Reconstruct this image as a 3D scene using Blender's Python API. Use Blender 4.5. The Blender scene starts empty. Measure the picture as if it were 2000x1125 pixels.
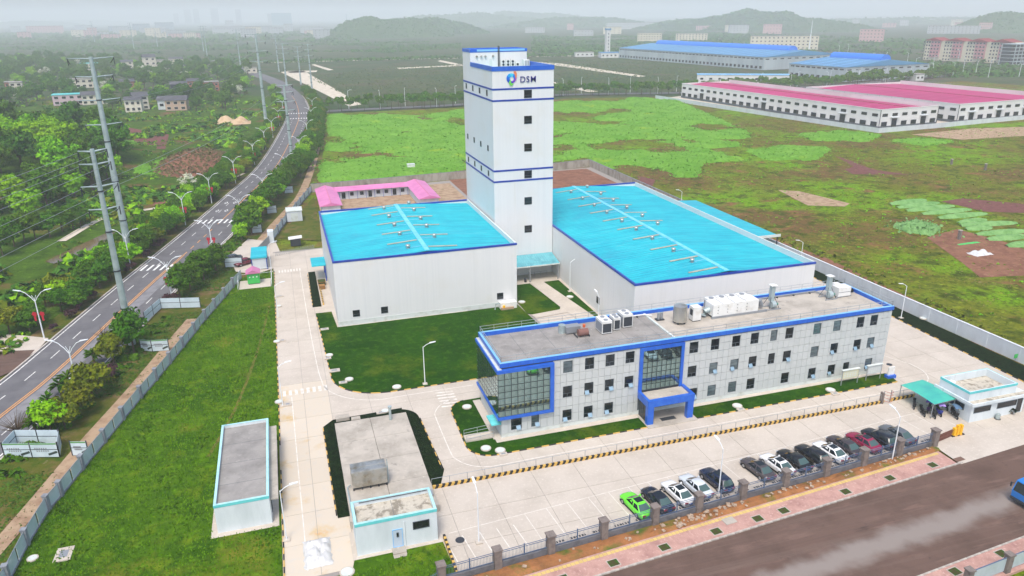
import bpy, math, random
from math import sin, cos, pi, radians, sqrt, atan2, hypot
from mathutils import Vector, Matrix, noise

S = bpy.context.scene
COL = S.collection
random.seed(7)

# ------------------------------------------------------------------ camera
CAM_H = 52.0
FPX = 1440.69                                   # focal length for a 2000 px wide frame
RGT = Vector((0.95416372, -0.29912996, -0.00963629))
UPV = Vector((0.11236053, 0.32819323, 0.93790421))
FWD = Vector((0.27739269, 0.89599691, -0.34676048))
cam = bpy.data.cameras.new('camera'); camo = bpy.data.objects.new('camera', cam); COL.objects.link(camo)
cam.sensor_width = 36.0; cam.lens = FPX / 2000 * 36; cam.clip_start = 0.5; cam.clip_end = 30000
mw = Matrix.Identity(4)
for i in range(3):
    mw[i][0] = RGT[i]; mw[i][1] = UPV[i]; mw[i][2] = -FWD[i]
mw[2][3] = CAM_H
camo.matrix_world = mw
S.camera = camo

# ------------------------------------------------------------------ sky, sun, exposure
SUN_EL, SUN_AZ = radians(61), radians(207)       # azimuth from +Y towards +X
W = bpy.data.worlds.new('World'); S.world = W; W.use_nodes = True
wn = W.node_tree.nodes; wl = W.node_tree.links
bg = wn['Background']; sk = wn.new('ShaderNodeTexSky'); sk.sky_type = 'NISHITA'; sk.sun_disc = False
sk.sun_elevation = SUN_EL; sk.sun_rotation = SUN_AZ; sk.air_density = 1.0; sk.dust_density = 3.2; sk.ozone_density = 1.0
wl.new(sk.outputs[0], bg.inputs[0]); bg.inputs[1].default_value = 0.15
sl = bpy.data.lights.new('sun', 'SUN'); sl.energy = 1.35; sl.angle = radians(16); sl.color = (1.0, 0.95, 0.87)
so = bpy.data.objects.new('sun', sl); COL.objects.link(so)
sd = Vector((sin(SUN_AZ) * cos(SUN_EL), cos(SUN_AZ) * cos(SUN_EL), sin(SUN_EL)))
so.rotation_euler = sd.to_track_quat('Z', 'Y').to_euler(); so.location = (60, 60, 200)
S.view_settings.view_transform = 'Standard'; S.view_settings.look = 'None'
S.view_settings.exposure = 0.7; S.view_settings.gamma = 1.0; S.view_settings.use_curve_mapping = False
S.render.engine = 'CYCLES'
HAZE = 0.00034
S.cycles.use_denoising = True
S.cycles.max_bounces = 6; S.cycles.transparent_max_bounces = 8; S.cycles.volume_bounces = 4

# ------------------------------------------------------------------ helpers
def at(px, py, z=0.0):
    """world point where the sight line through photo pixel (2000x1125) meets height z"""
    d = RGT * ((px - 1000) / FPX) + UPV * (-(py - 562.5) / FPX) + FWD
    t = (z - CAM_H) / d.z
    return Vector((d.x * t, d.y * t, z))

def lin(r, g, b):
    def f(c):
        c /= 255.0
        return c / 12.92 if c <= 0.04045 else ((c + 0.055) / 1.055) ** 2.4
    return (f(r), f(g), f(b), 1.0)

def mat(name, c, layers=(), rough=0.75, bump=0.0, bsc=4.0, metal=0.0, rnd=0.0, spec=0.3, stretch=(1, 1, 1), bstretch=None, hue=0.0, alpha=1.0, wave=None, bdist=0.05, band=None):
    m = bpy.data.materials.new(name); m.use_nodes = True
    n = m.node_tree.nodes; l = m.node_tree.links; b = n['Principled BSDF']
    b.inputs['Roughness'].default_value = rough; b.inputs['Metallic'].default_value = metal
    b.inputs['Specular IOR Level'].default_value = .02 if rough >= .84 and not metal else spec
    tc = n.new('ShaderNodeTexCoord')
    out = None
    rgb = n.new('ShaderNodeRGB'); rgb.outputs[0].default_value = c; out = rgb.outputs[0]
    for ly in layers:
        col, sc, lo, hi = ly[:4]; st = ly[4] if len(ly) > 4 else stretch
        mp = n.new('ShaderNodeMapping'); mp.inputs['Scale'].default_value = st
        mp.inputs['Location'].default_value = (random.uniform(0, 90), random.uniform(0, 90), 0)
        l.new(tc.outputs['Object'], mp.inputs[0])
        nz = n.new('ShaderNodeTexNoise'); nz.inputs['Scale'].default_value = sc; nz.inputs['Detail'].default_value = 6; nz.inputs['Roughness'].default_value = 0.62
        l.new(mp.outputs[0], nz.inputs['Vector'])
        mr = n.new('ShaderNodeMapRange'); mr.inputs[1].default_value = lo; mr.inputs[2].default_value = hi
        l.new(nz.outputs['Fac'], mr.inputs[0])
        mx = n.new('ShaderNodeMix'); mx.data_type = 'RGBA'
        l.new(mr.outputs[0], mx.inputs[0]); l.new(out, mx.inputs[6]); mx.inputs[7].default_value = col
        out = mx.outputs[2]
    if band:                                    # stain along a straight line: (direction xyz, offset, half width, softness, noise size, noise scale, colour)
        dv, of_, hw, sf, na, ns, bc = band
        dp = n.new('ShaderNodeVectorMath'); dp.operation = 'DOT_PRODUCT'; dp.inputs[1].default_value = dv; l.new(tc.outputs['Object'], dp.inputs[0])
        nz = n.new('ShaderNodeTexNoise'); nz.inputs['Scale'].default_value = ns; nz.inputs['Detail'].default_value = 5; l.new(tc.outputs['Object'], nz.inputs['Vector'])
        m1 = n.new('ShaderNodeMath'); m1.operation = 'MULTIPLY_ADD'; m1.inputs[1].default_value = na; l.new(nz.outputs['Fac'], m1.inputs[0]); l.new(dp.outputs['Value'], m1.inputs[2])
        m2 = n.new('ShaderNodeMath'); m2.operation = 'SUBTRACT'; m2.inputs[1].default_value = of_ + na * .5; l.new(m1.outputs[0], m2.inputs[0])
        m3 = n.new('ShaderNodeMath'); m3.operation = 'ABSOLUTE'; l.new(m2.outputs[0], m3.inputs[0])
        mr = n.new('ShaderNodeMapRange'); mr.interpolation_type = 'SMOOTHSTEP'; mr.inputs[1].default_value = hw + sf; mr.inputs[2].default_value = hw; l.new(m3.outputs[0], mr.inputs[0])
        mx = n.new('ShaderNodeMix'); mx.data_type = 'RGBA'; l.new(mr.outputs[0], mx.inputs[0]); l.new(out, mx.inputs[6]); mx.inputs[7].default_value = bc; out = mx.outputs[2]
    if rnd or hue:
        oi = n.new('ShaderNodeObjectInfo'); hs = n.new('ShaderNodeHueSaturation')
        mv = n.new('ShaderNodeMapRange'); mv.inputs[3].default_value = 1 - rnd; mv.inputs[4].default_value = 1 + rnd
        l.new(oi.outputs['Random'], mv.inputs[0]); l.new(mv.outputs[0], hs.inputs['Value'])
        if hue:
            ml = n.new('ShaderNodeMath'); ml.operation = 'MULTIPLY'; ml.inputs[1].default_value = 7.31
            fr = n.new('ShaderNodeMath'); fr.operation = 'FRACT'
            mh = n.new('ShaderNodeMapRange'); mh.inputs[3].default_value = 0.5 - hue; mh.inputs[4].default_value = 0.5 + hue
            l.new(oi.outputs['Random'], ml.inputs[0]); l.new(ml.outputs[0], fr.inputs[0]); l.new(fr.outputs[0], mh.inputs[0]); l.new(mh.outputs[0], hs.inputs['Hue'])
        l.new(out, hs.inputs['Color']); out = hs.outputs[0]
    l.new(out, b.inputs['Base Color'])
    hgt = None
    if bump:
        mp = n.new('ShaderNodeMapping'); mp.inputs['Scale'].default_value = bstretch or stretch
        l.new(tc.outputs['Object'], mp.inputs[0])
        nz = n.new('ShaderNodeTexNoise'); nz.inputs['Scale'].default_value = bsc; nz.inputs['Detail'].default_value = 5
        l.new(mp.outputs[0], nz.inputs['Vector'])
        bp = n.new('ShaderNodeBump'); bp.inputs['Strength'].default_value = bump; bp.inputs['Distance'].default_value = bdist
        l.new(nz.outputs['Fac'], bp.inputs['Height']); l.new(bp.outputs[0], b.inputs['Normal'])
    if wave:                                    # ribs of profiled sheet: (scale, (x, y, z) direction weights, strength)
        mp = n.new('ShaderNodeVectorMath'); mp.operation = 'DOT_PRODUCT'; mp.inputs[1].default_value = wave[1]
        l.new(tc.outputs['Object'], mp.inputs[0])
        ms = n.new('ShaderNodeMath'); ms.operation = 'MULTIPLY'; ms.inputs[1].default_value = wave[0]
        sn = n.new('ShaderNodeMath'); sn.operation = 'SINE'
        l.new(mp.outputs['Value'], ms.inputs[0]); l.new(ms.outputs[0], sn.inputs[0])
        bp2 = n.new('ShaderNodeBump'); bp2.inputs['Strength'].default_value = wave[2]; bp2.inputs['Distance'].default_value = 0.03
        l.new(sn.outputs[0], bp2.inputs['Height'])
        if bump: l.new(bp.outputs[0], bp2.inputs['Normal'])
        l.new(bp2.outputs[0], b.inputs['Normal'])
    if alpha < 1: b.inputs['Alpha'].default_value = alpha
    return m

ORG = {}
class MB:
    """collects faces; build() links them as ONE mesh object"""
    def __init__(s): s.v = []; s.f = []
    def add(s, vs, fs):
        o = len(s.v); s.v += [tuple(p) for p in vs]; s.f += [tuple(i + o for i in q) for q in fs]; return s
    def box(s, x0, y0, z0, x1, y1, z1):
        return s.add([(x0, y0, z0), (x1, y0, z0), (x1, y1, z0), (x0, y1, z0), (x0, y0, z1), (x1, y0, z1), (x1, y1, z1), (x0, y1, z1)],
                     [(3, 2, 1, 0), (4, 5, 6, 7), (0, 1, 5, 4), (1, 2, 6, 5), (2, 3, 7, 6), (3, 0, 4, 7)])
    def prism(s, pts, z0, z1):
        n = len(pts)
        a = sum(pts[i][0] * pts[(i + 1) % n][1] - pts[(i + 1) % n][0] * pts[i][1] for i in range(n))
        if a < 0: pts = list(pts)[::-1]
        return s.add([(p[0], p[1], z0) for p in pts] + [(p[0], p[1], z1) for p in pts],
                     [tuple(range(n - 1, -1, -1)), tuple(range(n, 2 * n))] + [(i, (i + 1) % n, n + (i + 1) % n, n + i) for i in range(n)])
    def bar(s, p, q, w, h=None):
        """square bar from p to q"""
        p = Vector(p); q = Vector(q); h = h or w; d = (q - p)
        if d.length < 1e-6: return s
        d.normalize(); u = Vector((0, 0, 1)) if abs(d.z) < .95 else Vector((0, 1, 0))
        a = d.cross(u).normalized() * (w / 2); b = a.cross(d).normalized() * (h / 2)
        return s.add([p - a - b, p + a - b, p + a + b, p - a + b, q - a - b, q + a - b, q + a + b, q - a + b],
                     [(0, 1, 2, 3), (7, 6, 5, 4), (4, 5, 1, 0), (5, 6, 2, 1), (6, 7, 3, 2), (7, 4, 0, 3)])
    def tube(s, pts, r, n=6, r1=None):
        pts = [Vector(p) for p in pts]; m = len(pts); vs = []
        for i, p in enumerate(pts):
            d = (pts[min(i + 1, m - 1)] - pts[max(i - 1, 0)]).normalized()
            u = Vector((0, 0, 1)) if abs(d.z) < .9 else Vector((1, 0, 0))
            a = d.cross(u).normalized(); b = a.cross(d).normalized()
            rr = r if r1 is None else r + (r1 - r) * i / (m - 1)
            vs += [p + (a * cos(2 * pi * k / n) + b * sin(2 * pi * k / n)) * rr for k in range(n)]
        fs = [(i * n + k, i * n + (k + 1) % n, (i + 1) * n + (k + 1) % n, (i + 1) * n + k) for i in range(m - 1) for k in range(n)]
        return s.add(vs, fs + [tuple(range(n - 1, -1, -1)), tuple((m - 1) * n + k for k in range(n))])
    def cyl(s, x, y, z0, z1, r, r1=None, n=12):
        return s.tube([(x, y, z0), (x, y, z1)], r, n, r1)
    def quad(s, a, b, c, d): return s.add([a, b, c, d], [(0, 1, 2, 3)])
    def xf(s, loc=(0, 0, 0), rz=0):
        c, q = cos(rz), sin(rz)
        s.v = [(x * c - y * q + loc[0], x * q + y * c + loc[1], z + loc[2]) for x, y, z in s.v]; return s
    def mesh(s, name, m, smooth=False, org=(0, 0, 0)):
        me = bpy.data.meshes.new(name)
        me.from_pydata([(x - org[0], y - org[1], z - org[2]) for x, y, z in s.v], [], s.f)
        for mm in (m if isinstance(m, (list, tuple)) else [m]): me.materials.append(mm)
        if smooth: me.polygons.foreach_set('use_smooth', [True] * len(me.polygons))
        me.update(); return me
    def build(s, name, m, parent=None, smooth=False, **tags):
        """vertices are in the parent thing's WORLD frame (unrotated) unless the parent was made with local=True"""
        org = ORG.get(parent.name, (0, 0, 0)) if parent else (0, 0, 0)
        return put(name, s.mesh(name, m, smooth, org), parent, **tags)

def put(name, me, parent=None, loc=None, rz=None, label=None, cat=None, group=None, kind=None):
    o = bpy.data.objects.new(name, me); COL.objects.link(o)
    if parent: o.parent = parent; ORG[o.name] = ORG.get(parent.name, (0, 0, 0))
    if loc is not None: o.location = loc
    if rz is not None: o.rotation_euler = (0, 0, rz)
    tag(o, label, cat, group, kind); return o

def tag(o, label=None, cat=None, group=None, kind=None):
    for k, v in (('label', label), ('category', cat), ('group', group), ('kind', kind)):
        if v: o[k] = v
    return o

def thing(name, label, cat, loc=(0, 0, 0), rz=0.0, group=None, local=False):
    o = bpy.data.objects.new(name, None); COL.objects.link(o); o.location = loc; o.rotation_euler = (0, 0, rz)
    o.empty_display_size = 0.5
    ORG[o.name] = (0, 0, 0) if local else tuple(loc)
    return tag(o, label, cat, group)

def copy_tree(o, loc=None, rz=None, label=None, group=None, scale=None, parent=None):
    c = o.copy(); COL.objects.link(c)
    if parent: c.parent = parent
    if loc is not None: c.location = loc
    if rz is not None: c.rotation_euler = (0, 0, rz)
    if scale is not None: c.scale = scale if isinstance(scale, (tuple, list)) else (scale,) * 3
    if label: c['label'] = label
    if group: c['group'] = group
    for ch in KIDS.get(o.name, ()): copy_tree(ch, parent=c)
    return c
KIDS = {}
def freeze(o):
    """remember a prototype's children (Object.children is slow in big files)"""
    KIDS[o.name] = list(o.children)
    for ch in KIDS[o.name]: freeze(ch)
    return o
def ordinal(i): return ['first', 'second', 'third', 'fourth', 'fifth', 'sixth', 'seventh', 'eighth', 'ninth', 'tenth', 'eleventh', 'twelfth', 'thirteenth', 'fourteenth', 'fifteenth', 'sixteenth', 'seventeenth', 'eighteenth', 'nineteenth', 'twentieth'][i]

def catmull(pts, step=3.0):
    P = [Vector((p[0], p[1], 0)) for p in pts]; out = []
    P = [P[0] * 2 - P[1]] + P + [P[-1] * 2 - P[-2]]
    for i in range(1, len(P) - 2):
        n = max(2, int((P[i + 1] - P[i]).length / step))
        for k in range(n):
            t = k / n; a, b, c, d = P[i - 1:i + 3]
            out.append(0.5 * ((2 * b) + (c - a) * t + (2 * a - 5 * b + 4 * c - d) * t * t + (3 * b - a - 3 * c + d) * t ** 3))
    out.append(P[-2]); return out
class Path:
    def __init__(s, pts, step=3.0):
        s.p = catmull(pts, step); s.s = [0.0]
        for a, b in zip(s.p, s.p[1:]): s.s.append(s.s[-1] + (b - a).length)
        s.len = s.s[-1]
    def pos(s, d, off=0.0):
        """point at distance d, off metres to the right"""
        d = min(max(d, 0), s.len - 1e-4); lo, hi = 0, len(s.s) - 1
        while hi - lo > 1:
            m = (lo + hi) // 2
            if s.s[m] <= d: lo = m
            else: hi = m
        t = (d - s.s[lo]) / (s.s[hi] - s.s[lo]); a, b = s.p[lo], s.p[hi]
        q = a.lerp(b, t); i0, i1 = max(lo - 1, 0), min(hi + 1, len(s.p) - 1)
        dr = (s.p[i1] - s.p[i0]).normalized()
        return Vector((q.x + dr.y * off, q.y - dr.x * off, 0)), atan2(dr.y, dr.x)
    def at_y(s, y):
        for i, p in enumerate(s.p):
            if p.y >= y: return s.s[i]
        return s.len
    def strip(s, o0, o1, z, d0=0, d1=None, step=4.0, mb=None, h=0.0):
        mb = mb or MB(); d1 = s.len if d1 is None else d1; n = max(1, int((d1 - d0) / step)); vs = []; fs = []
        for i in range(n + 1):
            d = d0 + (d1 - d0) * i / n; a = s.pos(d, o0)[0]; b = s.pos(d, o1)[0]
            vs += [(a.x, a.y, z), (b.x, b.y, z)]
            if h: vs += [(a.x, a.y, z - h), (b.x, b.y, z - h)]
        k = 4 if h else 2
        for i in range(n):
            j = i * k; fs.append((j, j + 1, j + k + 1, j + k))
            if h: fs += [(j + 2, j, j + k, j + k + 2), (j + 1, j + 3, j + k + 3, j + k + 1)]
        return mb.add(vs, fs)
# ------------------------------------------------------------------ materials
K = lin
m_white = mat('white_wall_sheet', K(222, 222, 221), [(K(215, 216, 216), 2.6, .42, .8, (1, 1, .012)), (K(216, 213, 205), .12, .5, .8), (K(206, 202, 192), .5, .66, .85, (1, 1, .05))], rough=.5, wave=(21, (1, 1, 0), .05))
m_whitep = mat('white_painted_render', K(212, 220, 223), [(K(186, 196, 198), .5, .45, .8, (1, 1, .25)), (K(175, 172, 160), 1.3, .62, .8, (1, 1, .1))], rough=.8, bump=.1, bsc=12)
m_plinth = mat('pale_plinth', K(205, 212, 208), [(K(175, 176, 165), .8, .5, .8)], rough=.8)
m_broof = mat('cyan_roof_sheet', K(34, 182, 194), [(K(20, 162, 182), .25, .4, .75), (K(14, 148, 172), 1.0, .48, .68, (.05, 2.6, 1)), (K(96, 196, 208), .8, .56, .8, (.04, 3.4, 1)), (K(50, 142, 172), .06, .56, .74), (K(120, 180, 186), .9, .64, .78, (.2, 1.2, 1))], rough=.5, spec=.25, bump=.25, bsc=2.0, bstretch=(.3, 3, 1))
m_trim = mat('deep_blue_trim', K(20, 52, 150), [(K(34, 74, 172), 1.2, .4, .7)], rough=.35, spec=.5)
m_oblue = mat('bright_blue_cladding', K(28, 92, 196), [(K(52, 116, 208), .8, .45, .8)], rough=.3, spec=.5)
m_lblue = mat('light_blue_cap', K(130, 190, 235), rough=.4)
m_panel = mat('pale_grey_cladding', K(196, 200, 199), [(K(186, 191, 191), .6, .4, .75)], rough=.4, rnd=.03, spec=.4)
m_joint = mat('dark_joint', K(92, 98, 102), rough=.8)
m_glassw = mat('dark_window_glass', K(52, 64, 72), [(K(20, 28, 34), .7, .4, .6)], rough=.06, metal=.55, spec=.7, rnd=.35)
m_glassb = mat('window_glass_with_blind', K(112, 128, 134), [(K(84, 98, 104), 1.2, .4, .6, (1, 1, 4))], rough=.12, metal=.3, spec=.6, rnd=.2)
m_curt = mat('coated_curtain_glass', K(146, 172, 172), [(K(118, 146, 148), .5, .4, .65)], rough=.025, metal=.9, spec=.8, rnd=.06)
m_wframe = mat('dark_window_frame', K(78, 86, 92), rough=.5)
m_tglass = mat('black_window_glass', K(30, 34, 38), rough=.08, metal=.3, spec=.6)
m_roofc = mat('weathered_roof_concrete', K(186, 178, 166), [(K(156, 149, 138), .35, .4, .7), (K(128, 124, 118), .9, .6, .8), (K(204, 196, 184), 2.5, .6, .75)], rough=.9, bump=.2, bsc=6)
m_roofd = mat('grey_roof_membrane', K(156, 152, 147), [(K(130, 127, 123), .4, .4, .7), (K(182, 178, 172), 2.2, .6, .8), (K(120, 118, 114), 1.1, .62, .8)], rough=.85, bump=.15, bsc=5)
m_roofm = mat('mottled_old_roof', K(192, 184, 168), [(K(140, 132, 118), 1.0, .48, .6), (K(210, 202, 188), 3, .58, .7), (K(112, 106, 96), .5, .62, .75)], rough=.95, bump=.3, bsc=5)
m_conc = mat('pale_yard_concrete', K(196, 186, 173), [(K(180, 170, 157), .22, .42, .72), (K(190, 182, 172), 1.1, .62, .85, (1, .25, 1)), (K(210, 202, 190), 3.0, .55, .75)], rough=.85, rnd=.02, bump=.08, bsc=10)
m_concw = mat('stained_lane_concrete', K(204, 192, 174), [(K(198, 168, 114), .18, .56, .72), (K(206, 150, 110), .25, .66, .8), (K(196, 190, 180), 1.2, .5, .8)], rough=.85, rnd=.03, bump=.08, bsc=10)
m_jointc = mat('slab_joint_filler', K(150, 144, 138), rough=.9)
m_wline = mat('white_road_paint', K(236, 236, 232), [(K(190, 190, 186), 2.0, .55, .75)], rough=.7)
m_wline2 = mat('worn_white_paint', K(228, 226, 220), [(K(170, 168, 164), 1.5, .5, .65)], rough=.75)
m_yardline = mat('faded_yard_line', K(222, 217, 208), [(K(200, 192, 180), 1.5, .45, .65)], rough=.8)
m_yline = mat('orange_yellow_road_paint', K(226, 160, 84), [(K(190, 140, 96), 1.2, .5, .75)], rough=.75)
m_kyel = mat('yellow_kerb_paint', K(206, 168, 88), [(K(176, 150, 104), 2, .55, .75)], rough=.8)
m_kblk = mat('black_kerb_paint', K(46, 44, 44), rough=.8)
m_asph = mat('grey_worn_asphalt', K(112, 111, 113), [(K(98, 97, 100), .3, .4, .7), (K(128, 127, 128), .5, .55, .8, (.3, .3, 1))], rough=.9, bump=.25, bsc=14)
m_asph2 = mat('brown_dusty_asphalt', K(106, 86, 77), [(K(92, 75, 67), .25, .42, .7), (K(126, 102, 92), .8, .55, .75, (.2, 1, 1)), (K(84, 70, 64), 1.6, .6, .78), (K(72, 62, 58), .4, .66, .76, (.3, 1.4, 1)), (K(118, 101, 92), .9, .5, .85, (.025, 1.3, 1)), (K(92, 77, 70), 1.1, .56, .9, (.03, 1.5, 1))], rough=.9, bump=.25, bsc=14, band=((-.083, 1, 0), 44.0, .3, 1.9, 3.0, .34, K(140, 130, 123)))
m_dust = mat('pale_dust_wash', K(176, 174, 170), [(K(150, 144, 140), .5, .4, .7, (.3, 1, 1))], rough=.95)
m_lawn = mat('mown_lawn', K(74, 108, 12), [(K(52, 88, 8), .1, .42, .6), (K(104, 126, 22), .3, .52, .7), (K(42, 74, 6), 1.3, .5, .7), (K(128, 126, 40), .07, .56, .72), (K(98, 138, 22), .7, .56, .74)], rough=.95, bump=.9, bsc=7, bdist=.12)
m_lawn2 = mat('dark_lawn', K(36, 76, 2), [(K(22, 60, 1), .14, .4, .65), (K(58, 94, 6), .8, .5, .72), (K(88, 102, 14), .08, .54, .7), (K(24, 58, 1), 2.2, .54, .72)], rough=.95, bump=.9, bsc=7, bdist=.12)
m_hedge = mat('dark_ground_cover', K(24, 42, 16), [(K(14, 28, 10), 1.2, .4, .6), (K(44, 66, 26), 3.5, .55, .8)], rough=.9, bump=1, bsc=5, bdist=.3)
m_field = mat('rough_field_ground', K(104, 110, 28), [(K(108, 82, 50), .03, .46, .58), (K(106, 146, 14), .022, .5, .61), (K(132, 90, 64), .1, .55, .66), (K(60, 72, 16), .22, .5, .64), (K(134, 146, 34), .5, .56, .72), (K(66, 80, 18), 1.4, .5, .66), (K(142, 108, 74), .35, .64, .74)], rough=1, bump=.8, bsc=1.5, bdist=.3)
m_scrub = mat('far_scrub_ground', K(74, 84, 56), [(K(56, 78, 46), .012, .42, .6), (K(92, 82, 66), .03, .5, .66), (K(50, 62, 40), .15, .5, .7), (K(82, 108, 60), .4, .58, .76)], rough=1, bump=.8, bsc=.6, bdist=.6)
m_soil = mat('red_brown_soil', K(138, 98, 78), [(K(112, 76, 62), .3, .42, .66), (K(160, 124, 98), 1.0, .56, .74)], rough=1, bump=.6, bsc=3, bdist=.15)
m_soil2 = mat('pale_trodden_soil', K(172, 148, 122), [(K(140, 112, 90), .5, .45, .68), (K(104, 112, 56), .3, .6, .72)], rough=1, bump=.5, bsc=3, bdist=.1)
m_ploughed = mat('ploughed_maroon_soil', K(118, 78, 74), [(K(94, 62, 58), .8, .45, .7), (K(134, 104, 86), 2.0, .58, .76)], rough=1, wave=(3.2, (.94, .34, 0), .9))
m_verge = mat('weedy_verge', K(88, 92, 34), [(K(120, 98, 68), .15, .5, .66), (K(58, 84, 18), .4, .48, .66), (K(150, 138, 116), .8, .64, .78)], rough=1, bump=.7, bsc=3, bdist=.2)
m_crop = mat('bright_green_crop', K(112, 162, 52), [(K(94, 148, 38), .08, .42, .64), (K(132, 178, 78), .5, .52, .76), (K(60, 108, 26), .9, .56, .72), (K(156, 178, 40), .04, .62, .74)], rough=.95, bump=1, bsc=2.5, bdist=.5)
m_crop2 = mat('grey_green_crop_rows', K(128, 170, 104), [(K(98, 144, 78), .5, .42, .66), (K(152, 188, 128), 2, .55, .76)], rough=.95, bump=1, bsc=3, bdist=.3)
m_conwall = mat('stained_concrete_wall', K(170, 162, 150), [(K(128, 118, 106), .4, .45, .7, (1, 1, .3)), (K(90, 84, 76), .25, .6, .78)], rough=.95)
m_greyw = mat('pale_grey_boundary_wall', K(206, 212, 216), [(K(186, 190, 194), .3, .45, .75, (1, 1, .4))], rough=.8)
m_grey = mat('grey_painted_steel', K(150, 154, 158), rough=.5, metal=.3)
m_steel = mat('galvanised_steel', K(176, 190, 190), [(K(150, 164, 164), .6, .45, .7)], rough=.45, metal=.35)
m_lampw = mat('white_lamp_paint', K(226, 230, 232), rough=.4)
m_dark = mat('dark_steel', K(56, 60, 66), rough=.6)
m_black = mat('black_rubber', K(26, 26, 28), rough=.8)
m_stone = mat('grey_fence_stone', K(132, 122, 116), [(K(104, 96, 92), 1.5, .45, .7)], rough=.9, bump=.3, bsc=9)
m_lowwall = mat('dark_grey_low_wall', K(112, 112, 116), [(K(84, 84, 88), .8, .45, .7)], rough=.9)
m_rail = mat('slate_blue_railing', K(92, 112, 140), rough=.5, metal=.2)
m_fpan = mat('pale_site_panel', K(206, 220, 226), [(K(182, 198, 204), .5, .45, .75)], rough=.35)
m_fglass = mat('clear_fence_panel', K(200, 216, 222), [(K(180, 198, 200), .6, .45, .75)], rough=.2, alpha=.72)
m_fpost = mat('grey_fence_pier', K(140, 144, 150), [(K(118, 120, 126), 1.5, .45, .7)], rough=.85)
m_brick = mat('pink_pavers', K(186, 148, 136), [(K(160, 122, 114), .6, .42, .7), (K(204, 172, 160), 3.2, .55, .72), (K(150, 122, 114), .25, .6, .76)], rough=.9, bump=.5, bsc=16, rnd=.05)
m_tact = mat('yellow_tactile_pavers', K(206, 180, 110), [(K(184, 150, 100), 1.6, .5, .7)], rough=.9, rnd=.08)
m_kerb = mat('kerb_stone', K(186, 178, 168), [(K(150, 142, 134), 1.0, .5, .72)], rough=.9, rnd=.05)
m_pitsoil = mat('tree_pit_soil', K(74, 70, 44), [(K(56, 92, 34), 2.2, .48, .6)], rough=1, bump=.8, bsc=8)
m_teal = mat('turquoise_edge_band', K(108, 206, 206), [(K(86, 186, 190), .8, .45, .7)], rough=.6)
m_green_roof = mat('sea_green_shelter_sheet', K(70, 182, 160), [(K(54, 160, 152), .4, .42, .7), (K(90, 206, 184), .25, .6, .74)], rough=.4, spec=.5)
m_canopy = mat('faded_blue_canopy_sheet', K(104, 176, 186), [(K(76, 146, 160), .5, .42, .7), (K(160, 208, 210), 2.0, .6, .76, (3, .3, 1))], rough=.5)
m_pinkroof = mat('pink_roof_sheet', K(214, 128, 176), [(K(196, 110, 160), .3, .42, .7)], rough=.5)
m_magroof = mat('magenta_roof_sheet', K(184, 14, 100), [(K(166, 10, 88), .03, .42, .66), (K(196, 36, 114), .2, .58, .76)], rough=.5)
m_pinkseam = mat('pale_pink_seam', K(206, 120, 150), rough=.6)
m_bhall = mat('hall_blue_roof', K(84, 142, 182), [(K(70, 126, 172), .05, .42, .66)], rough=.5)
m_hallgrey = mat('hall_grey_sheet', K(176, 186, 188), [(K(158, 168, 172), .1, .42, .66, (1, 1, .1))], rough=.6)
m_villw = mat('village_white_render', K(212, 204, 188), [(K(176, 168, 150), .3, .5, .75)], rough=.9, rnd=.06)
m_villbrick = mat('village_red_brick', K(162, 98, 82), [(K(138, 82, 70), .6, .45, .7)], rough=.95)
m_tile = mat('dark_roof_tile', K(92, 92, 98), [(K(74, 74, 80), .5, .45, .7), (K(112, 108, 104), 1.6, .58, .76)], rough=.9, wave=(14, (1, 1, 0), .6))
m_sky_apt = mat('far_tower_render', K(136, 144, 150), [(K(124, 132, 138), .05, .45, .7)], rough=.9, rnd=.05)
m_pinkapt = mat('rose_apartment_render', K(186, 132, 138), rough=.9)
m_creamapt = mat('cream_apartment_render', K(206, 198, 176), rough=.9)
m_redroof = mat('brown_red_roof', K(140, 70, 72), rough=.9)
m_bark = mat('tree_bark', K(104, 88, 72), [(K(78, 66, 54), 3, .45, .7)], rough=.95)
m_water = mat('muddy_pond_water', K(112, 92, 62), [(K(96, 80, 52), .1, .45, .7)], rough=.12, spec=.5)
m_path = mat('pale_dirt_track', K(206, 196, 178), [(K(180, 166, 146), .3, .45, .7)], rough=1)
m_red = mat('lantern_red', K(178, 34, 50), rough=.6)
m_stain = mat('stainless_tank_steel', K(196, 194, 186), [(K(150, 142, 124), .6, .48, .72)], rough=.3, metal=.75)
m_acw = mat('white_unit_casing', K(226, 226, 222), [(K(200, 196, 186), .8, .5, .75)], rough=.5, rnd=.03)
m_yellow = mat('gate_motor_yellow', K(240, 180, 30), rough=.5)
m_kiosk = mat('transformer_green', K(70, 186, 90), [(K(56, 160, 76), 1, .45, .7)], rough=.5)
m_tarp = mat('white_tarpaulin', K(206, 206, 204), [(K(170, 170, 168), 1.2, .5, .75)], rough=.6, bump=.6, bsc=3, bdist=.15)
m_rubble = mat('broken_stone', K(176, 156, 136), [(K(140, 118, 100), 1.5, .45, .7)], rough=1, rnd=.12)

# ------------------------------------------------------------------ ground and roads
def sheet(name, pts, z, m, kind='structure', parent=None, h=0.0, **k):
    mb = MB()
    if h: mb.prism([(p[0], p[1]) for p in pts], z - h, z)
    else:
        n = len(pts); a = sum(pts[i][0] * pts[(i + 1) % n][1] - pts[(i + 1) % n][0] * pts[i][1] for i in range(n))
        q = list(pts) if a > 0 else list(pts)[::-1]
        mb.add([(p[0], p[1], z) for p in q], [tuple(range(n))])
    return mb.build(name, m, parent, kind=kind if not parent else None, **k)
def pxs(L, z=0.0): return [at(x, y, z) for x, y in L]

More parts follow.
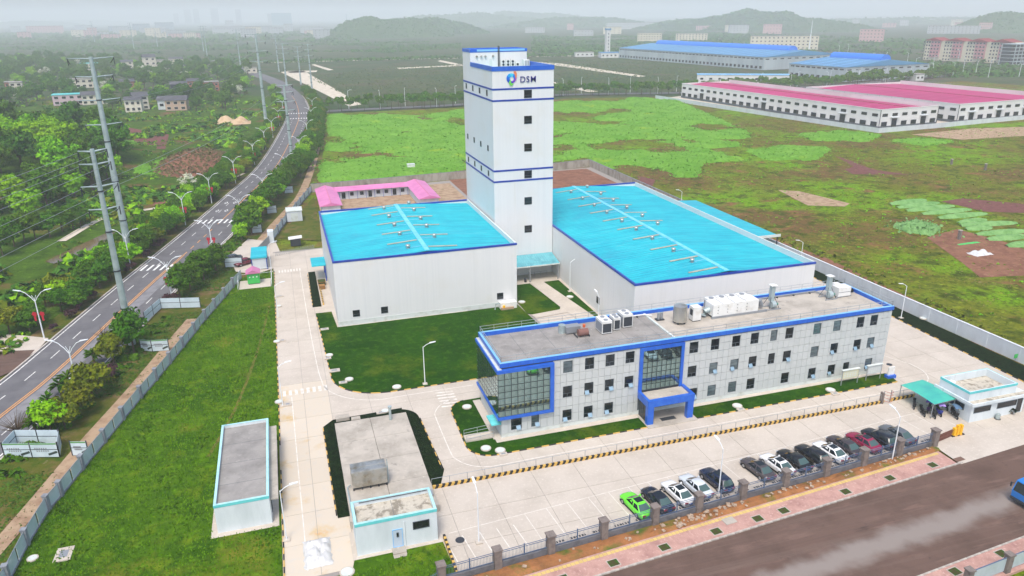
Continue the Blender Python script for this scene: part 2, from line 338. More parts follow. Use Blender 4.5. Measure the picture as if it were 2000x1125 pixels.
R9 = 9500
MB().quad((-R9, -300, -.32), (R9, -300, -.32), (R9, 16000, -.32), (-R9, 16000, -.32)).build('ground', m_scrub, kind='structure')
sheet('field', [(-30, 40), (5, 236), (24, 446), (110, 448), (190, 470), (300, 440), (520, 470), (560, 200), (330, -40), (60, -60)], -.24, m_field)
sheet('roadside_verge', [(-62, 40), (-52, 112), (-40, 165), (-28, 220), (-14, 290), (0, 400), (2, 560), (28, 560), (26, 440), (18, 330), (10, 250), (2, 215), (-4, 186), (-10, 160), (-20, 118), (-30, 80), (-31, 40)], -.2, m_verge)

ROAD = Path([(-60, 40), (-48, 86), (-41.9, 107.8), (-38.2, 119.8), (-32.9, 144.5), (-28.5, 164.4), (-21.0, 196.7), (-12.1, 238.5), (-1.9, 293), (8.0, 390), (12.0, 450), (12.4, 530), (9.3, 600), (2, 690), (-16, 800), (-45, 950), (-70, 1100)])
ROAD.strip(-6.7, 6.7, -.03).build('avenue', m_asph, kind='structure')
avenue = bpy.data.objects['avenue']
dN = ROAD.at_y(95)
for off in (-6.3, 6.3): ROAD.strip(off - .1, off + .1, -.022, dN - 30, ROAD.at_y(520)).build('edge_line', m_wline2, avenue)
for off in (-.2, .2): ROAD.strip(off - .08, off + .08, -.022, dN - 30, ROAD.at_y(180)).build('centre_line', m_yline, avenue)
ROAD.strip(-.1, .1, -.022, ROAD.at_y(205), ROAD.at_y(560)).build('centre_line', m_yline, avenue)
d = ROAD.at_y(180)
while d < ROAD.at_y(204): ROAD.strip(-.1, .1, -.022, d, d + 2.5).build('centre_line', m_yline, avenue); d += 5
d = dN - 18
while d < ROAD.at_y(430):
    for off in (-3.3, 3.3):
        ROAD.strip(off - .085, off + .085, -.022, d, d + 3.2).build('lane_dash', m_wline2, avenue)
    d += 8.0
def crosswalk(y, n=9, skew=0):
    d = ROAD.at_y(y)
    for i in range(n):
        off = -5.6 + 11.2 * i / (n - 1)
        ROAD.strip(off - .24, off + .24, -.02, d - 2.0, d + 2.0).build('crosswalk_bar', m_wline, avenue)
crosswalk(171.5); crosswalk(209); crosswalk(428); crosswalk(452)
for y in (222, 230):
    for off in (-4.2, -1.7):
        c, a = ROAD.pos(ROAD.at_y(y), off); mb = MB()
        ux, uy = cos(a), sin(a)
        o_ = [(1.5, 0), (0, .5), (-1.5, 0), (0, -.5)]; i_ = [(1.0, 0), (0, .3), (-1.0, 0), (0, -.3)]
        w = lambda q: (c.x + q[0] * ux - q[1] * uy, c.y + q[0] * uy + q[1] * ux, -.02)
        mb.add([w(q) for q in o_ + i_], [(k, (k + 1) % 4, 4 + (k + 1) % 4, 4 + k) for k in range(4)][::1])
        mb.build('lane_diamond', m_wline, avenue)
# kerbs and tyre-polished band of the avenue
for off in (-6.9, 6.9):
    ROAD.strip(off - .15, off + .15, .08, dN - 40, ROAD.at_y(560), h=.12).build('kerb', m_kerb, avenue)
ROAD.strip(.6, 2.6, -.026, dN - 40, ROAD.at_y(168)).build('worn_band', mat('polished_asphalt_band', K(138, 137, 139), [(K(116, 115, 118), .6, .45, .7)], rough=.85), avenue)
# side street mouth and pavement apron on the far side of the avenue
sheet('side_street', pxs([(0, 700), (0, 652), (45, 655), (95, 660), (72, 685), (30, 712)]), -.018, m_conc)
sheet('side_street', pxs([(-40, 690), (0, 686), (68, 683), (35, 720), (0, 735), (-40, 760)]), -.012, m_asph2)
# dirt tracks
sheet('dirt_track', pxs([(455, 340), (480, 338), (448, 352), (440, 348)]), -.03, m_path)
P2 = Path([tuple(at(*q)[:2]) for q in [(120, 470), (200, 425), (270, 411), (330, 400), (380, 375), (430, 350), (450, 345)]], 2)
P2.strip(-1.1, 1.1, -.1).build('dirt_track', m_path, kind='structure')
sheet('pond', pxs([(88, 510), (150, 480), (205, 455), (225, 452), (200, 478), (150, 500), (105, 514)]), -.1, m_water)
# trodden strip between avenue trees and the site fence
VP = Path([(-40, 52), (-33, 78), (-29, 96), (-25.5, 110), (-21.5, 128), (-17, 148), (-13.5, 164), (-9.5, 182), (-6, 198), (-1.5, 216), (3.5, 238), (10, 290), (17, 360)], 3)
VP.strip(-1.0, 1.0, -.1, 0, VP.at_y(136)).build('footpath', m_soil2, kind='structure')
VP.strip(-.2, 2.2, -.1, VP.at_y(180), VP.len).build('dirt_track', m_soil2, kind='structure')
sheet('gate_apron', [(-14.5, 176), (-10.5, 190), (-6.8, 187), (-4.0, 186), (-3, 176), (6, 176), (6, 172), (-8.5, 160.5), (-12.5, 164)], -.05, m_conc)

# ------------------------------------------------------------------ yard slabs
FL = lambda x: 56.45 + .0695 * x                   # ground line of the front fence
yard = MB().prism([(-4.6, 56.5), (106.6, 63.9), (106.6, 246), (42, 240), (42, 176), (-4.6, 176)], -.3, -.035).build('yard', m_jointc, kind='structure')
COVER = [(6.4, 125.6, 39.8, 162), (40.4, 141.5, 52.7, 163.5), (53, 103, 87.8, 173), (23.4, 81, 84, 90.6)]
def inside(x, y):
    return any(a <= x <= c and b <= y <= d for a, b, c, d in COVER)
xs = [-4.6, -.9, 2.6] + [2.6 + 5.48 * i for i in range(1, 20)]
ys = [57.0, 62, 67.3, 72.6] + [72.6 + 5.4 * i for i in range(1, 20)]
def clip_half(poly, fn):
    out = []
    for i, p in enumerate(poly):
        q = poly[(i + 1) % len(poly)]; a, b = fn(p), fn(q)
        if a >= 0: out.append(p)
        if a * b < 0:
            t = a / (a - b); out.append((p[0] + (q[0] - p[0]) * t, p[1] + (q[1] - p[1]) * t))
    return out
for i in range(len(xs) - 1):
    for j in range(len(ys) - 1):
        x0, x1, y0, y1 = xs[i], min(xs[i + 1], 106.5), ys[j], ys[j + 1]
        if x0 > 106 or (y0 > 170 and x0 > 5 and x0 < 88) or y0 > 174: continue
        if all(inside(x, y) for x in (x0, x1) for y in (y0, y1)): continue
        if 25 < x0 < 53 and 92 < y0 < 136 and not (40 < x0): continue
        if x1 < 3 and y1 < 64: continue
        g = .022
        p = clip_half([(x0 + g, y0 + g), (x1 - g, y0 + g), (x1 - g, y1 - g), (x0 + g, y1 - g)], lambda q: q[1] - FL(q[0]) - .3)
        if len(p) < 3: continue
        MB().prism(p, -.03, 0).build('concrete_slab', m_concw if x0 < 2 and y0 < 100 else m_conc, yard)

def arc(cx, cy, r, a0, a1, n=7): return [(cx + r * cos(radians(a0 + (a1 - a0) * i / n)), cy + r * sin(radians(a0 + (a1 - a0) * i / n))) for i in range(n + 1)]
KM = {}
def kerbs(pts, parent, closed=False, step=1.0, w=.13):
    """alternate yellow and black kerb stones along a line"""
    P = [Vector((p[0], p[1], 0)) for p in pts]
    if closed: P.append(P[0])
    k = 0
    for a, b in zip(P, P[1:]):
        L = (b - a).length; n = max(1, round(L / step)); ang = atan2(b.y - a.y, b.x - a.x)
        for i in range(n):
            key = (round(L / n, 1), k % 2)
            if key not in KM:
                KM[key] = MB().box(-L / n / 2 + .01, -w / 2, -.02, L / n / 2 - .01, w / 2, .11).mesh('kerb_stone', m_kyel if k % 2 else m_kblk)
            c = a.lerp(b, (i + .5) / n); o = put('kerb_stone', KM[key], parent, loc=(c.x, c.y, 0), rz=ang); k += 1
def lawn(pts, m, kb=None, z=.08, name='lawn'):
    o = sheet(name, pts, z, m, h=.3)
    if kb: kerbs(kb, o)
    return o
LEFT_FENCE = [(-31.5, 65), (-30.4, 70.5), (-30.2, 76.1), (-29.6, 82.0), (-28.9, 84.6), (-27.7, 89.8), (-26.3, 95.7), (-25.0, 101.4), (-23.6, 107.4), (-22.2, 112.9), (-20.85, 118.5), (-19.5, 124.4), (-18.15, 130.4), (-16.8, 136.3), (-15.45, 141.6), (-14.0, 147.4), (-12.6, 153.2), (-11.1, 158.6)]
lane_e = [(-4.5, 162), (-4.55, 110), (-4.6, 80), (-4.6, 60)]
big = lawn([(-32.5, 52)] + LEFT_FENCE[1:] + [(-8.9, 161), (-4.6, 161.5), (-4.5, 110), (-4.6, 61.3), (2.0, 61.3), (2.4, 63), (11.6, 63), (11.9, 57.4), (8, 54), (-10, 50)], m_lawn, [(-4.45, 161), (-4.45, 88)])
kerbs([(-4.45, 82), (-4.45, 61.3)], big)
Path([(-5.6, 140), (-7.2, 122), (-9.6, 104), (-11.6, 94), (-13.2, 88)], 2).strip(-.22, .22, .084).build('worn_path', mat('worn_grass_path', K(112, 106, 52), [(K(84, 98, 36), .8, .42, .62)], rough=1), big)
ma = lawn([(2.7, 133), (5.6, 133), (6.0, 125.0), (39.8, 125.0), (40.6, 113.2), (43.6, 111), (51, 92), (25, 92), (24.6, 98.0), (11.4, 98.0)] + arc(11.0, 105.6, 7.6, 262, 186), m_lawn2,
          [(2.75, 132)] + arc(11.0, 105.6, 7.6, 186, 262) + [(11.4, 97.9), (24.4, 97.9)])
lawn([(40.2, 135.6), (45.8, 135.6), (47.2, 121), (46.4, 119.2), (42.2, 118.8), (40.2, 120.3)], m_lawn2)
lawn([(49.0, 135.6), (52.2, 135.6), (52.4, 92.5), (51.5, 92.5)], m_lawn2)
sheet('garden_path', [(45.9, 136), (48.8, 136), (54, 93), (51.2, 93), (47.4, 118.4), (41.0, 117.6), (40.6, 119.4), (46.6, 120.2), (47.1, 121.3)], .1, m_conc)
ol = lawn(arc(21.4, 89.2, 2.8, 100, 180) + arc(21.6, 80.2, 3.2, 180, 270) + [(42.6, 77.0), (42.6, 80.0), (24.6, 80.0), (23.6, 92.0)], m_lawn2,
          arc(21.4, 89.2, 2.8, 100, 180) + arc(21.6, 80.2, 3.2, 180, 270) + [(42.6, 77.0)])
orr = lawn([(50.2, 77.0), (84.0, 77.0), (84.6, 79.4), (84.0, 79.9), (50.2, 79.9)], m_lawn2, [(50.2, 77.0), (84.0, 77.0)])
lawn([(1.4, 70.5), (1.2, 90.8), (2.6, 92.3), (12.2, 92.6)] + arc(11.0, 89.4, 3.0, 70, 0) + [(14.6, 76), (13.6, 73.2), (3, 70.5)], m_hedge, [(1.3, 71), (1.15, 90.5)])
kerbs([(14.1, 89), (14.4, 76)], bpy.data.objects['lawn.005'] if 'lawn.005' in bpy.data.objects else orr)
lawn([(2.4, 136.5), (4.0, 136.5), (4.0, 158), (2.6, 158)], m_hedge, [(2.4, 136.5), (2.4, 157)])
lawn([(-8.6, 80.6), (-4.7, 80.6), (-4.7, 86.0), (-8.6, 86.0)], m_lawn2)
lawn([(101.6, 66), (106.5, 66), (106.5, 176), (103.6, 176), (103.2, 120)], m_hedge, [(101.5, 66), (103.1, 120)])
sheet('soil_yard', [(8, 176.5), (52, 176.5), (52, 237), (9, 236)], -.02, m_soil2)
sheet('soil_yard', [(53, 178), (104, 178), (104, 244), (53, 242)], -.015, m_soil)
sheet('soil_yard', [(-3.4, 188), (7, 182), (8, 232)], -.03, m_verge)

# painted lines of the yard
def line(pts, w=.12, z=.006, m=m_yardline, name='painted_line'):
    P = Path(pts, .8) if len(pts) > 2 else None; mb = MB()
    if P: P.strip(-w / 2, w / 2, z, mb=mb, step=.8)
    else:
        a, b = Vector((*pts[0], z)), Vector((*pts[1], z)); n = Vector((b.y - a.y, a.x - b.x, 0)).normalized() * w / 2
        mb.quad(a + n, b + n, b - n, a - n)
    return mb.build(name, m, yard)
line([(.9, 160), (1.2, 130), (1.6, 110), (2.0, 104)] + arc(11.0, 105.2, 9.2, 190, 262, 6) + [(14, 96.2), (23.5, 96.2)])
line([(-2.6, 101), (-2.4, 80)]); line([(-2.4, 80), (-2.2, 63)])
line(arc(20.6, 88.6, 4.4, 95, 180, 5) + arc(20.8, 79.4, 4.6, 180, 270, 5) + [(30, 74.9), (45, 74.9)]); line([(45, 74.9), (83, 74.9)])
line([(88, 88)] + arc(85.5, 80, 5.2, 40, -70, 5))
for i in range(8):
    line([(-3.6 + .85 * i, 103.2), (-3.6 + .85 * i, 101.5)], .45); line([(-3.4 + .62 * i, 161.6), (-3.4 + .62 * i, 159.8)], .3)
for i in range(6): line([(17.6, 91.2 + .85 * i), (20.2, 91.0 + .85 * i)], .32)
# parking bays along the fence
pk = [(21.6 + i * 2.62) for i in range(0, 24)]
for i, x in enumerate(pk):
    y1 = FL(x) + 6.9; line([(x - .35, y1), (x + .1, FL(x) + 1.9)], .08)
line([(12.5, FL(12.5) + 6.9), (83, FL(83) + 6.9)], .08)
for i in range(5): line([(12.4 + i * 1.9, FL(14) + 2.2), (11.9 + i * 1.9, FL(14) + 6.0)], .1)
for i, x in enumerate(pk[:-1]):
    mb = MB(); ang = atan2(.0695, 1)
    for k in range(6):
        w = .14 + .05 * ((k * 7 + i) % 3); mb.box(-.9 + k * .32, -.14, 0, -.9 + k * .32 + w, .14, .004)
    mb.xf((x + 1.3, FL(x + 1.3) + 1.25, .005), ang).build('bay_stencil', m_black, yard)
for x, y, r in ((13.4, 62.8, .5), (87.3, 82.1, .45)):
    MB().cyl(x, y, .004, .02, r, n=16).build('drain_cover', m_dark, yard)

# ------------------------------------------------------------------ front street
SK = lambda x: 51.4 + .083 * x                    # kerb line
street = sheet('street', [(-20, SK(-20) - .2), (160, SK(160) - .2), (160, SK(160) - 12.2), (-20, SK(-20) - 12.2)], -.04, m_asph2)
sheet('street_drive', [(75.0, SK(75) - .3), (125, SK(125) - .3), (125, 66), (103, 66), (96, 63.8), (75.2, 62.2)], -.02, m_conc)
pave = sheet('pavement', [(8, SK(8)), (74.6, SK(74.6)), (74.6, SK(74.6) + 2.9), (8, SK(8) + 2.7)], .06, m_brick, h=.3)
pave2 = sheet('pavement', [(20, SK(20) - 15.6), (120, SK(120) - 15.6), (120, SK(120) - 12.5), (20, SK(20) - 12.5)], .06, m_brick, h=.3)
ang = atan2(.083, 1)
kme = MB().box(-.48, -.1, -.2, .48, .1, .1).mesh('kerb_stone', m_kerb)
for i in range(68):
    x = 8 + i; put('kerb_stone', kme, pave, loc=(x, SK(x) - .1, 0), rz=ang)
    if i > 22: put('kerb_stone', kme, pave2, loc=(x + 10, SK(x + 10) - 12.4, 0), rz=ang)
tme = MB().box(-.2, -.2, 0, .2, .2, .01).mesh('tactile_paver', m_tact)
for i in range(140):
    x = 10 + i * .46; put('tactile_paver', tme, pave, loc=(x, SK(x) + 2.25 + .2 * (x / 75), .061), rz=ang)
    if i > 50 and x < 95: put('tactile_paver', tme, pave2, loc=(x + 18, SK(x + 18) - 14.4, .061), rz=ang)
pme = MB().box(-.55, -.45, 0, .55, .45, .012).mesh('tree_pit', m_pitsoil)
fme = MB().box(-.62, -.52, 0, .62, -.45, .05).box(-.62, .45, 0, .62, .52, .05).box(-.62, -.45, 0, -.55, .45, .05).box(.55, -.45, 0, .62, .45, .05).mesh('pit_edging', m_kerb)
for px, py in ((1096, 1125), (1197, 1099), (1297, 1069), (1398, 1038), (1479, 1013), (1530, 998), (1650, 960), (1737, 934), (1818, 907)):
    q = at(px, py); o = put('tree_pit', pme, pave, loc=(q.x, SK(q.x) + .85, .06), rz=ang); put('pit_edging', fme, o)
for px, py in ((1852, 1107), (1942, 1072), (2040, 1040)):
    q = at(px, py); o = put('tree_pit', pme, pave2, loc=(q.x, SK(q.x) - 13.3, .06), rz=ang); put('pit_edging', fme, o)
q = at(1422, 1016); put('cover_slab', MB().box(-.7, -.5, .06, .7, .5, .13).mesh('cover_slab', m_roofc), pave, loc=(q.x, SK(q.x) + 1.75, 0), rz=ang)
q = at(1873, 897); put('drain_grate', MB().box(-.7, -.35, -.02, .7, .35, .0).mesh('drain_grate', mat('rusty_grate', K(120, 96, 84), rough=.9)), street, loc=(q.x, q.y, .02), rz=ang)
# bank of soil between fence and pavement
mb = MB(); n = 60; vs = []
for i in range(n + 1):
    x = 10 + i * 65 / n
    for t in (0, .35, .7, 1):
        y = SK(x) + 2.75 + (FL(x) - .2 - SK(x) - 2.75) * t; vs.append((x, y, .07 + .28 * sin(pi * min(1, t * 1.2)) * (.6 + noise.noise((x * .6, t * 3, 0)))))
mb.add(vs, [(4 * i + k, 4 * i + 4 + k, 4 * i + 5 + k, 4 * i + 1 + k) for i in range(n) for k in range(3)])
mb.build('soil_bank', mat('orange_soil_bank', K(164, 112, 72), [(K(130, 92, 60), .5, .42, .66), (K(86, 104, 44), .35, .52, .66)], rough=1, bump=.8, bsc=5, bdist=.15), kind='structure')
# ------------------------------------------------------------------ site buildings
WM = {}
FACE = {'-y': 0.0, '-x': -pi / 2, '+x': pi / 2, '+y': pi}
def window(parent, x, y, z, w, h, face='-y', style='plain', fm=None, gm=None, name='window', dep=.06):
    """frame (part) and pane (sub-part); x, y, z is the centre on the wall face, in the frame the parent was built in"""
    fm = fm or m_wframe; gm = gm or m_glassw
    key = (round(w, 2), round(h, 2), style, fm.name, gm.name, dep)
    if key not in WM:
        t = .06 if w < 2.2 else .08; f = MB()
        f.box(-w / 2, -dep, -h / 2, w / 2, 0.0, -h / 2 + t).box(-w / 2, -dep, h / 2 - t, w / 2, 0, h / 2)
        f.box(-w / 2, -dep, -h / 2 + t, -w / 2 + t, 0, h / 2 - t).box(w / 2 - t, -dep, -h / 2 + t, w / 2, 0, h / 2 - t)
        if style in ('cross', 'tee'):
            f.box(-w / 2 + t, -dep + .005, -h * .18, w / 2 - t, 0, -h * .18 + t)
        if style == 'tee': f.box(-t / 2, -dep + .01, -h / 2 + t, t / 2, 0, -h * .18)
        if style == 'mid': f.box(-t / 2, -dep + .005, -h / 2 + t, t / 2, 0, h / 2 - t)
        p = MB().box(-w / 2 + t, -dep * .45, -h / 2 + t, w / 2 - t, 0, h / 2 - t)
        WM[key] = (f.mesh('window', fm), p.mesh('pane', gm))
    org = ORG.get(parent.name, (0, 0, 0))
    o = put(name, WM[key][0], parent, loc=(x - org[0], y - org[1], z - org[2]), rz=FACE[face])
    put('pane', WM[key][1], o)
    return o
def open_sash(win, w=.6, h=.45, x=.25, z=-.55):
    k = ('sash', w, h)
    if k not in WM: WM[k] = MB().quad((-w / 2, 0, 0), (w / 2, 0, 0), (w / 2, -.32, -h), (-w / 2, -.32, -h)).mesh('open_sash', mat('tilted_sash_glass', K(170, 196, 204), rough=.1, metal=.6))
    put('open_sash', WM[k], win, loc=(x, -.06, z + h / 2))

def gable_roof(t, x0, y0, x1, y1, ze, zr, m, rib=.9):
    """two ribbed sheets sloping from a ridge along Y"""
    xm = (x0 + x1) / 2
    for a, b, za, zb in ((x0, xm, ze, zr), (xm, x1, zr, ze)):
        mb = MB().add([(a, y0, za), (b, y0, zb), (b, y1, zb), (a, y1, za), (a, y0, za - .1), (b, y0, zb - .1), (b, y1, zb - .1), (a, y1, za - .1)],
                      [(0, 1, 2, 3), (4, 7, 6, 5), (0, 4, 5, 1), (2, 6, 7, 3)])
        y = y0 + rib
        while y < y1 - .1:
            mb.add([(a, y - .04, za), (b, y - .04, zb), (b, y + .04, zb), (a, y + .04, za), (a, y, za + .045), (b, y, zb + .045)], [(0, 1, 5, 4), (4, 5, 2, 3)]); y += rib
        mb.build('roof_sheet', m, t)
VENT = (MB().cyl(0, 0, 0, .25, .32, .3, 10).mesh('ventilator_neck', m_grey), None)
mb = MB()
for i, (z, r) in enumerate(((.25, .3), (.38, .42), (.52, .46), (.66, .4), (.76, .2))):
    mb.v += [(r * cos(2 * pi * k / 14), r * sin(2 * pi * k / 14), z) for k in range(14)]
for i in range(4):
    mb.f += [(i * 14 + k, i * 14 + (k + 1) % 14, (i + 1) * 14 + (k + 1) % 14, (i + 1) * 14 + k) for k in range(14)]
mb.f.append(tuple(range(56, 70)))
VHEAD = mb.mesh('ventilator_head', m_stain, True)
m_skyl = mat('dusty_rooflight', K(172, 176, 160), [(K(150, 150, 134), .8, .45, .7)], rough=.6)
m_skyr = mat('pale_roof_cap', K(120, 206, 232), [(K(90, 180, 214), 1, .45, .7)], rough=.45)

def warehouse(label, x0, y0, x1, y1, zp, ze, zr, ridge_x, vents_l, vents_r, skyl, skyr, cat='warehouse'):
    t = thing('warehouse', label, cat, (x0, y0, 0)); P = .25
    wl = MB().box(x0, y0, .9, x1, y0 + P, zp)
    wl.build('front_wall', m_white, t)
    MB().box(x0, y1 - P, 0, x1, y1, zp).build('rear_wall', m_white, t)
    MB().box(x0, y0 + P, 0, x0 + P, y1 - P, zp).build('side_wall', m_white, t)
    MB().box(x1 - P, y0 + P, 0, x1, y1 - P, zp).build('side_wall', m_white, t)
    MB().box(x0 - .04, y0 - .04, 0, x1 + .02, y0 + P, .9).build('plinth', m_plinth, t)
    for q in ((x0 - .07, y0 - .07, x1 + .07, y0 + P + .03), (x0 - .07, y1 - P - .03, x1 + .07, y1 + .07), (x0 - .07, y0 + P + .03, x0 + P + .03, y1 - P - .03)):
        MB().box(q[0], q[1], zp - .28, q[2], q[3], zp + .05).build('parapet_trim', m_trim, t)
    MB().box(x1 - P - .02, y0 + P + .03, zp, x1 + .06, y1 - P - .03, zp + .06).build('parapet_cap', m_plinth, t)
    gable_roof(t, x0 + P, y0 + P, x1 - P, y1 - P, ze, zr, m_broof)
    MB().box(ridge_x - .42, y0 + P + .1, zr - .1, ridge_x + .42, y1 - P - .1, zr + .07).build('ridge_cap', m_skyr, t)
    half = (x1 - x0) / 2; sl = lambda x: zr - (zr - ze) * abs(x - ridge_x) / half
    def lie(mb, a, b, y, w, h, up=.05):
        mb.add([(a, y - w, sl(a) + up), (b, y - w, sl(b) + up), (b, y + w, sl(b) + up), (a, y + w, sl(a) + up), (a, y - w, sl(a) + up + h), (b, y - w, sl(b) + up + h), (b, y + w, sl(b) + up + h), (a, y + w, sl(a) + up + h)],
               [(4, 5, 6, 7), (0, 1, 5, 4), (1, 2, 6, 5), (2, 3, 7, 6), (3, 0, 4, 7)]); return mb
    for y in skyl: lie(MB(), ridge_x - 6.2, ridge_x - .6, y, .27, .06).build('rooflight', m_skyl, t)
    for y in skyr: lie(MB(), ridge_x + .6, ridge_x + 6.0, y, .27, .06).build('rooflight', m_skyl, t)
    for s, L in ((-1, vents_l), (1, vents_r)):
        for y in L:
            xx = ridge_x + s * 3.0
            o = put('roof_ventilator', VENT[0], t, loc=(xx - x0, y - y0, sl(xx)))
            put('ventilator_head', VHEAD, o)
            lie(MB(), min(xx, ridge_x + s * .6) + .3 * (s < 0), max(xx, ridge_x + s * .6) - .3 * (s > 0), y, .12, .03).build('vent_flashing', m_skyr, t)
    return t
LW = warehouse('white sheet-walled warehouse with cyan roof standing left of the tall tower', 6.3, 125.4, 39.8, 162.6, 12.2, 11.4, 12.5, 23.05,
    [159.2, 151.7, 144.5, 137.9, 128.7], [162, 155.6, 147.9, 141.6, 134.0], [161, 155.4, 147.2, 139.9, 132.8], [158.3, 150.6, 143.4, 135.9, 127.9])
for x in (9.55, 14.6, 36.45): window(LW, x, 125.4, 2.15, 1.25, 1.25, gm=m_tglass, style='cross')
RW = warehouse('long white sheet-walled warehouse with cyan roof behind the office block', 52.9, 102.6, 88.2, 173.8, 10.4, 9.45, 10.75, 70.4,
    [167.4, 159.9, 152.9, 146.0, 138.2, 131.5, 124.5, 116.1, 109.4], [171.3, 162.8, 155.6, 148.3, 140.6, 133.6], [169.5, 161.5, 154.6, 147.9, 140.8, 133.6, 126.3, 119.0, 111.6, 105], [166.5, 158.8, 151.9, 144.5, 137])
window(RW, 52.9, 117.0, 2.3, 1.3, 1.3, '-x', gm=m_tglass, style='cross')

# tower
T = thing('factory_tower', 'tall white tower with blue bands rising between the two blue-roofed warehouses', 'tower', (40.2, 141.3, 0))
TX0, TX1, TY0, TY1, TYM = 40.2, 52.8, 141.3, 164.6, 158.0
MB().box(TX0, TY0, 0, TX1, TY0 + .3, 42.0).build('front_wall', m_white, T)
MB().box(TX0, TY0 + .3, 0, TX0 + .3, TYM, 42.0).build('side_wall', m_white, T)
MB().box(TX1 - .3, TY0 + .3, 0, TX1, TYM, 42.0).build('side_wall', m_white, T)
MB().box(TX0 + .3, TY0 + .3, 41.3, TX1 - .3, TYM, 41.7).build('roof_deck', mat('tower_roof_deck', K(120, 176, 178), [(K(150, 190, 190), 1, .5, .7)], rough=.7), T)
MB().box(TX0, TYM, 0, TX1, TY1, 44.7).build('stair_block', m_white, T)
def ring(t, x0, y0, x1, y1, z0, z1, th, m, name, out=.06):
    x0 -= out; y0 -= out; x1 += out; y1 += out
    MB().box(x0, y0, z0, x1, y0 + th, z1).build(name, m, t); MB().box(x0, y1 - th, z0, x1, y1, z1).build(name, m, t)
    MB().box(x0, y0 + th, z0, x0 + th, y1 - th, z1).build(name, m, t); MB().box(x1 - th, y0 + th, z0, x1, y1 - th, z1).build(name, m, t)
for z0, z1 in ((38.4, 38.74), (36.24, 36.58), (22.48, 22.84), (20.28, 20.64)): ring(T, TX0, TY0, TX1, TY1, z0, z1, .05, m_trim, 'blue_band', .05)
for q in ((TX0 - .08, TY0 - .08, TX1 + .08, TY0 + .32), (TX0 - .08, TY0 + .32, TX0 + .32, TYM - .05), (TX1 - .32, TY0 + .32, TX1 + .08, TYM - .05)):
    MB().box(q[0], q[1], 41.95, q[2], q[3], 42.8).build('parapet_band', m_oblue, T)
for q in ((TX0 - .06, TYM - .05, TX1 + .06, TYM + .2), (TX0 - .06, TY1 - .2, TX1 + .06, TY1 + .06), (TX0 - .06, TYM + .2, TX0 + .2, TY1 - .2), (TX1 - .2, TYM + .2, TX1 + .06, TY1 - .2)):
    MB().box(q[0], q[1], 44.72, q[2], q[3], 45.35).build('parapet_band', m_oblue, T)
MB().box(TX0 + 1.5, TYM - .12, 44.9, TX1 - .5, TYM - .055, 45.3).build('roof_fascia', m_lblue, T)
for z in (37.5, 32.5, 27.03, 21.6, 16.07, 10.07):
    w = window(T, 47.42, TY0, z, 1.62, 1.55, gm=m_tglass, style='cross')
for y in (162.0, 156.4, 150.9, 145.3):
    for z in (37.6, 26.7, 21.55): window(T, TX0, y, z, .95 if z < 37 else 1.0, 1.15, '-x', style='mid')
for x in (41.6, 42.6, 43.5, 45.2):
    mb = MB(); mb.tube([(x, TYM - .3, 43.9), (x, TYM, 43.9)], .22, 12); mb.build('round_vent', m_stain, T)
MB().box(44.4, TYM - .04, 41.75, 45.0, TYM, 43.4).build('roof_door', m_plinth, T)
for i, x in enumerate((47.2, 48.25, 49.3, 50.4)):
    u = thing('outdoor_unit', 'grey twin-fan outdoor unit on the tower roof, %s from the left' % ordinal(i), 'air conditioner', (x, 157.2, 41.7), group='outdoor units on the tower roof')
    h = 1.35 if i < 3 else .8
    MB().box(x - .45, 157.0, 41.8, x + .45, 157.4, 41.8 + h).build('casing', m_acw, u)
    for k in range(2 if i < 3 else 1): MB().tube([(x, 156.94, 42.15 + .62 * k), (x, 157.0, 42.15 + .62 * k)], .26, 12).build('fan_grille', m_dark, u)
    MB().box(x - .4, 157.05, 41.7, x + .4, 157.35, 41.8).build('base_frame', m_dark, u)
u = thing('outdoor_unit', 'cream box-shaped unit at the right end of the tower roof', 'air conditioner', (51.6, 155, 41.7), group='outdoor units on the tower roof')
MB().box(51.0, 154.4, 41.85, 52.2, 156.2, 43.2).build('casing', m_acw, u)
for k in range(3): MB().box(51.15 + .35 * k, 154.36, 42.0, 51.35 + .35 * k, 154.4, 43.0).build('louvre', m_grey, u)
MB().box(51.05, 154.5, 41.7, 52.15, 156.1, 41.85).build('base_frame', m_dark, u)
MB().tube([(46.35, 157.85, 41.7), (46.35, 157.85, 46.0)], .1, 8).tube([(46.6, 157.85, 41.7), (46.6, 157.85, 45.9)], .06, 8).build('roof_pipe', m_dark, T)
# emblem and lettering on the tower
SG = thing('wall_sign', 'round swirl emblem with dark blue capital letters on the tower front', 'sign', (43, 141.25, 39))
def flat(pts, m, name, y0=141.28, d=.08):
    n = len(pts); mb = MB()
    mb.add([(x, y0 - d, z) for x, z in pts] + [(x, y0, z) for x, z in pts], [tuple(range(n)), tuple(range(2 * n - 1, n - 1, -1))] + [((i + 1) % n, i, n + i, n + (i + 1) % n) for i in range(n)])
    return mb.build(name, m, SG)
def cres(cx, cz, R, a0, a1, ix, iz, r, n=16, twist=1.0):
    o = [(cx + R * cos(radians(a0 + (a1 - a0) * i / n)), cz + R * sin(radians(a0 + (a1 - a0) * i / n))) for i in range(n + 1)]
    p = [(ix + r * cos(radians(a1 + (a0 - a1) * i / n)), iz + r * sin(radians(a1 + (a0 - a1) * i / n))) for i in range(n + 1)]
    return o + p
cx, cz = 44.0, 40.55
ecol = [(K(70, 200, 232), 60, 110), (K(30, 160, 226), 110, 150), (K(20, 110, 210), 150, 195), (K(24, 70, 190), 195, 240), (K(60, 40, 170), 240, 290), (K(110, 40, 190), 290, 330), (K(90, 60, 200), 330, 360), (K(30, 120, 220), 0, 60)]
for i, (c_, a0, a1) in enumerate(ecol): flat(cres(cx, cz, .95, a0, a1, cx + .12, cz - .1, .42), mat('emblem_%d' % i, c_, rough=.4), 'emblem_segment')
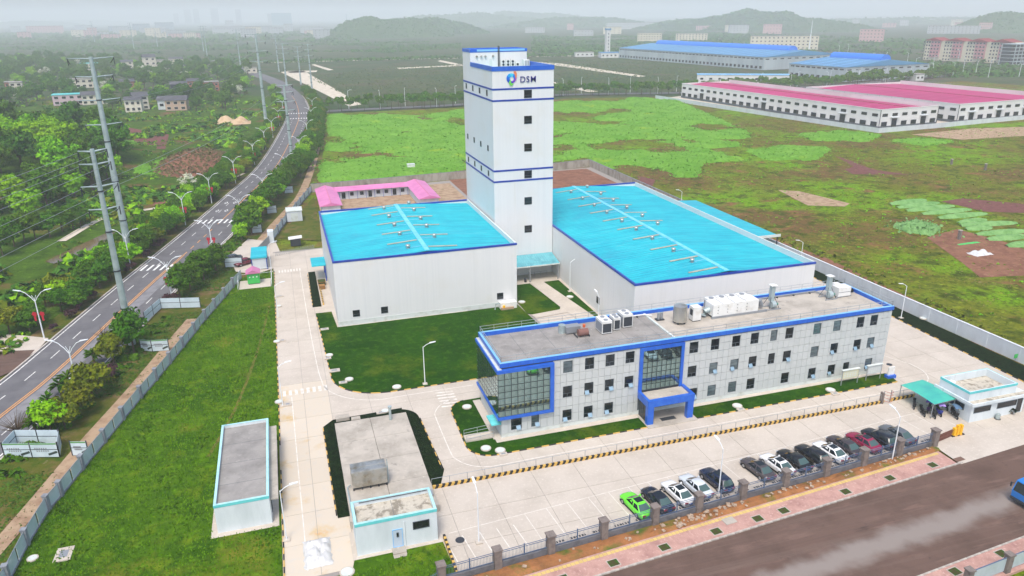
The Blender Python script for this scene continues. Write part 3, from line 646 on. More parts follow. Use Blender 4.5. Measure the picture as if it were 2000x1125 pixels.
flat([(cx + .45, cz + 1.25), (cx + .85, cz + 1.35), (cx + 1.12, cz + .9), (cx + 1.1, cz + .35), (cx + .85, cz - .1), (cx + .72, cz + .55)], mat('emblem_orange', K(226, 130, 90), rough=.4), 'emblem_petal', 141.2)
flat([(cx + 1.1, cz + .35), (cx + .85, cz - .1), (cx + .6, cz - .5), (cx + .98, cz - .25)], mat('emblem_violet', K(186, 60, 190), rough=.4), 'emblem_petal', 141.19)
flat([(cx - .2, cz - .15), (cx - .5, cz - .8), (cx - .35, cz - 1.25), (cx + .05, cz - 1.42), (cx + .45, cz - 1.0), (cx - .02, cz - .85)], mat('emblem_green', K(110, 200, 80), rough=.4), 'emblem_petal', 141.2)
m_letter = mat('letter_navy', K(30, 30, 120), rough=.4)
lx = 45.75
for ch in 'DSM':
    cu = bpy.data.curves.new('letter', 'FONT'); cu.body = ch; cu.size = 1.6; cu.extrude = .05; cu.offset = .004
    tmp = bpy.data.objects.new('tmp', cu); COL.objects.link(tmp)
    bpy.context.view_layer.update(); me = bpy.data.meshes.new_from_object(tmp.evaluated_get(bpy.context.evaluated_depsgraph_get()))
    wch = max(v.co.x for v in me.vertices); bpy.data.objects.remove(tmp)
    me.transform(Matrix.Rotation(pi / 2, 4, 'X')); me.materials.clear(); me.materials.append(m_letter)
    put('letter', me, SG, loc=(lx - 43, -.03, .75)); lx += wch + .16

# lean-to canopy and porch between tower and warehouses
C = thing('lean_to_canopy', 'faded blue lean-to canopy between the two warehouses at the tower foot', 'canopy', (40.2, 136, 0))
mb = MB().add([(40.1, 136.4, 3.55), (52.7, 136.4, 3.55), (52.7, 141.2, 4.5), (40.1, 141.2, 4.5), (40.1, 136.4, 3.45), (52.7, 136.4, 3.45), (52.7, 141.2, 4.4), (40.1, 141.2, 4.4)], [(0, 1, 2, 3), (4, 7, 6, 5), (0, 4, 5, 1), (1, 5, 6, 2), (3, 0, 4, 7)][:4])
x = 40.5
while x < 52.5: mb.add([(x - .04, 136.4, 3.56), (x + .04, 136.4, 3.56), (x + .04, 141.2, 4.51), (x - .04, 141.2, 4.51), (x, 136.4, 3.61), (x, 141.2, 4.56)], [(0, 4, 5, 3), (4, 1, 2, 5)]); x += .5
mb.build('roof_sheet', m_canopy, C)
MB().box(40.1, 136.3, 3.3, 52.7, 136.4, 3.56).build('gutter', m_plinth, C)
for x in (40.3, 46.2, 52.4): MB().box(x - .1, 136.45, 0, x + .1, 136.65, 3.46).build('post', m_grey, C)
window(T, 44.4, TY0, 1.1, 1.0, 2.1, name='door', style='cross', fm=m_grey)
window(T, 47.8, TY0, 2.2, 2.0, .9, style='mid', gm=mat('notice_print', K(200, 120, 170), [(K(120, 60, 140), 3, .45, .6)], rough=.6), name='notice_board')
window(T, 50.2, TY0, 2.2, 1.0, .9, gm=m_plinth, name='notice_board')
b = thing('rubbish_bin', 'dark green bin under the lean-to canopy', 'bin', (45.3, 136.9, 0))
MB().cyl(45.3, 136.9, 0, .75, .25, .3).build('body', m_dark, b); MB().cyl(45.3, 136.9, .75, .85, .32, .2).build('lid', m_dark, b)
g_ = thing('porch_railing', 'low grey railing under the lean-to canopy', 'railing', (46.8, 139.5, 0))
for x in (46.8, 48.2, 49.6, 51): MB().bar((x, 139.5, 0), (x, 139.5, 1.0), .05).build('post', m_grey, g_)
for z in (.35, .65, 1.0): MB().bar((46.8, 139.5, z), (51, 139.5, z), .04).build('rail', m_grey, g_)
# entrance canopy on the left warehouse side, slab and blue lean-to on the right
C2 = thing('door_canopy', 'small flat blue canopy over the side door of the left warehouse', 'canopy', (3.4, 151, 0))
MB().box(3.3, 151, 3.4, 6.2, 157, 3.55).build('roof_sheet', m_broof, C2)
for y in (151.2, 156.8): MB().box(5.9, y - .1, 0, 6.1, y + .1, 3.4).build('post', m_trim, C2)
C3 = thing('side_shed', 'open side shed with cyan roof against the right boundary wall', 'shed', (99, 137, 0))
MB().add([(99.0, 136.8, 4.6), (106.6, 136.8, 4.1), (106.6, 173.5, 4.1), (99.0, 173.5, 4.6), (99.0, 136.8, 4.45), (106.6, 136.8, 3.95), (106.6, 173.5, 3.95), (99.0, 173.5, 4.45)], [(0, 1, 2, 3), (4, 7, 6, 5), (0, 4, 5, 1), (1, 5, 6, 2), (3, 7, 4, 0)]).build('roof_sheet', m_broof, C3)
MB().box(98.9, 136.6, 3.95, 106.7, 136.8, 4.55).build('edge_trim', m_plinth, C3)
for x in (99.3, 106.3):
    for y in (137.2, 149, 161, 173): MB().box(x - .1, y - .1, 0, x + .1, y + .1, 4.0).build('post', m_dark, C3)

# ------------------------------------------------------------------ office block
OX0, OX1, OY0, OY1, OH = 23.3, 84.3, 80.5, 90.9, 10.15
O = thing('office_block', 'three-storey grey panel-clad office block with blue roof band facing the car park', 'building', (OX0, OY0, 0))
MB().box(OX0 + .1, OY0 + .16, 0, OX1 - .1, OY1 - .1, OH).build('core_wall', m_joint, O)
MB().box(OX0, OY0 + .02, 0, OX1, OY0 + .15, .62).build('plinth', m_plinth, O)
MB().box(OX0, OY1 - .1, 0, OX1, OY1, OH).build('rear_wall', m_panel, O)
MB().box(OX1 - .1, OY0 + .16, 0, OX1, OY1 - .1, OH).build('end_wall', m_panel, O)
MB().box(OX0 + .3, OY0 + .4, OH, 48.3, OY1 - .3, OH + .12).build('roof_deck', m_roofd, O)
MB().box(48.4, OY0 + .4, OH, OX1 - .3, OY1 - .3, OH + .2).build('roof_deck', m_roofc, O)
for x in (27.5, 32, 37, 42.5, 47): MB().box(x - .02, OY0 + .5, OH + .12, x + .02, OY1 - .4, OH + .124).build('roof_joint', m_joint, O)
MB().box(48.3, OY0 + .5, OH, 48.6, OY1 - .3, OH + .34).build('expansion_kerb', m_plinth, O)
for q in ((OX0 - .12, OY0 - .12, OX1 + .12, OY0 + .3), (OX0 - .12, OY1 - .3, OX1 + .12, OY1 + .1), (OX0 - .12, OY0 + .3, OX0 + .25, OY1 - .3), (OX1 - .25, OY0 + .3, OX1 + .12, OY1 - .3)):
    MB().box(q[0], q[1], OH + .14, q[2], q[3], OH + .72).build('parapet_band', m_oblue, O)
    MB().box(q[0] + .02, q[1] + .02, OH + .72, q[2] - .02, q[3] - .02, OH + .76).build('parapet_cap', m_lblue, O)
x = OX0 + 1
while x < OX1: MB().box(x - .015, OY0 - .125, OH + .04, x + .015, OY0 - .12, OH + .7).build('band_joint', m_trim, O); x += 1.66
# windows: (x, z, width)
rows = [(9.0, [32.45, 35.5, 38.45, 41.35, 51.0, 54.3, 57.65, 60.65, (63.8, 1.1), 66.4, 71.15, 74.6, 78.75, 81.2]),
        (5.35, [32.45, 35.5, 38.45, 41.35, 51.0, 54.35, 57.7, 60.7, (63.85, 1.1), 66.45, 71.2, 74.65, 78.8, 81.25]),
        (1.82, [(25.35, 1.5), (27.95, 1.1), 32.45, 35.5, 38.5, 51.4, 54.4, 57.75, 60.8, 66.6, 71.3, 74.75, (77.4, 1.1), 81.5])]
HOLES = []
for z, L in rows:
    for e in L:
        x, w = e if isinstance(e, tuple) else (e, 1.32); HOLES.append((x - w / 2, z - .85, x + w / 2, z + .85))
        wd = window(O, x, OY0 + .16, z, w, 1.7, style='tee', dep=.08, gm=m_glassb if random.random() < .3 else m_glassw)
        if (z < 6 and random.random() < .55): open_sash(wd, x=random.choice((-.28, .28)))
GL = (OX0 - .6, 2.95, 30.4, 10.15); GM_ = (42.8, 3.0, 49.4, 10.15)
HOLES += [GL, (GM_[0], 0, GM_[2], 10.15)]
def sub(r, h):
    x0, z0, x1, z1 = r; a0, b0, a1, b1 = h
    if a1 <= x0 or a0 >= x1 or b1 <= z0 or b0 >= z1: return [r]
    out = []
    if a0 > x0: out.append((x0, z0, a0, z1))
    if a1 < x1: out.append((a1, z0, x1, z1))
    m0, m1 = max(x0, a0), min(x1, a1)
    if b0 > z0: out.append((m0, z0, m1, b0))
    if b1 < z1: out.append((m0, b1, m1, z1))
    return out
zrow = [.64, 2.0, 3.2, 4.4, 5.6, 6.8, 7.95, 9.1, 10.13]
pc = []; x = OX0; k = 0
while x < OX1 - .1:
    w = .9; k += 1
    x1 = min(x + w, OX1)
    for a, b in zip(zrow, zrow[1:]):
        R = [(x + .018, a + .026, x1 - .018, b - .026)]
        for h in HOLES: R = [s for r in R for s in sub(r, h)]
        R = [r for r in R if r[2] - r[0] > .04 and r[3] - r[1] > .04]
        if R: pc.append(R)
    x = x1
pc.sort(key=lambda R: -sum((r[2] - r[0]) * (r[3] - r[1]) for r in R) + R[0][0] * .02)
rest = MB(); PMESH = {}
for i, R in enumerate(pc):
    if i < 299:
        if len(R) == 1:
            r = R[0]; key = (round(r[2] - r[0], 3), round(r[3] - r[1], 3))
            if key not in PMESH: PMESH[key] = MB().box(-key[0] / 2, 0, -key[1] / 2, key[0] / 2, .12, key[1] / 2).mesh('cladding_panel', m_panel)
            put('cladding_panel', PMESH[key], O, loc=((r[0] + r[2]) / 2 - OX0, 0.02, (r[1] + r[3]) / 2))
            continue
        mb = MB()
        for r in R: mb.box(r[0], OY0 + .02, r[1], r[2], OY0 + .14, r[3])
        mb.build('cladding_panel', m_panel, O)
    else:
        for r in R: rest.box(r[0], OY0 + .021, r[1], r[2], OY0 + .14, r[3])
rest.build('cladding', m_panel, O, kind='stuff')
# curtain walls: each pane its own piece
def curtain(x0, z0, x1, z1, nx, nz, face, fixed):
    w, h = (x1 - x0) / nx, (z1 - z0) / nz
    key = ('c', round(w, 3), round(h, 3))
    if key not in WM: WM[key] = MB().box(-w / 2 + .045, -.02, -h / 2 + .045, w / 2 - .045, .02, h / 2 - .045).mesh('curtain_pane', m_curt)
    for i in range(nx):
        for j in range(nz):
            c, z = x0 + (i + .5) * w, z0 + (j + .5) * h
            q = (c, fixed, z) if face == '-y' else (fixed, c, z)
            o = put('curtain_pane', WM[key], O, loc=(q[0] - OX0, q[1] - OY0, q[2]), rz=FACE[face])
            o.rotation_euler.x = random.uniform(-.004, .004)
    return w, h
GX0 = 22.75; GY0 = 80.1
MB().box(GX0 + .12, GY0 + .14, 3.0, 30.3, OY0 + .14, 9.7).build('curtain_backing', m_dark, O)
MB().box(GX0 + .14, OY0 + .14, 3.0, OX0 + .12, OY1 - .3, 9.7).build('curtain_backing', m_dark, O)
curtain(GX0 + .1, 3.35, 29.85, 9.6, 8, 7, '-y', GY0 + .1)
curtain(GY0 + .12, 3.35, OY1 - .3, 9.6, 11, 7, '-x', GX0 + .08)
for q in ((GX0 - .05, GY0 - .06, 2.95, 30.4, GY0 + .3, 3.33), (GX0 - .05, GY0 - .06, 9.62, 30.4, GY0 + .5, 10.05), (29.87, GY0 - .06, 3.33, 30.4, GY0 + .5, 9.62),
          (GX0 - .05, GY0 + .3, 2.95, GX0 + .4, OY1, 3.33), (GX0 - .05, GY0 + .5, 9.62, GX0 + .45, OY1, 10.05)):
    MB().box(*q).build('blue_surround', m_oblue, O)
MB().box(GX0, GY0 + .3, 2.75, OX0 + .2, OY1, 2.95).build('soffit', m_plinth, O)
MB().box(GX0 + .1, GY0 + .2, 10.05, OX0 + .1, OY1, 10.12).build('ledge', m_plinth, O)
MB().box(43.1, OY0 + .02, 3.4, 49.1, OY0 + .14, 10.0).build('curtain_backing', m_dark, O)
curtain(43.25, 3.75, 48.95, 9.65, 8, 7, '-y', OY0 - .1)
for q in ((42.75, OY0 - .22, 3.3, 43.22, OY0 + .1, 10.12), (48.98, OY0 - .22, 3.3, 49.42, OY0 + .1, 10.12), (43.22, OY0 - .22, 9.68, 48.98, OY0 + .1, 10.12)):
    MB().box(*q).build('blue_surround', m_oblue, O)
# left end: ground-floor wall, ramp door hood
MB().box(OX0 + .02, OY0 + .16, 0, OX0 + .1, OY1, 2.75).build('end_wall', m_panel, O)
MB().box(22.0, 80.6, 2.05, 23.3, 83.2, 2.2).build('door_hood', m_teal, O)
# entrance porch
MB().box(42.7, 77.3, 2.75, 49.7, 77.75, 3.75).build('porch_fascia', m_oblue, O)
MB().box(42.7, 77.75, 2.75, 43.1, OY0 - .1, 3.75).build('porch_fascia', m_oblue, O)
MB().box(49.3, 77.75, 2.75, 49.7, OY0 - .1, 3.75).build('porch_fascia', m_oblue, O)
MB().box(43.1, 77.75, 3.25, 49.3, OY0 - .1, 3.45).build('porch_roof', m_roofc, O)
for x in (42.75, 48.75): MB().box(x, 77.35, 0, x + .9, 78.0, 2.75).build('porch_column', m_oblue, O)
MB().box(42.6, 76.6, 0, 50.0, OY0 + .02, .12).build('porch_floor', m_roofc, O)
for i in range(5): window(O, 44.2 + i * 1.15, OY0 + .16, 1.35, 1.12, 2.5, name='entrance_door', style='mid', dep=.1)
window(O, 43.0, 79.2, 1.4, 2.2, 2.5, '-x', name='porch_side_glass', style='mid')
MB().box(45.2, 77.7, .12, 47.4, 78.5, .14).build('door_mat', m_dark, O)
MB().box(OX0 - .9, OY0 - .9, 0, 42.6, OY0, .12).build('apron', m_conc, O); MB().box(OX0 - 1.1, OY0, 0, OX0, OY1 + .5, .12).build('apron', m_conc, O)
MB().box(50.0, OY0 - .7, 0, OX1 + .5, OY0, .12).build('apron', m_conc, O)
# roof railing
def railing(t, pts, h, m, step=2.0, rails=(1.0,), r=.03, name='rail'):
    for a, b in zip(pts, pts[1:]):
        a, b = Vector(a), Vector(b); n = max(1, round((b - a).length / step))
        for i in range(n + 1):
            q = a.lerp(b, i / n); MB().bar(q, q + Vector((0, 0, h)), r * 1.4).build('rail_post', m, t)
        for z in rails: MB().bar(a + Vector((0, 0, h * z)), b + Vector((0, 0, h * z)), r * 1.6).build(name, m, t)
rl = thing('roof_railing', 'thin steel railing around the office roof edge', 'railing', (OX0, OY0, OH + .76))
m_rails = mat('stainless_rail', K(190, 196, 200), rough=.3, metal=.6)
railing(rl, [(OX0 + .1, OY0 + .1, 10.91), (OX0 + .1, OY1 - .1, 10.91), (OX1 - .1, OY1 - .1, 10.91), (OX1 - .1, OY0 + .1, 10.91), (OX0 + .1, OY0 + .1, 10.91)], .85, m_rails, rails=(.5, 1.0))
rp = thing('ramp_railing', 'pair of steel handrails at the ramp by the left end of the office', 'railing', (19, 78, 0))
MB().box(18.6, 80.9, 0, 22.3, 82.4, .3).build('ramp', m_conc, rp)
railing(rp, [(18.7, 80.9, .1), (22.3, 80.9, .3)], .95, m_rails, rails=(.5, 1.0)); railing(rp, [(18.7, 82.4, .1), (22.3, 82.4, .3)], .95, m_rails, rails=(.5, 1.0))
# hoarding and stair frame at the right end
hb = thing('hanging_banner', 'blue printed banner panel on a steel frame at the right end of the office', 'banner', (86, 83, 0))
MB().box(84.9, 83.2, 3.3, 85.0, 86.6, 7.0).build('panel', mat('faded_blue_banner_print', K(120, 150, 184), [(K(70, 96, 130), .8, .45, .6), (K(190, 200, 206), .5, .6, .7)], rough=.5), hb)
for y in (83.1, 86.7): MB().bar((85.0, y, 0), (85.0, y, 9.6), .18).build('post', m_dark, hb)
MB().bar((84.4, 83.1, 9.5), (85.0, 83.1, 9.5), .2).build('arm', m_dark, hb); MB().bar((85.0, 83.1, 7.1), (85.0, 86.7, 7.1), .12).build('crossbar', m_dark, hb)
window(O, OX1, 88.5, 1.2, 1.2, 2.2, '+x', name='side_door')

# ------------------------------------------------------------------ rooftop plant on the office
RZ = OH + .2
def unit(x0, y0, x1, y1, h, label, fans=2, z=OH + .12, grp='outdoor units in a row on the office roof'):
    u = thing('outdoor_unit', label, 'air conditioner', (x0, y0, z), group=grp)
    MB().box(x0, y0, z + .12, x1, y1, z + h).build('casing', m_acw, u)
    MB().box(x0 + .05, y0 + .05, z, x1 - .05, y1 - .05, z + .12).build('base_frame', m_dark, u)
    MB().box(x0 + .1, y0 - .02, z + .25, x1 - .1, y0, z + h - .35).build('coil_grille', m_dark, u)
    MB().box(x0 - .02, y0 + .1, z + .25, x0, y1 - .1, z + h - .35).build('coil_grille', m_grey, u)
    for k in range(fans):
        y = y0 + (y1 - y0) * (k + .5) / fans
        MB().cyl((x0 + x1) / 2, y, z + h, z + h + .08, .33 if fans > 1 else .4, n=14).build('fan_guard', m_grey, u)
    return u
unit(39.6, 85.9, 41.1, 88.2, 1.9, 'white outdoor unit nearest the left end of the office roof row')
unit(41.7, 86.6, 42.7, 88.2, 1.9, 'slim white outdoor unit in the middle of the office roof row')
unit(43.3, 87.0, 44.8, 89.0, 2.0, 'white outdoor unit at the right end of the office roof row')
u = thing('duct_fan', 'grey duct fan with rusty orange motor on the office roof', 'fan', (35, 87, OH + .12))
MB().box(34.9, 87.4, OH + .3, 37.0, 88.6, OH + 1.2).build('duct', m_grey, u); MB().cyl(34.6, 88.4, OH + .12, OH + 1.3, .5).build('drum', m_steel, u)
MB().tube([(36.2, 86.3, OH + .75), (37.6, 86.3, OH + .75)], .5, 14).build('fan_scroll', mat('rusty_fan', K(128, 92, 84), rough=.8), u); MB().cyl(37.3, 86.9, OH + 1.2, OH + 1.6, .2).build('motor', mat('orange_motor', K(206, 100, 60), rough=.6), u)
for x in (35.9, 37.7): MB().box(x, 85.9, OH + .12, x + .1, 87.3, OH + .35).build('skid', m_dark, u)
u = thing('water_tank', 'ribbed stainless cylinder tank on the office roof', 'tank', (51.7, 86.0, RZ))
for k in range(7): MB().cyl(51.7, 86.0, RZ + .4 + k * .33, RZ + .4 + k * .33 + .29, .98 if k % 1 == 0 else .95, n=20).build('tank_ring', m_stain, u)
MB().cyl(51.7, 86.0, RZ + .42, RZ + 2.68, .93, n=20).build('tank_core', m_stain, u); MB().cyl(51.7, 86.0, RZ + 2.71, RZ + 2.95, .98, .25, n=20).build('tank_lid', m_stain, u)
for k in range(4): MB().box(51.7 + .7 * cos(k * pi / 2 + .8) - .06, 86 + .7 * sin(k * pi / 2 + .8) - .06, RZ, 51.7 + .7 * cos(k * pi / 2 + .8) + .06, 86 + .7 * sin(k * pi / 2 + .8) + .06, RZ + .4).build('leg', m_dark, u)
u = thing('pump_set', 'small pump frame beside the ribbed roof tank', 'pump', (49.4, 88, RZ))
MB().box(49.0, 87.6, RZ, 50.2, 88.4, RZ + .15).build('skid', m_dark, u); MB().cyl(49.4, 88, RZ + .15, RZ + 1.1, .2).build('pump_body', m_grey, u); MB().cyl(49.9, 88, RZ + .15, RZ + 1.1, .2).build('pump_body', m_grey, u); MB().bar((49.2, 88, RZ + 1.1), (50.1, 88, RZ + 1.1), .12).build('pipe', m_steel, u)
u = thing('control_cabinet', 'tall white cabinet between roof tank and air handling unit', 'cabinet', (54.3, 86.2, RZ))
MB().box(53.7, 85.7, RZ + .15, 55.0, 86.9, RZ + 2.2).build('casing', m_acw, u); MB().box(53.75, 85.75, RZ, 54.95, 86.85, RZ + .15).build('base_frame', m_dark, u); MB().box(53.68, 85.9, RZ + .9, 53.7, 86.6, RZ + 1.8).build('control_panel', m_dark, u)
u = thing('air_handling_unit', 'long white air handling unit with service doors on the office roof', 'air handling unit', (56.5, 85.7, RZ))
MB().box(57.0, 85.8, RZ + .35, 64.6, 88.0, RZ + 2.1).build('casing', m_acw, u); MB().box(56.8, 85.7, RZ, 66.2, 85.9, RZ + .35).build('skid', m_grey, u); MB().box(56.8, 87.9, RZ, 66.2, 88.1, RZ + .35).build('skid', m_grey, u)
for k in range(4):
    MB().box(57.9 + k * 1.6, 85.77, RZ + .6, 58.8 + k * 1.6, 85.8, RZ + 1.9).build('service_door', m_acw, u)
    for z in (.75, 1.2, 1.7): MB().box(57.75 + k * 1.6, 85.75, RZ + z, 57.86 + k * 1.6, 85.8, RZ + z + .08).build('hinge', m_dark, u)
for x in (58.6, 60.5, 62.4): MB().box(x, 85.85, RZ + 2.1, x + .05, 87.95, RZ + 2.13).build('casing_seam', m_grey, u)
MB().tube([(57.0, 86.9, RZ + 1.1), (56.3, 86.9, RZ + .9), (56.1, 86.9, RZ + .3)], .45, 12).build('inlet_duct', m_steel, u)
MB().tube([(64.6, 87, RZ + 1.5), (65.6, 87, RZ + 1.4), (66.0, 87, RZ + .5)], .35, 10).build('outlet_duct', m_grey, u)
for k in range(4): unit(58.0 + k * 1.75, 88.7, 59.6 + k * 1.75, 90.0, 1.75, 'flat-topped condenser behind the air handling unit, %s from the left' % ordinal(k), 1, RZ, 'condensers behind the air handling unit')
for i, (x, y, l) in enumerate(((67.6, 86.9, 'exhaust stack with green fan right of the air handling unit'), (78.4, 87.6, 'exhaust stack with green fan near the right end of the office roof'))):
    u = thing('exhaust_stack', l, 'exhaust stack', (x, y, RZ))
    MB().box(x - .3, y - .3, RZ + 1.1, x + .3, y + .3, RZ + 3.4).build('stack', m_steel, u); MB().box(x - .5, y - .5, RZ + 3.55, x + .5, y + .5, RZ + 3.65).build('rain_cap', m_acw, u)
    for sx in (-.25, .25): MB().bar((x + sx, y, RZ + 3.4), (x + sx, y, RZ + 3.55), .05).build('cap_bracket', m_dark, u)
    MB().tube([(x - .35, y - .5, RZ + .7), (x + .35, y - .5, RZ + .7)], .5, 14).build('fan_scroll', m_steel, u); MB().tube([(x + .35, y - .5, RZ + .7), (x + .8, y - .5, RZ + .7)], .2, 10).build('motor', mat('green_motor', K(70, 130, 110), rough=.6), u)
    for sx, sy in ((-.9, -.9), (.9, -.9), (-.9, .9), (.9, .9)): MB().bar((x + sx, y + sy, RZ), (x, y, RZ + 2.6), .06).build('guy_strut', m_dark, u)
    MB().box(x - 1.1, y - 1.0, RZ, x + 1.1, y - .85, RZ + .15).build('skid', m_grey, u); MB().box(x - 1.1, y + .5, RZ, x + 1.1, y + .65, RZ + .15).build('skid', m_grey, u)
u = thing('filter_box', 'cream box-shaped filter unit near the right end of the office roof', 'filter unit', (80.3, 87.6, RZ))
MB().box(79.8, 86.9, RZ + .2, 82.1, 88.6, RZ + 1.6).build('casing', m_acw, u); MB().box(79.5, 87.0, RZ, 82.4, 87.15, RZ + .2).build('skid', m_grey, u); MB().box(79.5, 88.3, RZ, 82.4, 88.45, RZ + .2).build('skid', m_grey, u); MB().box(79.79, 86.88, RZ + .85, 82.11, 86.9, RZ + .9).build('casing_seam', m_dark, u)
u = thing('duct_bundle', 'black corrugated ducts behind the cream filter unit', 'duct', (82.5, 88.8, RZ))
for k in range(3): MB().tube([(82.1, 88.2 + k * .55, RZ + .6), (82.9, 88.2 + k * .55, RZ + .9), (83.6, 88.2 + k * .55, RZ + .3)], .26, 10).build('duct', m_black, u)
MB().box(81.2, 89.2, RZ, 82.2, 90.2, RZ + 1.3).build('fan_box', m_acw, u)
u = thing('roof_pipe_run', 'lagged pipe run along the rear edge of the office roof', 'pipe', (44, 90, RZ))
MB().tube([(45.0, 89.9, RZ + .3), (48.0, 89.9, RZ + .3), (49.0, 89.2, RZ + .3)], .09, 8).build('pipe', m_acw, u); MB().tube([(66.5, 90.1, RZ + .25), (78, 90.1, RZ + .25), (78.3, 88.6, RZ + .25)], .12, 8).build('pipe', m_grey, u)
for x in (47, 68, 71, 74, 77): MB().box(x - .06, 89.8, RZ - .06, x + .06, 90.2, RZ + .2).build('pipe_support', m_dark, u)

# ------------------------------------------------------------------ low service buildings
def flat_house(name, label, x0, y0, x1, y1, h, band, m_deck, zdeck=.35, apron=.7):
    t = thing(name, label, 'building', (x0, y0, 0)); w = .22
    MB().box(x0, y0, 0, x1, y0 + w, h).build('front_wall', m_whitep, t); MB().box(x0, y1 - w, 0, x1, y1, h).build('rear_wall', m_whitep, t)
    MB().box(x0, y0 + w, 0, x0 + w, y1 - w, h).build('side_wall', m_whitep, t); MB().box(x1 - w, y0 + w, 0, x1, y1 - w, h).build('side_wall', m_whitep, t)
    MB().box(x0 + w, y0 + w, h - zdeck - .15, x1 - w, y1 - w, h - zdeck).build('roof_deck', m_deck, t)
    ring(t, x0, y0, x1, y1, h - .3, h + .02, .05, m_teal, 'edge_band', .03)
    for q in ((x0 - .02, y0 - .02, x1 + .02, y0 + w + .02), (x0 - .02, y1 - w - .02, x1 + .02, y1 + .02), (x0 - .02, y0 + w + .02, x0 + w + .02, y1 - w - .02), (x1 - w - .02, y0 + w + .02, x1 + .02, y1 - w - .02)):
        MB().box(q[0], q[1], h + .02, q[2], q[3], h + .06).build('parapet_cap', m_lcap, t)
    if apron: MB().box(x0 - apron, y0 - apron, -.2, x1 + apron, y1 + apron * .3, .1).build('apron', m_conc, t)
    return t
m_lcap = mat('pale_cap', K(176, 220, 222), [(K(150, 196, 198), .9, .45, .7)], rough=.6)
SH = flat_house('service_building', 'long low flat-roofed service building standing on the left lawn', -11.1, 71.8, -5.5, 89.0, 3.6, None, m_roofd)
for y in (76.0, 80.3, 84.6): MB().box(-10.9, y - .02, 3.25, -5.7, y + .02, 3.256).build('roof_joint', m_joint, SH)
MB().box(-5.5, 72.5, 2.55, -4.6, 88.5, 2.7).build('side_canopy', m_roofc, SH)
for y, w in ((74, 1.0), (77.5, 1.4), (82, 2.4), (86, 1.2)): window(SH, -5.5, y, 1.25, w, 2.0, '+x', style='mid', name='side_door')
PH = flat_house('pump_house', 'small white pump house with turquoise roof edge and old mottled roof', 2.8, 63.5, 11.2, 67.4, 3.95, None, m_roofm, .5, .5)
MB().box(6.9, 63.7, 3.45, 6.94, 67.2, 3.456).build('roof_joint', m_joint, PH)
window(PH, 7.0, 63.5, 1.35, 1.05, 2.2, name='door', fm=m_lblue, gm=mat('pale_blue_door', K(186, 200, 214), rough=.5)); window(PH, 7.0, 63.44, 1.8, .25, .55, name='door_light', gm=m_tglass)
window(PH, 9.5, 63.5, 2.45, 1.75, .95, gm=m_tglass)
MB().box(6.3, 62.5, 0, 7.7, 63.5, .25).box(6.3, 62.0, 0, 7.7, 62.5, .12).build('door_step', m_roofc, PH)
MB().tube([(7.75, 63.42, .1), (7.75, 63.42, 3.3)], .05, 8).build('downpipe', m_lampw, PH); MB().tube([(3.6, 67.1, 3.9), (10.9, 67.1, 3.9)], .04, 6).build('roof_conduit', m_dark, PH)
TP = thing('tank_slab', 'raised bare concrete slab carrying the stainless water tank', 'slab', (2.6, 70, 0))
for i, (a, b) in enumerate(((2.7, 7.35), (7.4, 12.3))):
    for j in range(4):
        c = 69.0 + j * 5.2; MB().box(a, c, 0, b + (0 if i else 0), c + 5.16, .9).build('slab_section', m_roofc, TP)
MB().box(2.6, 68.2, 0, 12.4, 69.0, .88).build('slab_edge', m_roofc, TP)
u = thing('sectional_tank', 'stainless sectional water tank with dimpled panels on the bare slab', 'tank', (3.4, 73.6, .9))
MB().box(3.45, 73.65, 1.3, 7.45, 75.65, 3.3).build('tank_core', m_stain, u)
for k in range(4):
    for j in range(2):
        c = (3.95 + k * 1.0, 73.63, 1.8 + j * 1.0); mb = MB(); n = 12
        mb.box(c[0] - .47, 73.6, c[2] - .47, c[0] + .47, 73.65, c[2] + .47); mb.tube([(c[0], 73.6, c[2]), (c[0], 73.55, c[2])], .38, n, .22); mb.build('tank_panel', m_stain, u)
        mb = MB(); mb.box(c[0] - .47, 73.75 + j * .95, 3.3, c[0] + .47, 74.6 + j * .95, 3.33); mb.tube([(c[0], 74.15 + j * .95, 3.33), (c[0], 74.15 + j * .95, 3.37)], .36, n, .2); mb.build('tank_panel', m_stain, u)
for k in range(5): MB().box(3.5 + k * .95, 73.7, .9, 3.65 + k * .95, 75.6, 1.3).build('tank_bearer', m_dark, u)
MB().bar((7.6, 74.0, .9), (7.6, 74.0, 3.9), .06).bar((7.6, 74.5, .9), (7.6, 74.5, 3.9), .06).build('ladder_rail', m_steel, u)
for k in range(8): MB().bar((7.6, 74.0, 1.1 + k * .36), (7.6, 74.5, 1.1 + k * .36), .04).build('ladder_rung', m_steel, u)
MB().tube([(7.7, 74.9, .9), (7.7, 74.9, 2.6), (7.5, 74.9, 2.6)], .07, 8).build('tank_pipe', m_steel, u)
MB().tube([(3.3, 74.6, 1.2), (2.9, 74.2, 1.2), (2.9, 69.5, 1.2), (3.2, 68.0, 1.2)], .07, 8).build('tank_pipe', m_steel, u)
u = thing('vent_pipe', 'upright vent pipe standing on the bare slab', 'pipe', (10.0, 88.4, .9)); MB().cyl(10.0, 88.4, .9, 2.7, .17).build('pipe', m_steel, u); MB().cyl(10.0, 88.4, 2.75, 2.95, .27).build('cap', m_steel, u)
u = thing('manhole_hatch', 'grey hatch box at the corner of the bare slab', 'hatch', (11.4, 70.3, .9)); MB().box(10.9, 69.8, .9, 12.0, 70.8, 1.2).build('frame', m_roofc, u); MB().box(10.85, 69.75, 1.2, 12.05, 70.85, 1.26).build('lid', m_grey, u)
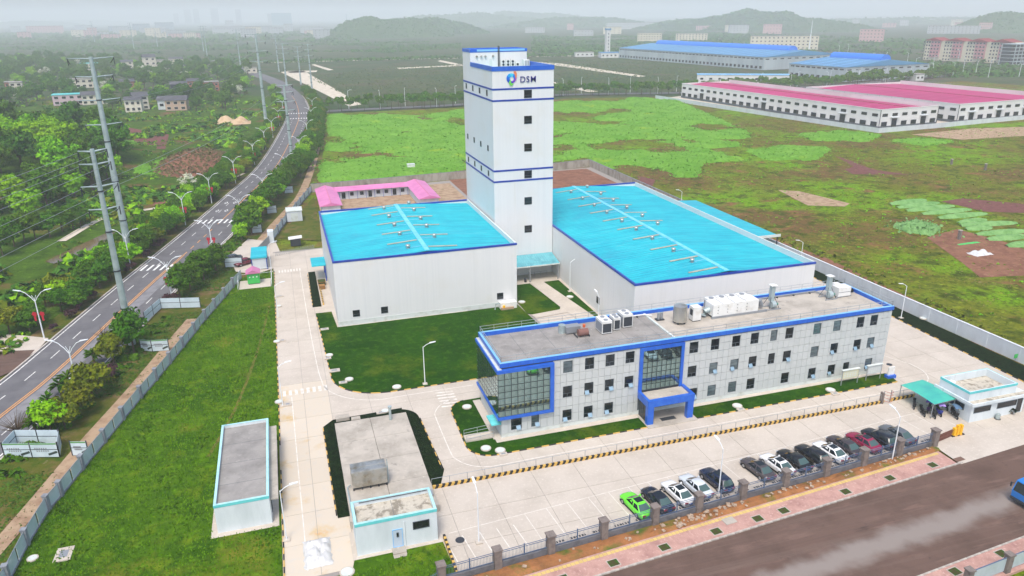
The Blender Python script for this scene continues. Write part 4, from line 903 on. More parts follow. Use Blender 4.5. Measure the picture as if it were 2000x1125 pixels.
for x, y, sx, sy in ((3.9, 92.0, 1.8, 1.0), (5.6, 91.0, 1.2, .8)):
    u = thing('concrete_plinth', 'low concrete block at the %s corner by the lane' % ('outer' if x < 5 else 'inner'), 'plinth', (x, y, .08)); MB().box(x - sx / 2, y - sy / 2, .08, x + sx / 2, y + sy / 2, .55).build('block', m_roofc, u); MB().box(x - sx / 3, y - sy / 3, .55, x + sx / 3, y + sy / 3, .6).build('cover', m_roofc, u)
u = thing('tarpaulin_heap', 'crumpled white tarpaulin heap lying on the stained lane', 'tarpaulin', (-1.1, 65.4, 0), local=True)
mb = MB(); n = 18
for j in range(n + 1):
    for i in range(n + 1):
        x, y = -1.4 + 2.8 * i / n, -2.2 + 4.4 * j / n; e = max(0, 1 - (abs(x) / 1.4) ** 4) * max(0, 1 - (abs(y) / 2.2) ** 4)
        mb.v.append((x * (1 + .12 * noise.noise((y * 2, 1, 3))), y * (1 + .1 * noise.noise((x * 2, 5, 3))), .02 + e * (.6 + .55 * noise.noise((x * 1.3, y * 1.3, 2)) + .3 * noise.noise((x * 4, y * 4, 8)))))
mb.f = [(j * (n + 1) + i, j * (n + 1) + i + 1, (j + 1) * (n + 1) + i + 1, (j + 1) * (n + 1) + i) for j in range(n) for i in range(n)]
put('sheet', mb.mesh('sheet', m_tarp, True), u)
# gatehouse on the right
GH = thing('gatehouse', 'small white gatehouse with turquoise parapet beside the scooter shelter', 'building', (84.0, 64.5, 0))
gx0, gx1, gy0, gy1 = 84.1, 93.4, 64.6, 70.2
MB().box(gx0, gy0, 0, gx1, gy1, 2.55).build('ground_floor', m_whitep, GH)
MB().box(gx0 - .35, gy0 - .35, 2.55, gx1 + .6, gy1 + .2, 2.75).build('eaves_slab', m_whitep, GH)
for q in ((gx0 - .45, gy0 - .45, gx1 + .7, gy0 - .25), (gx0 - .45, gy0 - .25, gx0 - .25, gy1 + .3)): MB().box(q[0], q[1], 2.6, q[2], q[3], 3.0).build('eaves_upstand', m_whitep, GH)
MB().box(gx0 - .24, gy0 - .24, 2.75, gx1 + .6, gy0 + .7, 2.8).build('eaves_gravel', m_roofm, GH)
a0, a1, b0, b1 = gx0 + .1, gx1 - .9, gy0 + .8, gy1
for q in ((a0, b0, a1, b0 + .2), (a0, b1 - .2, a1, b1), (a0, b0 + .2, a0 + .2, b1 - .2), (a1 - .2, b0 + .2, a1, b1 - .2)):
    MB().box(q[0], q[1], 2.75, q[2], q[3], 4.15).build('parapet', m_whitep, GH)
ring(GH, a0, b0, a1, b1, 3.85, 4.18, .05, m_teal, 'edge_band', .03)
MB().box(a0 + .2, b0 + .2, 2.75, a1 - .2, b1 - .2, 3.1).build('roof_deck', m_roofm, GH)
MB().cyl(a0 + 1.1, b1 - 1.0, 3.1, 3.6, .25).cyl(a0 + 1.1, b1 - 1.0, 3.65, 3.75, .45).build('roof_vent', m_acw, GH)
for x, w in ((86.0, 2.9), (90.3, 3.4)): window(GH, x, gy0, 1.75, w, .85, gm=m_tglass)
window(GH, gx0, 67.0, 1.75, 2.6, .9, '-x', gm=m_tglass); window(GH, 92.6, gy0, 1.2, .9, 2.1, name='door', gm=m_tglass)
SHL = thing('scooter_shelter', 'sea-green sheet roofed scooter shelter next to the gatehouse', 'shelter', (80.2, 67, 0))
mb = MB(); n = 10; vs = []
for i in range(n + 1):
    y = 66.9 + 5.9 * i / n; z = 2.35 + .18 * sin(pi * i / n); vs += [(80.1, y, z - .1), (84.0, y, z + .12)]
mb.add(vs, [(2 * i, 2 * i + 1, 2 * i + 3, 2 * i + 2) for i in range(n)]).build('roof_sheet', m_green_roof, SHL)
for x in (80.2, 83.9):
    for y in (67.1, 72.7): MB().bar((x, y, 0), (x, y, 2.3), .09).build('post', m_grey, SHL)
for y in (66.95, 69.8, 72.75): MB().bar((80.1, y, 2.3 + (.15 if y == 69.8 else 0) - .1), (84, y, 2.42 + (.15 if y == 69.8 else 0)-.1), .07).build('rafter', m_grey, SHL)
# gate hut and kiosk on the left
HT = thing('guard_hut', 'grey portable guard hut with bright blue roof by the rear gate', 'hut', (-9, 163.6, 0))
MB().box(-8.9, 163.6, .1, -5.9, 171.4, 2.6).build('wall', m_greyw, HT); MB().box(-9.1, 163.4, 2.6, -5.7, 171.6, 2.9).build('roof', m_broof, HT)
for x, y in ((-8.95, 163.55), (-5.85, 163.55), (-5.85, 171.45)): MB().bar((x, y, 0), (x, y, 2.62), .16).build('corner_post', m_trim, HT)
window(HT, -5.9, 165.0, 1.2, .85, 2.0, '+x', name='door', fm=m_lampw); window(HT, -5.9, 167.4, 1.6, 1.2, 1.1, '+x'); window(HT, -5.9, 169.8, 1.6, 1.2, 1.1, '+x')
KS = thing('transformer_kiosk', 'bright green transformer kiosk with pink gabled roof on the left lawn', 'kiosk', (-9.7, 153.6, 0))
MB().box(-9.7, 153.5, .3, -7.3, 156.0, 2.5).build('casing', m_kiosk, KS); MB().box(-9.6, 153.6, .1, -7.4, 155.9, .3).build('base', m_dark, KS)
MB().add([(-9.95, 153.2, 2.5), (-8.5, 153.2, 3.3), (-7.05, 153.2, 2.5), (-9.95, 156.3, 2.5), (-8.5, 156.3, 3.3), (-7.05, 156.3, 2.5)], [(0, 1, 4, 3), (1, 2, 5, 4), (0, 2, 1), (3, 4, 5), (0, 3, 5, 2)]).build('roof', mat('kiosk_pink_roof', K(196, 120, 160), rough=.6), KS)
for x in (-9.2, -8.5, -7.8): MB().box(x - .12, 153.46, 1.6, x + .12, 153.5, 1.85).build('warning_plate', m_acw, KS)
for x in (-9.65, -8.52): MB().box(x, 153.47, .5, x + 1.08, 153.5, 1.4).build('door', m_kiosk, KS)
MB().box(-11.4, 151.2, 0, -5.2, 156.4, .14).build('pad', m_conc, KS)
kf = thing('kiosk_fence', 'thin white rail fence around the green transformer kiosk', 'fence', (-11.5, 151, 0))
railing(kf, [(-11.6, 151.1, .1), (-11.6, 160, .1), (-5.0, 160, .1), (-5.0, 151.1, .1)], 1.3, m_lampw, 2.6, (.2, 1.0), .035)
# pink roofed cabins
DM = thing('site_cabins', 'U-shaped white site cabins with pink roofs behind the left warehouse', 'cabin', (8, 206, 0))
MB().box(9.0, 206.8, 0, 14.0, 229, 2.7).build('wall', m_greyw, DM); MB().box(14.0, 225.2, 0, 37.0, 229.4, 2.7).build('wall', m_greyw, DM); MB().box(36.6, 206.4, 0, 41.9, 229, 2.7).build('wall', m_greyw, DM)
def gab(t, x0, y0, x1, y1, z, rise, m, axis='y', name='roof'):
    if axis == 'y':
        xm = (x0 + x1) / 2; v = [(x0, y0, z), (xm, y0, z + rise), (x1, y0, z), (x0, y1, z), (xm, y1, z + rise), (x1, y1, z)]
    else:
        ym = (y0 + y1) / 2; v = [(x0, y0, z), (x0, ym, z + rise), (x0, y1, z), (x1, y0, z), (x1, ym, z + rise), (x1, y1, z)]
    return MB().add(v, [(0, 3, 4, 1), (1, 4, 5, 2), (0, 1, 2), (5, 4, 3), (2, 5, 3, 0)]).build(name, m, t)
gab(DM, 8.4, 206.3, 14.6, 230.3, 2.7, .95, m_pinkroof); gab(DM, 36.0, 205.8, 42.5, 230.3, 2.7, .95, m_pinkroof); gab(DM, 14.0, 224.2, 36.6, 230.3, 2.65, .85, m_pinkroof, 'x')
for x in (11.5, 39.25): MB().box(x - .12, 206.3, 3.64, x + .12, 230, 3.7).build('ridge_cap', m_pinkseam, DM)
for i, x in enumerate((16.5, 19, 22, 24.5, 27, 29.5, 32, 34.5)): window(DM, x, 225.2, 1.5 if i % 3 else 1.15, 1.1, 1.1 if i % 3 else 1.9, name='window' if i % 3 else 'door', style='mid')
for x in (15.2, 18, 20.6, 23.2, 25.8, 28.4, 31, 33.6, 36): MB().bar((x, 224.5, 0), (x, 224.5, 2.7), .1).build('post', m_trim, DM)
u = thing('storage_container', 'white corrugated storage box beside the left site fence', 'container', (-.6, 203, 0)); MB().box(-.6, 203, .1, 3.4, 207.5, 2.9).build('body', m_greyw, u); MB().box(-.75, 202.85, 2.9, 3.55, 207.65, 3.05).build('roof', m_plinth, u); MB().box(.5, 202.96, .1, 2.3, 203, 2.4).build('door', m_plinth, u)
u = thing('smoking_shelter', 'small dark hut with white roof near the rear gate', 'hut', (-.5, 179.5, 0)); MB().box(-.4, 179.5, 0, 2.0, 181.4, 1.7).build('wall', m_dark, u); MB().add([(-.8, 179.2, 1.8), (2.4, 179.2, 2.0), (2.4, 181.7, 2.0), (-.8, 181.7, 1.8), (-.8, 179.2, 1.7), (2.4, 179.2, 1.9), (2.4, 181.7, 1.9), (-.8, 181.7, 1.7)], [(0, 1, 2, 3), (4, 7, 6, 5), (0, 4, 5, 1), (1, 5, 6, 2), (3, 7, 4, 0)]).build('roof', m_acw, u)
# ------------------------------------------------------------------ fences and walls
LF = thing('panel_fence', 'long pale panel fence with grey piers along the left lawn', 'fence', (-25, 100, 0))
def panel_run(t, pts, h=1.9, mid=True, m=None, pier=True, base=.3, skip=()):
    m = m or m_fglass
    for i, (a, b) in enumerate(zip(pts, pts[1:])):
        a, b = Vector((*a, 0)), Vector((*b, 0)); d = (b - a).normalized()
        if pier and i not in skip:
            ang = atan2(d.y, d.x)
            MB().box(-.24, -.24, 0, .24, .24, h + .15).box(-.3, -.3, h + .15, .3, .3, h + .27).xf(a, ang).build('pier', m_fpost, t)
        MB().bar(a + Vector((0, 0, base / 2)), b + Vector((0, 0, base / 2)), .2, base).build('base_wall', m_fpost, t)
        n = 2 if mid and (b - a).length > 3.5 else 1
        for k in range(n):
            p, q = a.lerp(b, k / n) + d * .3, a.lerp(b, (k + 1) / n) - d * .05
            MB().bar(p + Vector((0, 0, (h + base) / 2)), q + Vector((0, 0, (h + base) / 2)), .05, h - base).build('panel', m, t)
            if k: MB().bar(p - d * .3, p - d * .3 + Vector((0, 0, h + .02)), .09).build('middle_post', m_dark, t)
        MB().bar(a + Vector((0, 0, h)), b + Vector((0, 0, h)), .07).build('top_rail', m_grey, t)
panel_run(LF, LEFT_FENCE)
LF2 = thing('panel_fence', 'grey panel fence running from the rear gate towards the pink-roofed cabins', 'fence', (-4, 190, 0))
panel_run(LF2, [(-4.5, 186.5), (-3.2, 192.5), (-2, 198.5), (-.6, 204.5), (.8, 210.5), (2.2, 216.5), (3.6, 222.5), (5, 228.5), (6.4, 234), (7.7, 239.4)], 2.0, m=m_fpan)
# hoardings around the plots by the avenue
def hoarding(label, pts, h=2.0, art=()):
    t = thing('hoarding', label, 'hoarding', (*pts[0], 0))
    for i, (a, b) in enumerate(zip(pts, pts[1:])):
        a, b = Vector((*a, 0)), Vector((*b, 0)); n = max(1, round((b - a).length / 3.0)); d = (b - a).normalized()
        for k in range(n):
            p, q = a.lerp(b, k / n), a.lerp(b, (k + 1) / n)
            o = MB().bar(p + d * .06 + Vector((0, 0, h / 2)), q - d * .06 + Vector((0, 0, h / 2)), .05, h).build('panel', m_fpan, t)
            if i in art:
                nn = Vector((d.y, -d.x, 0)); L = (q - p).length
                for r in range(2):
                    mb = MB()
                    for c in range(6):
                        s0 = p + d * (L * (.15 + .08 * c + .06 * r)) + nn * .03 + Vector((0, 0, h * (.62 - .18 * r))); mb.bar(s0, s0 + d * .16, .02, .2)
                    mb.build('printed_characters', m_grey, o)
                mb = MB().bar(p + d * L * .62 + nn * .035 + Vector((0, 0, .35)), p + d * L * .95 + nn * .035 + Vector((0, 0, .75)), .02, .3); mb.build('printed_landscape', mat('ink_landscape', K(56, 70, 66), rough=.8), o)
                MB().bar(p + d * .1 + nn * .03 + Vector((0, 0, h - .1)), q - d * .1 + nn * .03 + Vector((0, 0, h - .1)), .02, .2).build('green_header', mat('header_green', K(96, 150, 84), rough=.7), o)
            MB().bar(p, p + Vector((0, 0, h + .15)), .12).build('post', m_dark, t)
        MB().bar(a + Vector((0, 0, h * .55)), b + Vector((0, 0, h * .55)), .08).build('cross_rail', m_dark, t)
        MB().bar(b, b + Vector((0, 0, h + .15)), .12).build('post', m_dark, t)
H0 = [tuple(at(*q)[:2]) for q in ((10, 893), (117, 892), (120, 867))]
hoarding('printed white hoarding box in the bottom left corner by the avenue', H0, art=(0,))
hoarding('plain white hoarding forming the rear of the box by the avenue', [tuple(at(*q)[:2]) for q in ((10, 893), (34, 866), (119, 866))])
hoarding('short printed hoarding piece leaning at the left fence pier', [tuple(at(*q)[:2]) for q in ((142, 889), (174, 889))], art=(0,))
hoarding('printed hoarding with landscape print closing the small plot by the avenue trees', [tuple(at(*q)[:2]) for q in ((276, 684), (298, 686), (331, 684))], art=(0, 1))
hoarding('long white hoarding around the far side of the small plot', [tuple(at(*q)[:2]) for q in ((284, 630), (315, 602), (392, 600))])
hoarding('white hoarding beside the concrete apron at the rear gate', [tuple(at(*q)[:2]) for q in ((440, 522), (474, 520))])
for i, (x, y) in enumerate(((-6.7, 195), (-2.8, 215), (2.5, 240))):
    c = Vector((x - 3.0, y, 0)); hoarding('small white hoarding panel under the roadside trees, %s from the gate' % ordinal(i), [(c.x, c.y), (c.x + 2.6, c.y + .2)])
GP = thing('gate_wall', 'white gate pillar with dark sliding gate at the rear entrance', 'gate', (-5.6, 184, 0))
MB().box(-5.6, 184.0, 0, -4.2, 186.4, 2.9).build('pillar', m_whitep, GP); MB().bar((-8.4, 172.5, 1.0), (-5.3, 184, 1.0), .08, 1.9).build('gate_leaf', m_grey, GP); MB().bar((-8.5, 172.4, 0), (-8.5, 172.4, 2.2), .25).build('post', m_grey, GP)
FG = thing('folding_gate', 'concertina steel gate drawn across the rear entrance', 'gate', (-4, 172.4, 0))
for i in range(22):
    t_ = i / 22; a = Vector((-4.0 + 9.0 * t_, 172.4 + 3.0 * t_, 0)); b = a + Vector((.42, .14, 0))
    MB().bar(a, a + Vector((0, 0, 1.2)), .05).bar(a + Vector((0, 0, .1)), b + Vector((0, 0, 1.1)), .035).bar(a + Vector((0, 0, 1.1)), b + Vector((0, 0, .1)), .035).build('lattice', m_grey, FG)
# rear and right boundary walls
BW = thing('boundary_wall', 'stained concrete block wall behind the pink-roofed cabins', 'wall', (7.7, 240, 0))
P_ = [(7.7, 239.4), (22.6, 240.2), (39.7, 241.6), (58.7, 243.2), (74, 244), (90.3, 245.2), (106.9, 248.2)]
def wall_run(t, pts, h, m, step, th=.24, cap=None):
    for a, b in zip(pts, pts[1:]):
        a, b = Vector((*a, 0)), Vector((*b, 0)); n = max(1, round((b - a).length / step)); d = (b - a).normalized()
        for k in range(n):
            p, q = a.lerp(b, k / n) + d * .02, a.lerp(b, (k + 1) / n) - d * .02
            MB().bar(p + Vector((0, 0, h / 2 - .2)), q + Vector((0, 0, h / 2 - .2)), th, h + .4 - .0).build('wall_panel', m, t)
            MB().bar(p + Vector((0, 0, -.2)), p + Vector((0, 0, h + .04)), th + .1).build('pier', m, t)
        MB().bar(a + Vector((0, 0, h + .04)), b + Vector((0, 0, h + .04)), th + .08, .08).build('coping', cap or m, t)
wall_run(BW, P_, 2.4, m_conwall, 5, cap=m_fpost)
wall_run(thing('boundary_wall', 'stained concrete wall section running towards the cyan side shed', 'wall', (106.9, 175, 0)), [(106.9, 248.0), (106.9, 176)], 2.4, m_conwall, 5, cap=m_fpost)
wall_run(thing('boundary_wall', 'long pale grey boundary wall along the right side of the site', 'wall', (107, 70, 0)), [(106.9, 175.8), (106.9, 140), (107.1, 106), (107.6, 77), (107.8, 58)], 2.3, m_greyw, 6, cap=m_lampw)
# front fence: stone piers, low wall, railings
FF = thing('front_fence', 'street fence with stone piers, low wall and slate blue railings', 'fence', (45, 59.6, 0))
piers = [10.2, 16.0, 21.8, 27.9, 34.1, 39.7, 45.6, 51.6, 57.6, 63.4, 69.1, 75.1]
for i, x in enumerate(piers):
    y = FL(x); a_ = atan2(.0695, 1)
    MB().box(-.38, -.38, -.1, .38, .38, 2.25).box(-.47, -.47, 2.25, .47, .47, 2.4).xf((x, y, 0), a_).build('pier', m_stone, FF)
    if i + 1 < len(piers):
        x1 = piers[i + 1]; A, B_ = Vector((x + .4, FL(x + .4), 0)), Vector((x1 - .4, FL(x1 - .4), 0)); d = (B_ - A).normalized()
        MB().bar(A + Vector((0, 0, .3)), B_ + Vector((0, 0, .3)), .3, .8).build('low_wall', m_lowwall, FF)
        for z in (.85, 1.75, 1.95): MB().bar(A + Vector((0, 0, z)), B_ + Vector((0, 0, z)), .05).build('rail', m_rail, FF)
        c = A.lerp(B_, .5); MB().bar(c + Vector((0, 0, .7)), c + Vector((0, 0, 2.1)), .1).build('post', m_rail, FF)
        L = (B_ - A).length; n = int(L / .15); pk_ = MB()
        for k in range(1, n):
            q = A + d * (L * k / n); pk_.bar(q + Vector((0, 0, .72)), q + Vector((0, 0, 1.78)), .022)
        pk_.build('picket_row', m_rail, FF, kind='stuff')
LFR = thing('front_fence', 'low teal railing continuing the street fence at the bottom edge', 'fence', (5, 55, 0))
A, B_ = Vector((2.5, 53.8, 0)), Vector((9.8, 57.0, 0))
for z in (.5, 1.5): MB().bar(A + Vector((0, 0, z)), B_ + Vector((0, 0, z)), .05).build('rail', m_rail, LFR)
for k in range(32): q = A.lerp(B_, k / 31); MB().bar(q, q + Vector((0, 0, 1.7)), .04).build('picket', m_rail, LFR)
F2 = thing('street_fence', 'pale fence with stone piers on the opposite pavement', 'fence', (68, 41, 0))
for i in range(4):
    x = 58 + i * 5.5; y = SK(x) - 15.2; MB().box(x - .3, y - .3, 0, x + .3, y + .3, 2.1).box(x - .38, y - .38, 2.1, x + .38, y + .38, 2.25).build('pier', m_stone, F2)
    if i < 3:
        A, B_ = Vector((x + .35, SK(x + .35) - 15.2, 0)), Vector((x + 5.15, SK(x + 5.15) - 15.2, 0))
        MB().bar(A + Vector((0, 0, 1.0)), B_ + Vector((0, 0, 1.0)), .06, 1.5).build('panel', m_fglass, F2); MB().bar(A + Vector((0, 0, 1.85)), B_ + Vector((0, 0, 1.85)), .07).build('rail', m_rail, F2)
# striped kerb barrier across the yard
SB = thing('striped_barrier', 'low yellow and black striped barrier with thin posts across the car park', 'barrier', (12.3, 72.6, 0))
def para(m):
    return MB().add([(0, -.13, 0), (.38, -.13, 0), (.58, -.13, .38), (.2, -.13, .38), (0, .13, 0), (.38, .13, 0), (.58, .13, .38), (.2, .13, .38)], [(0, 1, 2, 3), (7, 6, 5, 4), (3, 2, 6, 7), (0, 3, 7, 4), (1, 5, 6, 2)]).mesh('stripe_block', m)
sm_ = [para(m_kyel), para(m_kblk)]; k = 0; x = 12.3
while x < 77.0: put('stripe_block', sm_[k % 2], SB, loc=(x - 12.3, 0, 0)); x += .38; k += 1
for i in range(31): MB().bar((12.4 + i * 2.15, 72.6, 0), (12.4 + i * 2.15, 72.6, 1.35), .045).build('post', m_grey, SB)
MB().bar((12.4, 72.6, 1.35), (76.9, 72.6, 1.35), .04).build('rail', m_rails, SB)
SB2 = thing('striped_barrier', 'short striped barrier beside the pump house lawn', 'barrier', (12.0, 57.5, 0))
for k in range(16):
    o = put('stripe_block', sm_[k % 2], SB2, loc=(-.1, k * .38, 0), rz=pi / 2)
SB3 = thing('striped_barrier', 'striped barrier end piece behind the scooter shelter', 'barrier', (78.6, 72.7, 0))
for k in range(11): put('stripe_block', sm_[k % 2], SB3, loc=(k * .38, 0, 0))
for i in range(3): MB().bar((78.7 + i * 2.1, 72.7, 0), (78.7 + i * 2.1, 72.7, 1.35), .045).build('post', m_grey, SB3)
MB().bar((78.7, 72.7, 1.35), (82.9, 72.7, 1.35), .04).build('rail', m_rails, SB3)
TG = thing('turnstile_gate', 'small tubular turnstile gate in the striped barrier', 'turnstile', (77.4, 72.4, 0))
for x in (77.2, 78.4): MB().bar((x, 72.5, 0), (x, 72.5, 1.9), .07).build('post', m_grey, TG)
for z in (.4, .9, 1.4, 1.85): MB().tube([(77.2, 72.5, z), (77.6, 71.9, z), (78.2, 71.9, z), (78.4, 72.5, z)], .03, 6).build('hoop', mat('rust_red_tube', K(176, 96, 80), rough=.6), TG)
MB().box(76.9, 72.3, 0, 77.1, 72.9, 1.7).build('reader_post', m_stone, TG)
# notice boards
def board(label, x, y, w, tint):
    t = thing('notice_board', label, 'notice board', (x, y, .08))
    MB().box(x - w / 2, y - .05, 1.1, x + w / 2, y + .05, 2.5).build('panel', tint, t); MB().box(x - w / 2 - .1, y - .2, 2.5, x + w / 2 + .1, y + .2, 2.6).build('hood', m_plinth, t)
    for s in (-1, 1): MB().bar((x + s * w / 2, y, .08), (x + s * w / 2, y, 2.5), .1).build('post', m_rails, t)
    mb = MB()
    for r in range(3):
        for c in range(5): mb.box(x - w * .4 + c * w * .16, y - .056, 1.35 + r * .3, x - w * .4 + c * w * .16 + w * .11, y - .05, 1.5 + r * .3)
    mb.build('printed_notes', m_plinth, t)
board('notice board with yellowish sheet on the lawn before the office', 76.6, 78.6, 2.9, mat('yellowish_print', K(206, 204, 176), rough=.6)); board('notice board with grey sheet nearest the right end of the office', 81.0, 78.7, 2.6, mat('greyish_print', K(196, 200, 200), rough=.6))
u = thing('standing_sign', 'small white standing sign with blue base near the office corner', 'sign', (84.0, 78.6, 0)); MB().box(83.5, 78.4, .5, 84.6, 78.6, 1.8).build('plate', m_acw, u); MB().box(83.3, 78.1, 0, 84.8, 78.9, .5).build('base', m_oblue, u)

# ------------------------------------------------------------------ lamps
def yard_lamp():
    t = thing('yard_lamp', 'x', 'street lamp', local=True)
    MB().box(-.35, -.35, 0, .35, .35, .15).build('footing', m_conc, t)
    MB().tube([(0, 0, .15), (0, 0, 6.2)], .075, 8, .05).build('pole', m_lampw, t)
    MB().tube([(0, 0, 6.1), (.5, 0, 6.5), (1.1, 0, 6.75)], .045, 6).build('arm', m_lampw, t)
    MB().add([(1.0, -.16, 6.7), (1.9, -.12, 6.85), (1.9, .12, 6.85), (1.0, .16, 6.7), (1.0, -.16, 6.8), (1.9, -.1, 6.92), (1.9, .1, 6.92), (1.0, .16, 6.8)], [(3, 2, 1, 0), (4, 5, 6, 7), (0, 1, 5, 4), (1, 2, 6, 5), (2, 3, 7, 6), (3, 0, 4, 7)]).build('lamp_head', m_lampw, t)
    return freeze(t)
YL = yard_lamp()
yl = [((-3.9, 98.6), 0, 'beside the lane at the left lawn bend'), ((-4.1, 68.5), 0, 'on the lawn next to the long low service building'), ((16.7, 98.7), -.1, 'standing on the kerb of the lawn before the left warehouse'), ((-4.0, 133.4), 0, 'beside the lane left of the left warehouse'),
      ((-5.0, 161.0), 0, 'beside the blue-roofed guard hut'), ((43.5, FL(43.5) + 1.6), 1.57, 'behind the parked dark blue estate car'), ((67.6, FL(67.6) - .6), 1.57, 'outside the fence near the maroon car'), ((15.2, 61.8), 1.57, 'in the empty parking bays near the pump house'),
      ((103.4, 96.6), 3.14, 'on the grass strip by the right boundary wall'), ((103.5, 125), 3.14, 'near the right boundary wall behind the office'), ((103.6, 176), 3.14, 'by the cyan side shed'), ((49.6, 109.4), 1.57, 'on the grass by the garden path'), ((51.9, 128.6), 0, 'against the left wall of the long warehouse')]
for i, (p, rz, l) in enumerate(yl):
    lab = 'white single-arm yard lamp ' + l
    if i == 0: YL.location = (*p, 0); YL['label'] = lab; YL['group'] = 'yard lamps'
    else: copy_tree(YL, (*p, 0), rz, lab, 'yard lamps')
def road_lamp(lantern):
    t = thing('street_lamp', 'x', 'street lamp', local=True)
    MB().tube([(0, 0, 0), (0, 0, 7.2)], .13, 8, .08).build('pole', m_lampw, t)
    for s in (-1, 1):
        MB().tube([(0, 0, 6.8), (s * .5, 0, 7.6), (s * 1.3, 0, 8.5), (s * 2.0, 0, 8.85)], .06, 6).build('arm', m_lampw, t)
        MB().tube([(0, 0, 7.15), (s * .35, 0, 8.0)], .04, 6).build('brace', m_lampw, t)
        MB().add([(s * 1.9, -.16, 8.8), (s * 3.1, -.1, 9.05), (s * 3.1, .1, 9.05), (s * 1.9, .16, 8.8), (s * 1.9, -.14, 8.93), (s * 3.1, -.08, 9.13), (s * 3.1, .08, 9.13), (s * 1.9, .14, 8.93)], [(3, 2, 1, 0), (4, 5, 6, 7), (0, 1, 5, 4), (1, 2, 6, 5), (2, 3, 7, 6), (3, 0, 4, 7)]).build('lamp_head', m_lampw, t)
        if lantern:
            MB().bar((0, 0, 4.9), (s * .95, 0, 4.9), .05).build('bracket', m_dark, t)
            n = 10; MB().add([(s * .62 + .45 * cos(2 * pi * k / n) * (1 if k % 2 else .8), -.05, 4.55 + .45 * sin(2 * pi * k / n) * (1 if k % 2 else .8)) for k in range(n)] + [(s * .62 + .45 * cos(2 * pi * k / n) * (1 if k % 2 else .8), .05, 4.55 + .45 * sin(2 * pi * k / n) * (1 if k % 2 else .8)) for k in range(n)], [tuple(range(n)), tuple(range(2 * n - 1, n - 1, -1))] + [(k, (k + 1) % n, n + (k + 1) % n, n + k) for k in range(n)]).build('knot_ornament', m_red, t)
            MB().box(s * .62 - .16, -.05, 3.3, s * .62 + .16, .05, 4.2).build('tassel', m_red, t)
    return freeze(t)
RLa, RLb = road_lamp(True), road_lamp(False)
first = {0: True, 1: True}
def place_lamp(kind, loc, rz, lab, grp):
    p = (RLb, RLa)[kind]
    if first[kind]: first[kind] = False; p.location = loc; p.rotation_euler = (0, 0, rz); p['label'] = lab; p['group'] = grp
    else: copy_tree(p, loc, rz, lab, grp)
near = 'red-ornamented double-arm lamp %s the avenue, %s from the bottom edge'
for side, name, ys in ((-8.4, 'left of', (135, 170, 205, 231, 259, 290, 325, 360, 400, 445)), (7.9, 'right of', (112, 148, 176, 200, 228, 262, 300, 345, 395, 445))):
    for i, y in enumerate(ys):
        dd = ROAD.at_y(y); q, a = ROAD.pos(dd, side); kind = 0 if i in (0, 3) and side > 0 or (i == 1 and side < 0) else 1
        l = near % (name, ordinal(i)) if kind else ('plain white double-arm lamp %s the avenue, %s from the bottom edge' % (name, ordinal(i)))
        place_lamp(kind, (q.x, q.y, 0), a - pi / 2, l, 'street lamps along the avenue')

# ------------------------------------------------------------------ pylons and wires
def pylon(label, x, y, h, arms, r0=.75, r1=.3, rz=.3, cat='pylon'):
    t = thing('steel_pylon', label, cat, (x, y, 0), rz, 'tubular steel power pylons', local=True)
    n = 5
    for k in range(n):
        z0, z1 = h * k / n, h * (k + 1) / n; a, b = r0 + (r1 - r0) * k / n, r0 + (r1 - r0) * (k + 1) / n
        MB().cyl(0, 0, z0, z1, a, b, 12).build('shaft', m_steel, t)
        if k: MB().cyl(0, 0, z0 - .12, z0 + .12, a + .12, a + .12, 12).build('flange', m_dark, t)
    for z, L in arms:
        for s in (-1, 1):
            MB().tube([(s * .2, 0, z), (s * L, 0, z + .25)], .16, 8, .08).build('cross_arm', m_steel, t)
            MB().cyl(s * L, 0, z - 1.2, z + .2, .09, n=6).build('insulator', m_dark, t); MB().tube([(s * L, 0, z), (s * (L - .5), 1.3, z - 1.0)], .07, 5).build('insulator', m_dark, t)
    return t
pylon('nearest grey tubular pylon standing between avenue and site fence', -28.0, 129.0, 33.2, [(32.8, 2.0), (30.8, 2.2), (27.3, 2.6), (23.6, 2.2)], .6, .32, .35)
pylon('tall grey pylon with wide cross-arms left of the avenue behind the nearest pylon', -36.4, 183, 44.6, [(44.2, 4.4), (40.5, 3.6), (35.6, 4.2), (30.4, 3.6)], .85, .4, .35)
pylon('grey pylon standing at the right kerb where the avenue bends', 3.6, 300, 28.2, [(28, 3.2), (25.5, 3.2), (22, 3.6), (18.8, 3.2)], .7, .35, .2)
pylon('tall grey pylon left of the avenue bend with four cross-arms', -6.0, 416, 44.5, [(44, 5), (40.5, 4.4), (36, 5.0), (31, 4.4)], .9, .45, .1)
pylon('slim pylon beyond the avenue bend', 10, 640, 33, [(32.5, 4.5), (29, 4.5), (25.5, 4.5)], .8, .4, .1)
for i, (px, py, h) in enumerate(((610, 180, 34), (588, 165, 30), (545, 140, 36), (470, 130, 40), (405, 110, 42), (262, 96, 46), (185, 82, 48), (398, 100, 40), (232, 78, 36), (308, 92, 34), (155, 62, 34), (679, 66, 60))):
    q = at(px, py); pylon('slender distant pole with cross-arms, %s of those beyond the avenue bend' % ordinal(i), q.x, q.y, h, [(h - .5, 3.5), (h - 4, 3.5), (h - 8, 3.5)], .7, .35, .2)
def wire(a, b, sag, label=None):
    a, b = Vector(a), Vector(b); pts = [a.lerp(b, k / 14) - Vector((0, 0, sag * 4 * (k / 14) * (1 - k / 14))) for k in range(15)]
    return MB().tube(pts, .03, 4)
def arm_pt(x, y, rz, z, s, L): return Vector((x + s * L * cos(rz), y + s * L * sin(rz), z))
wn_ = 0
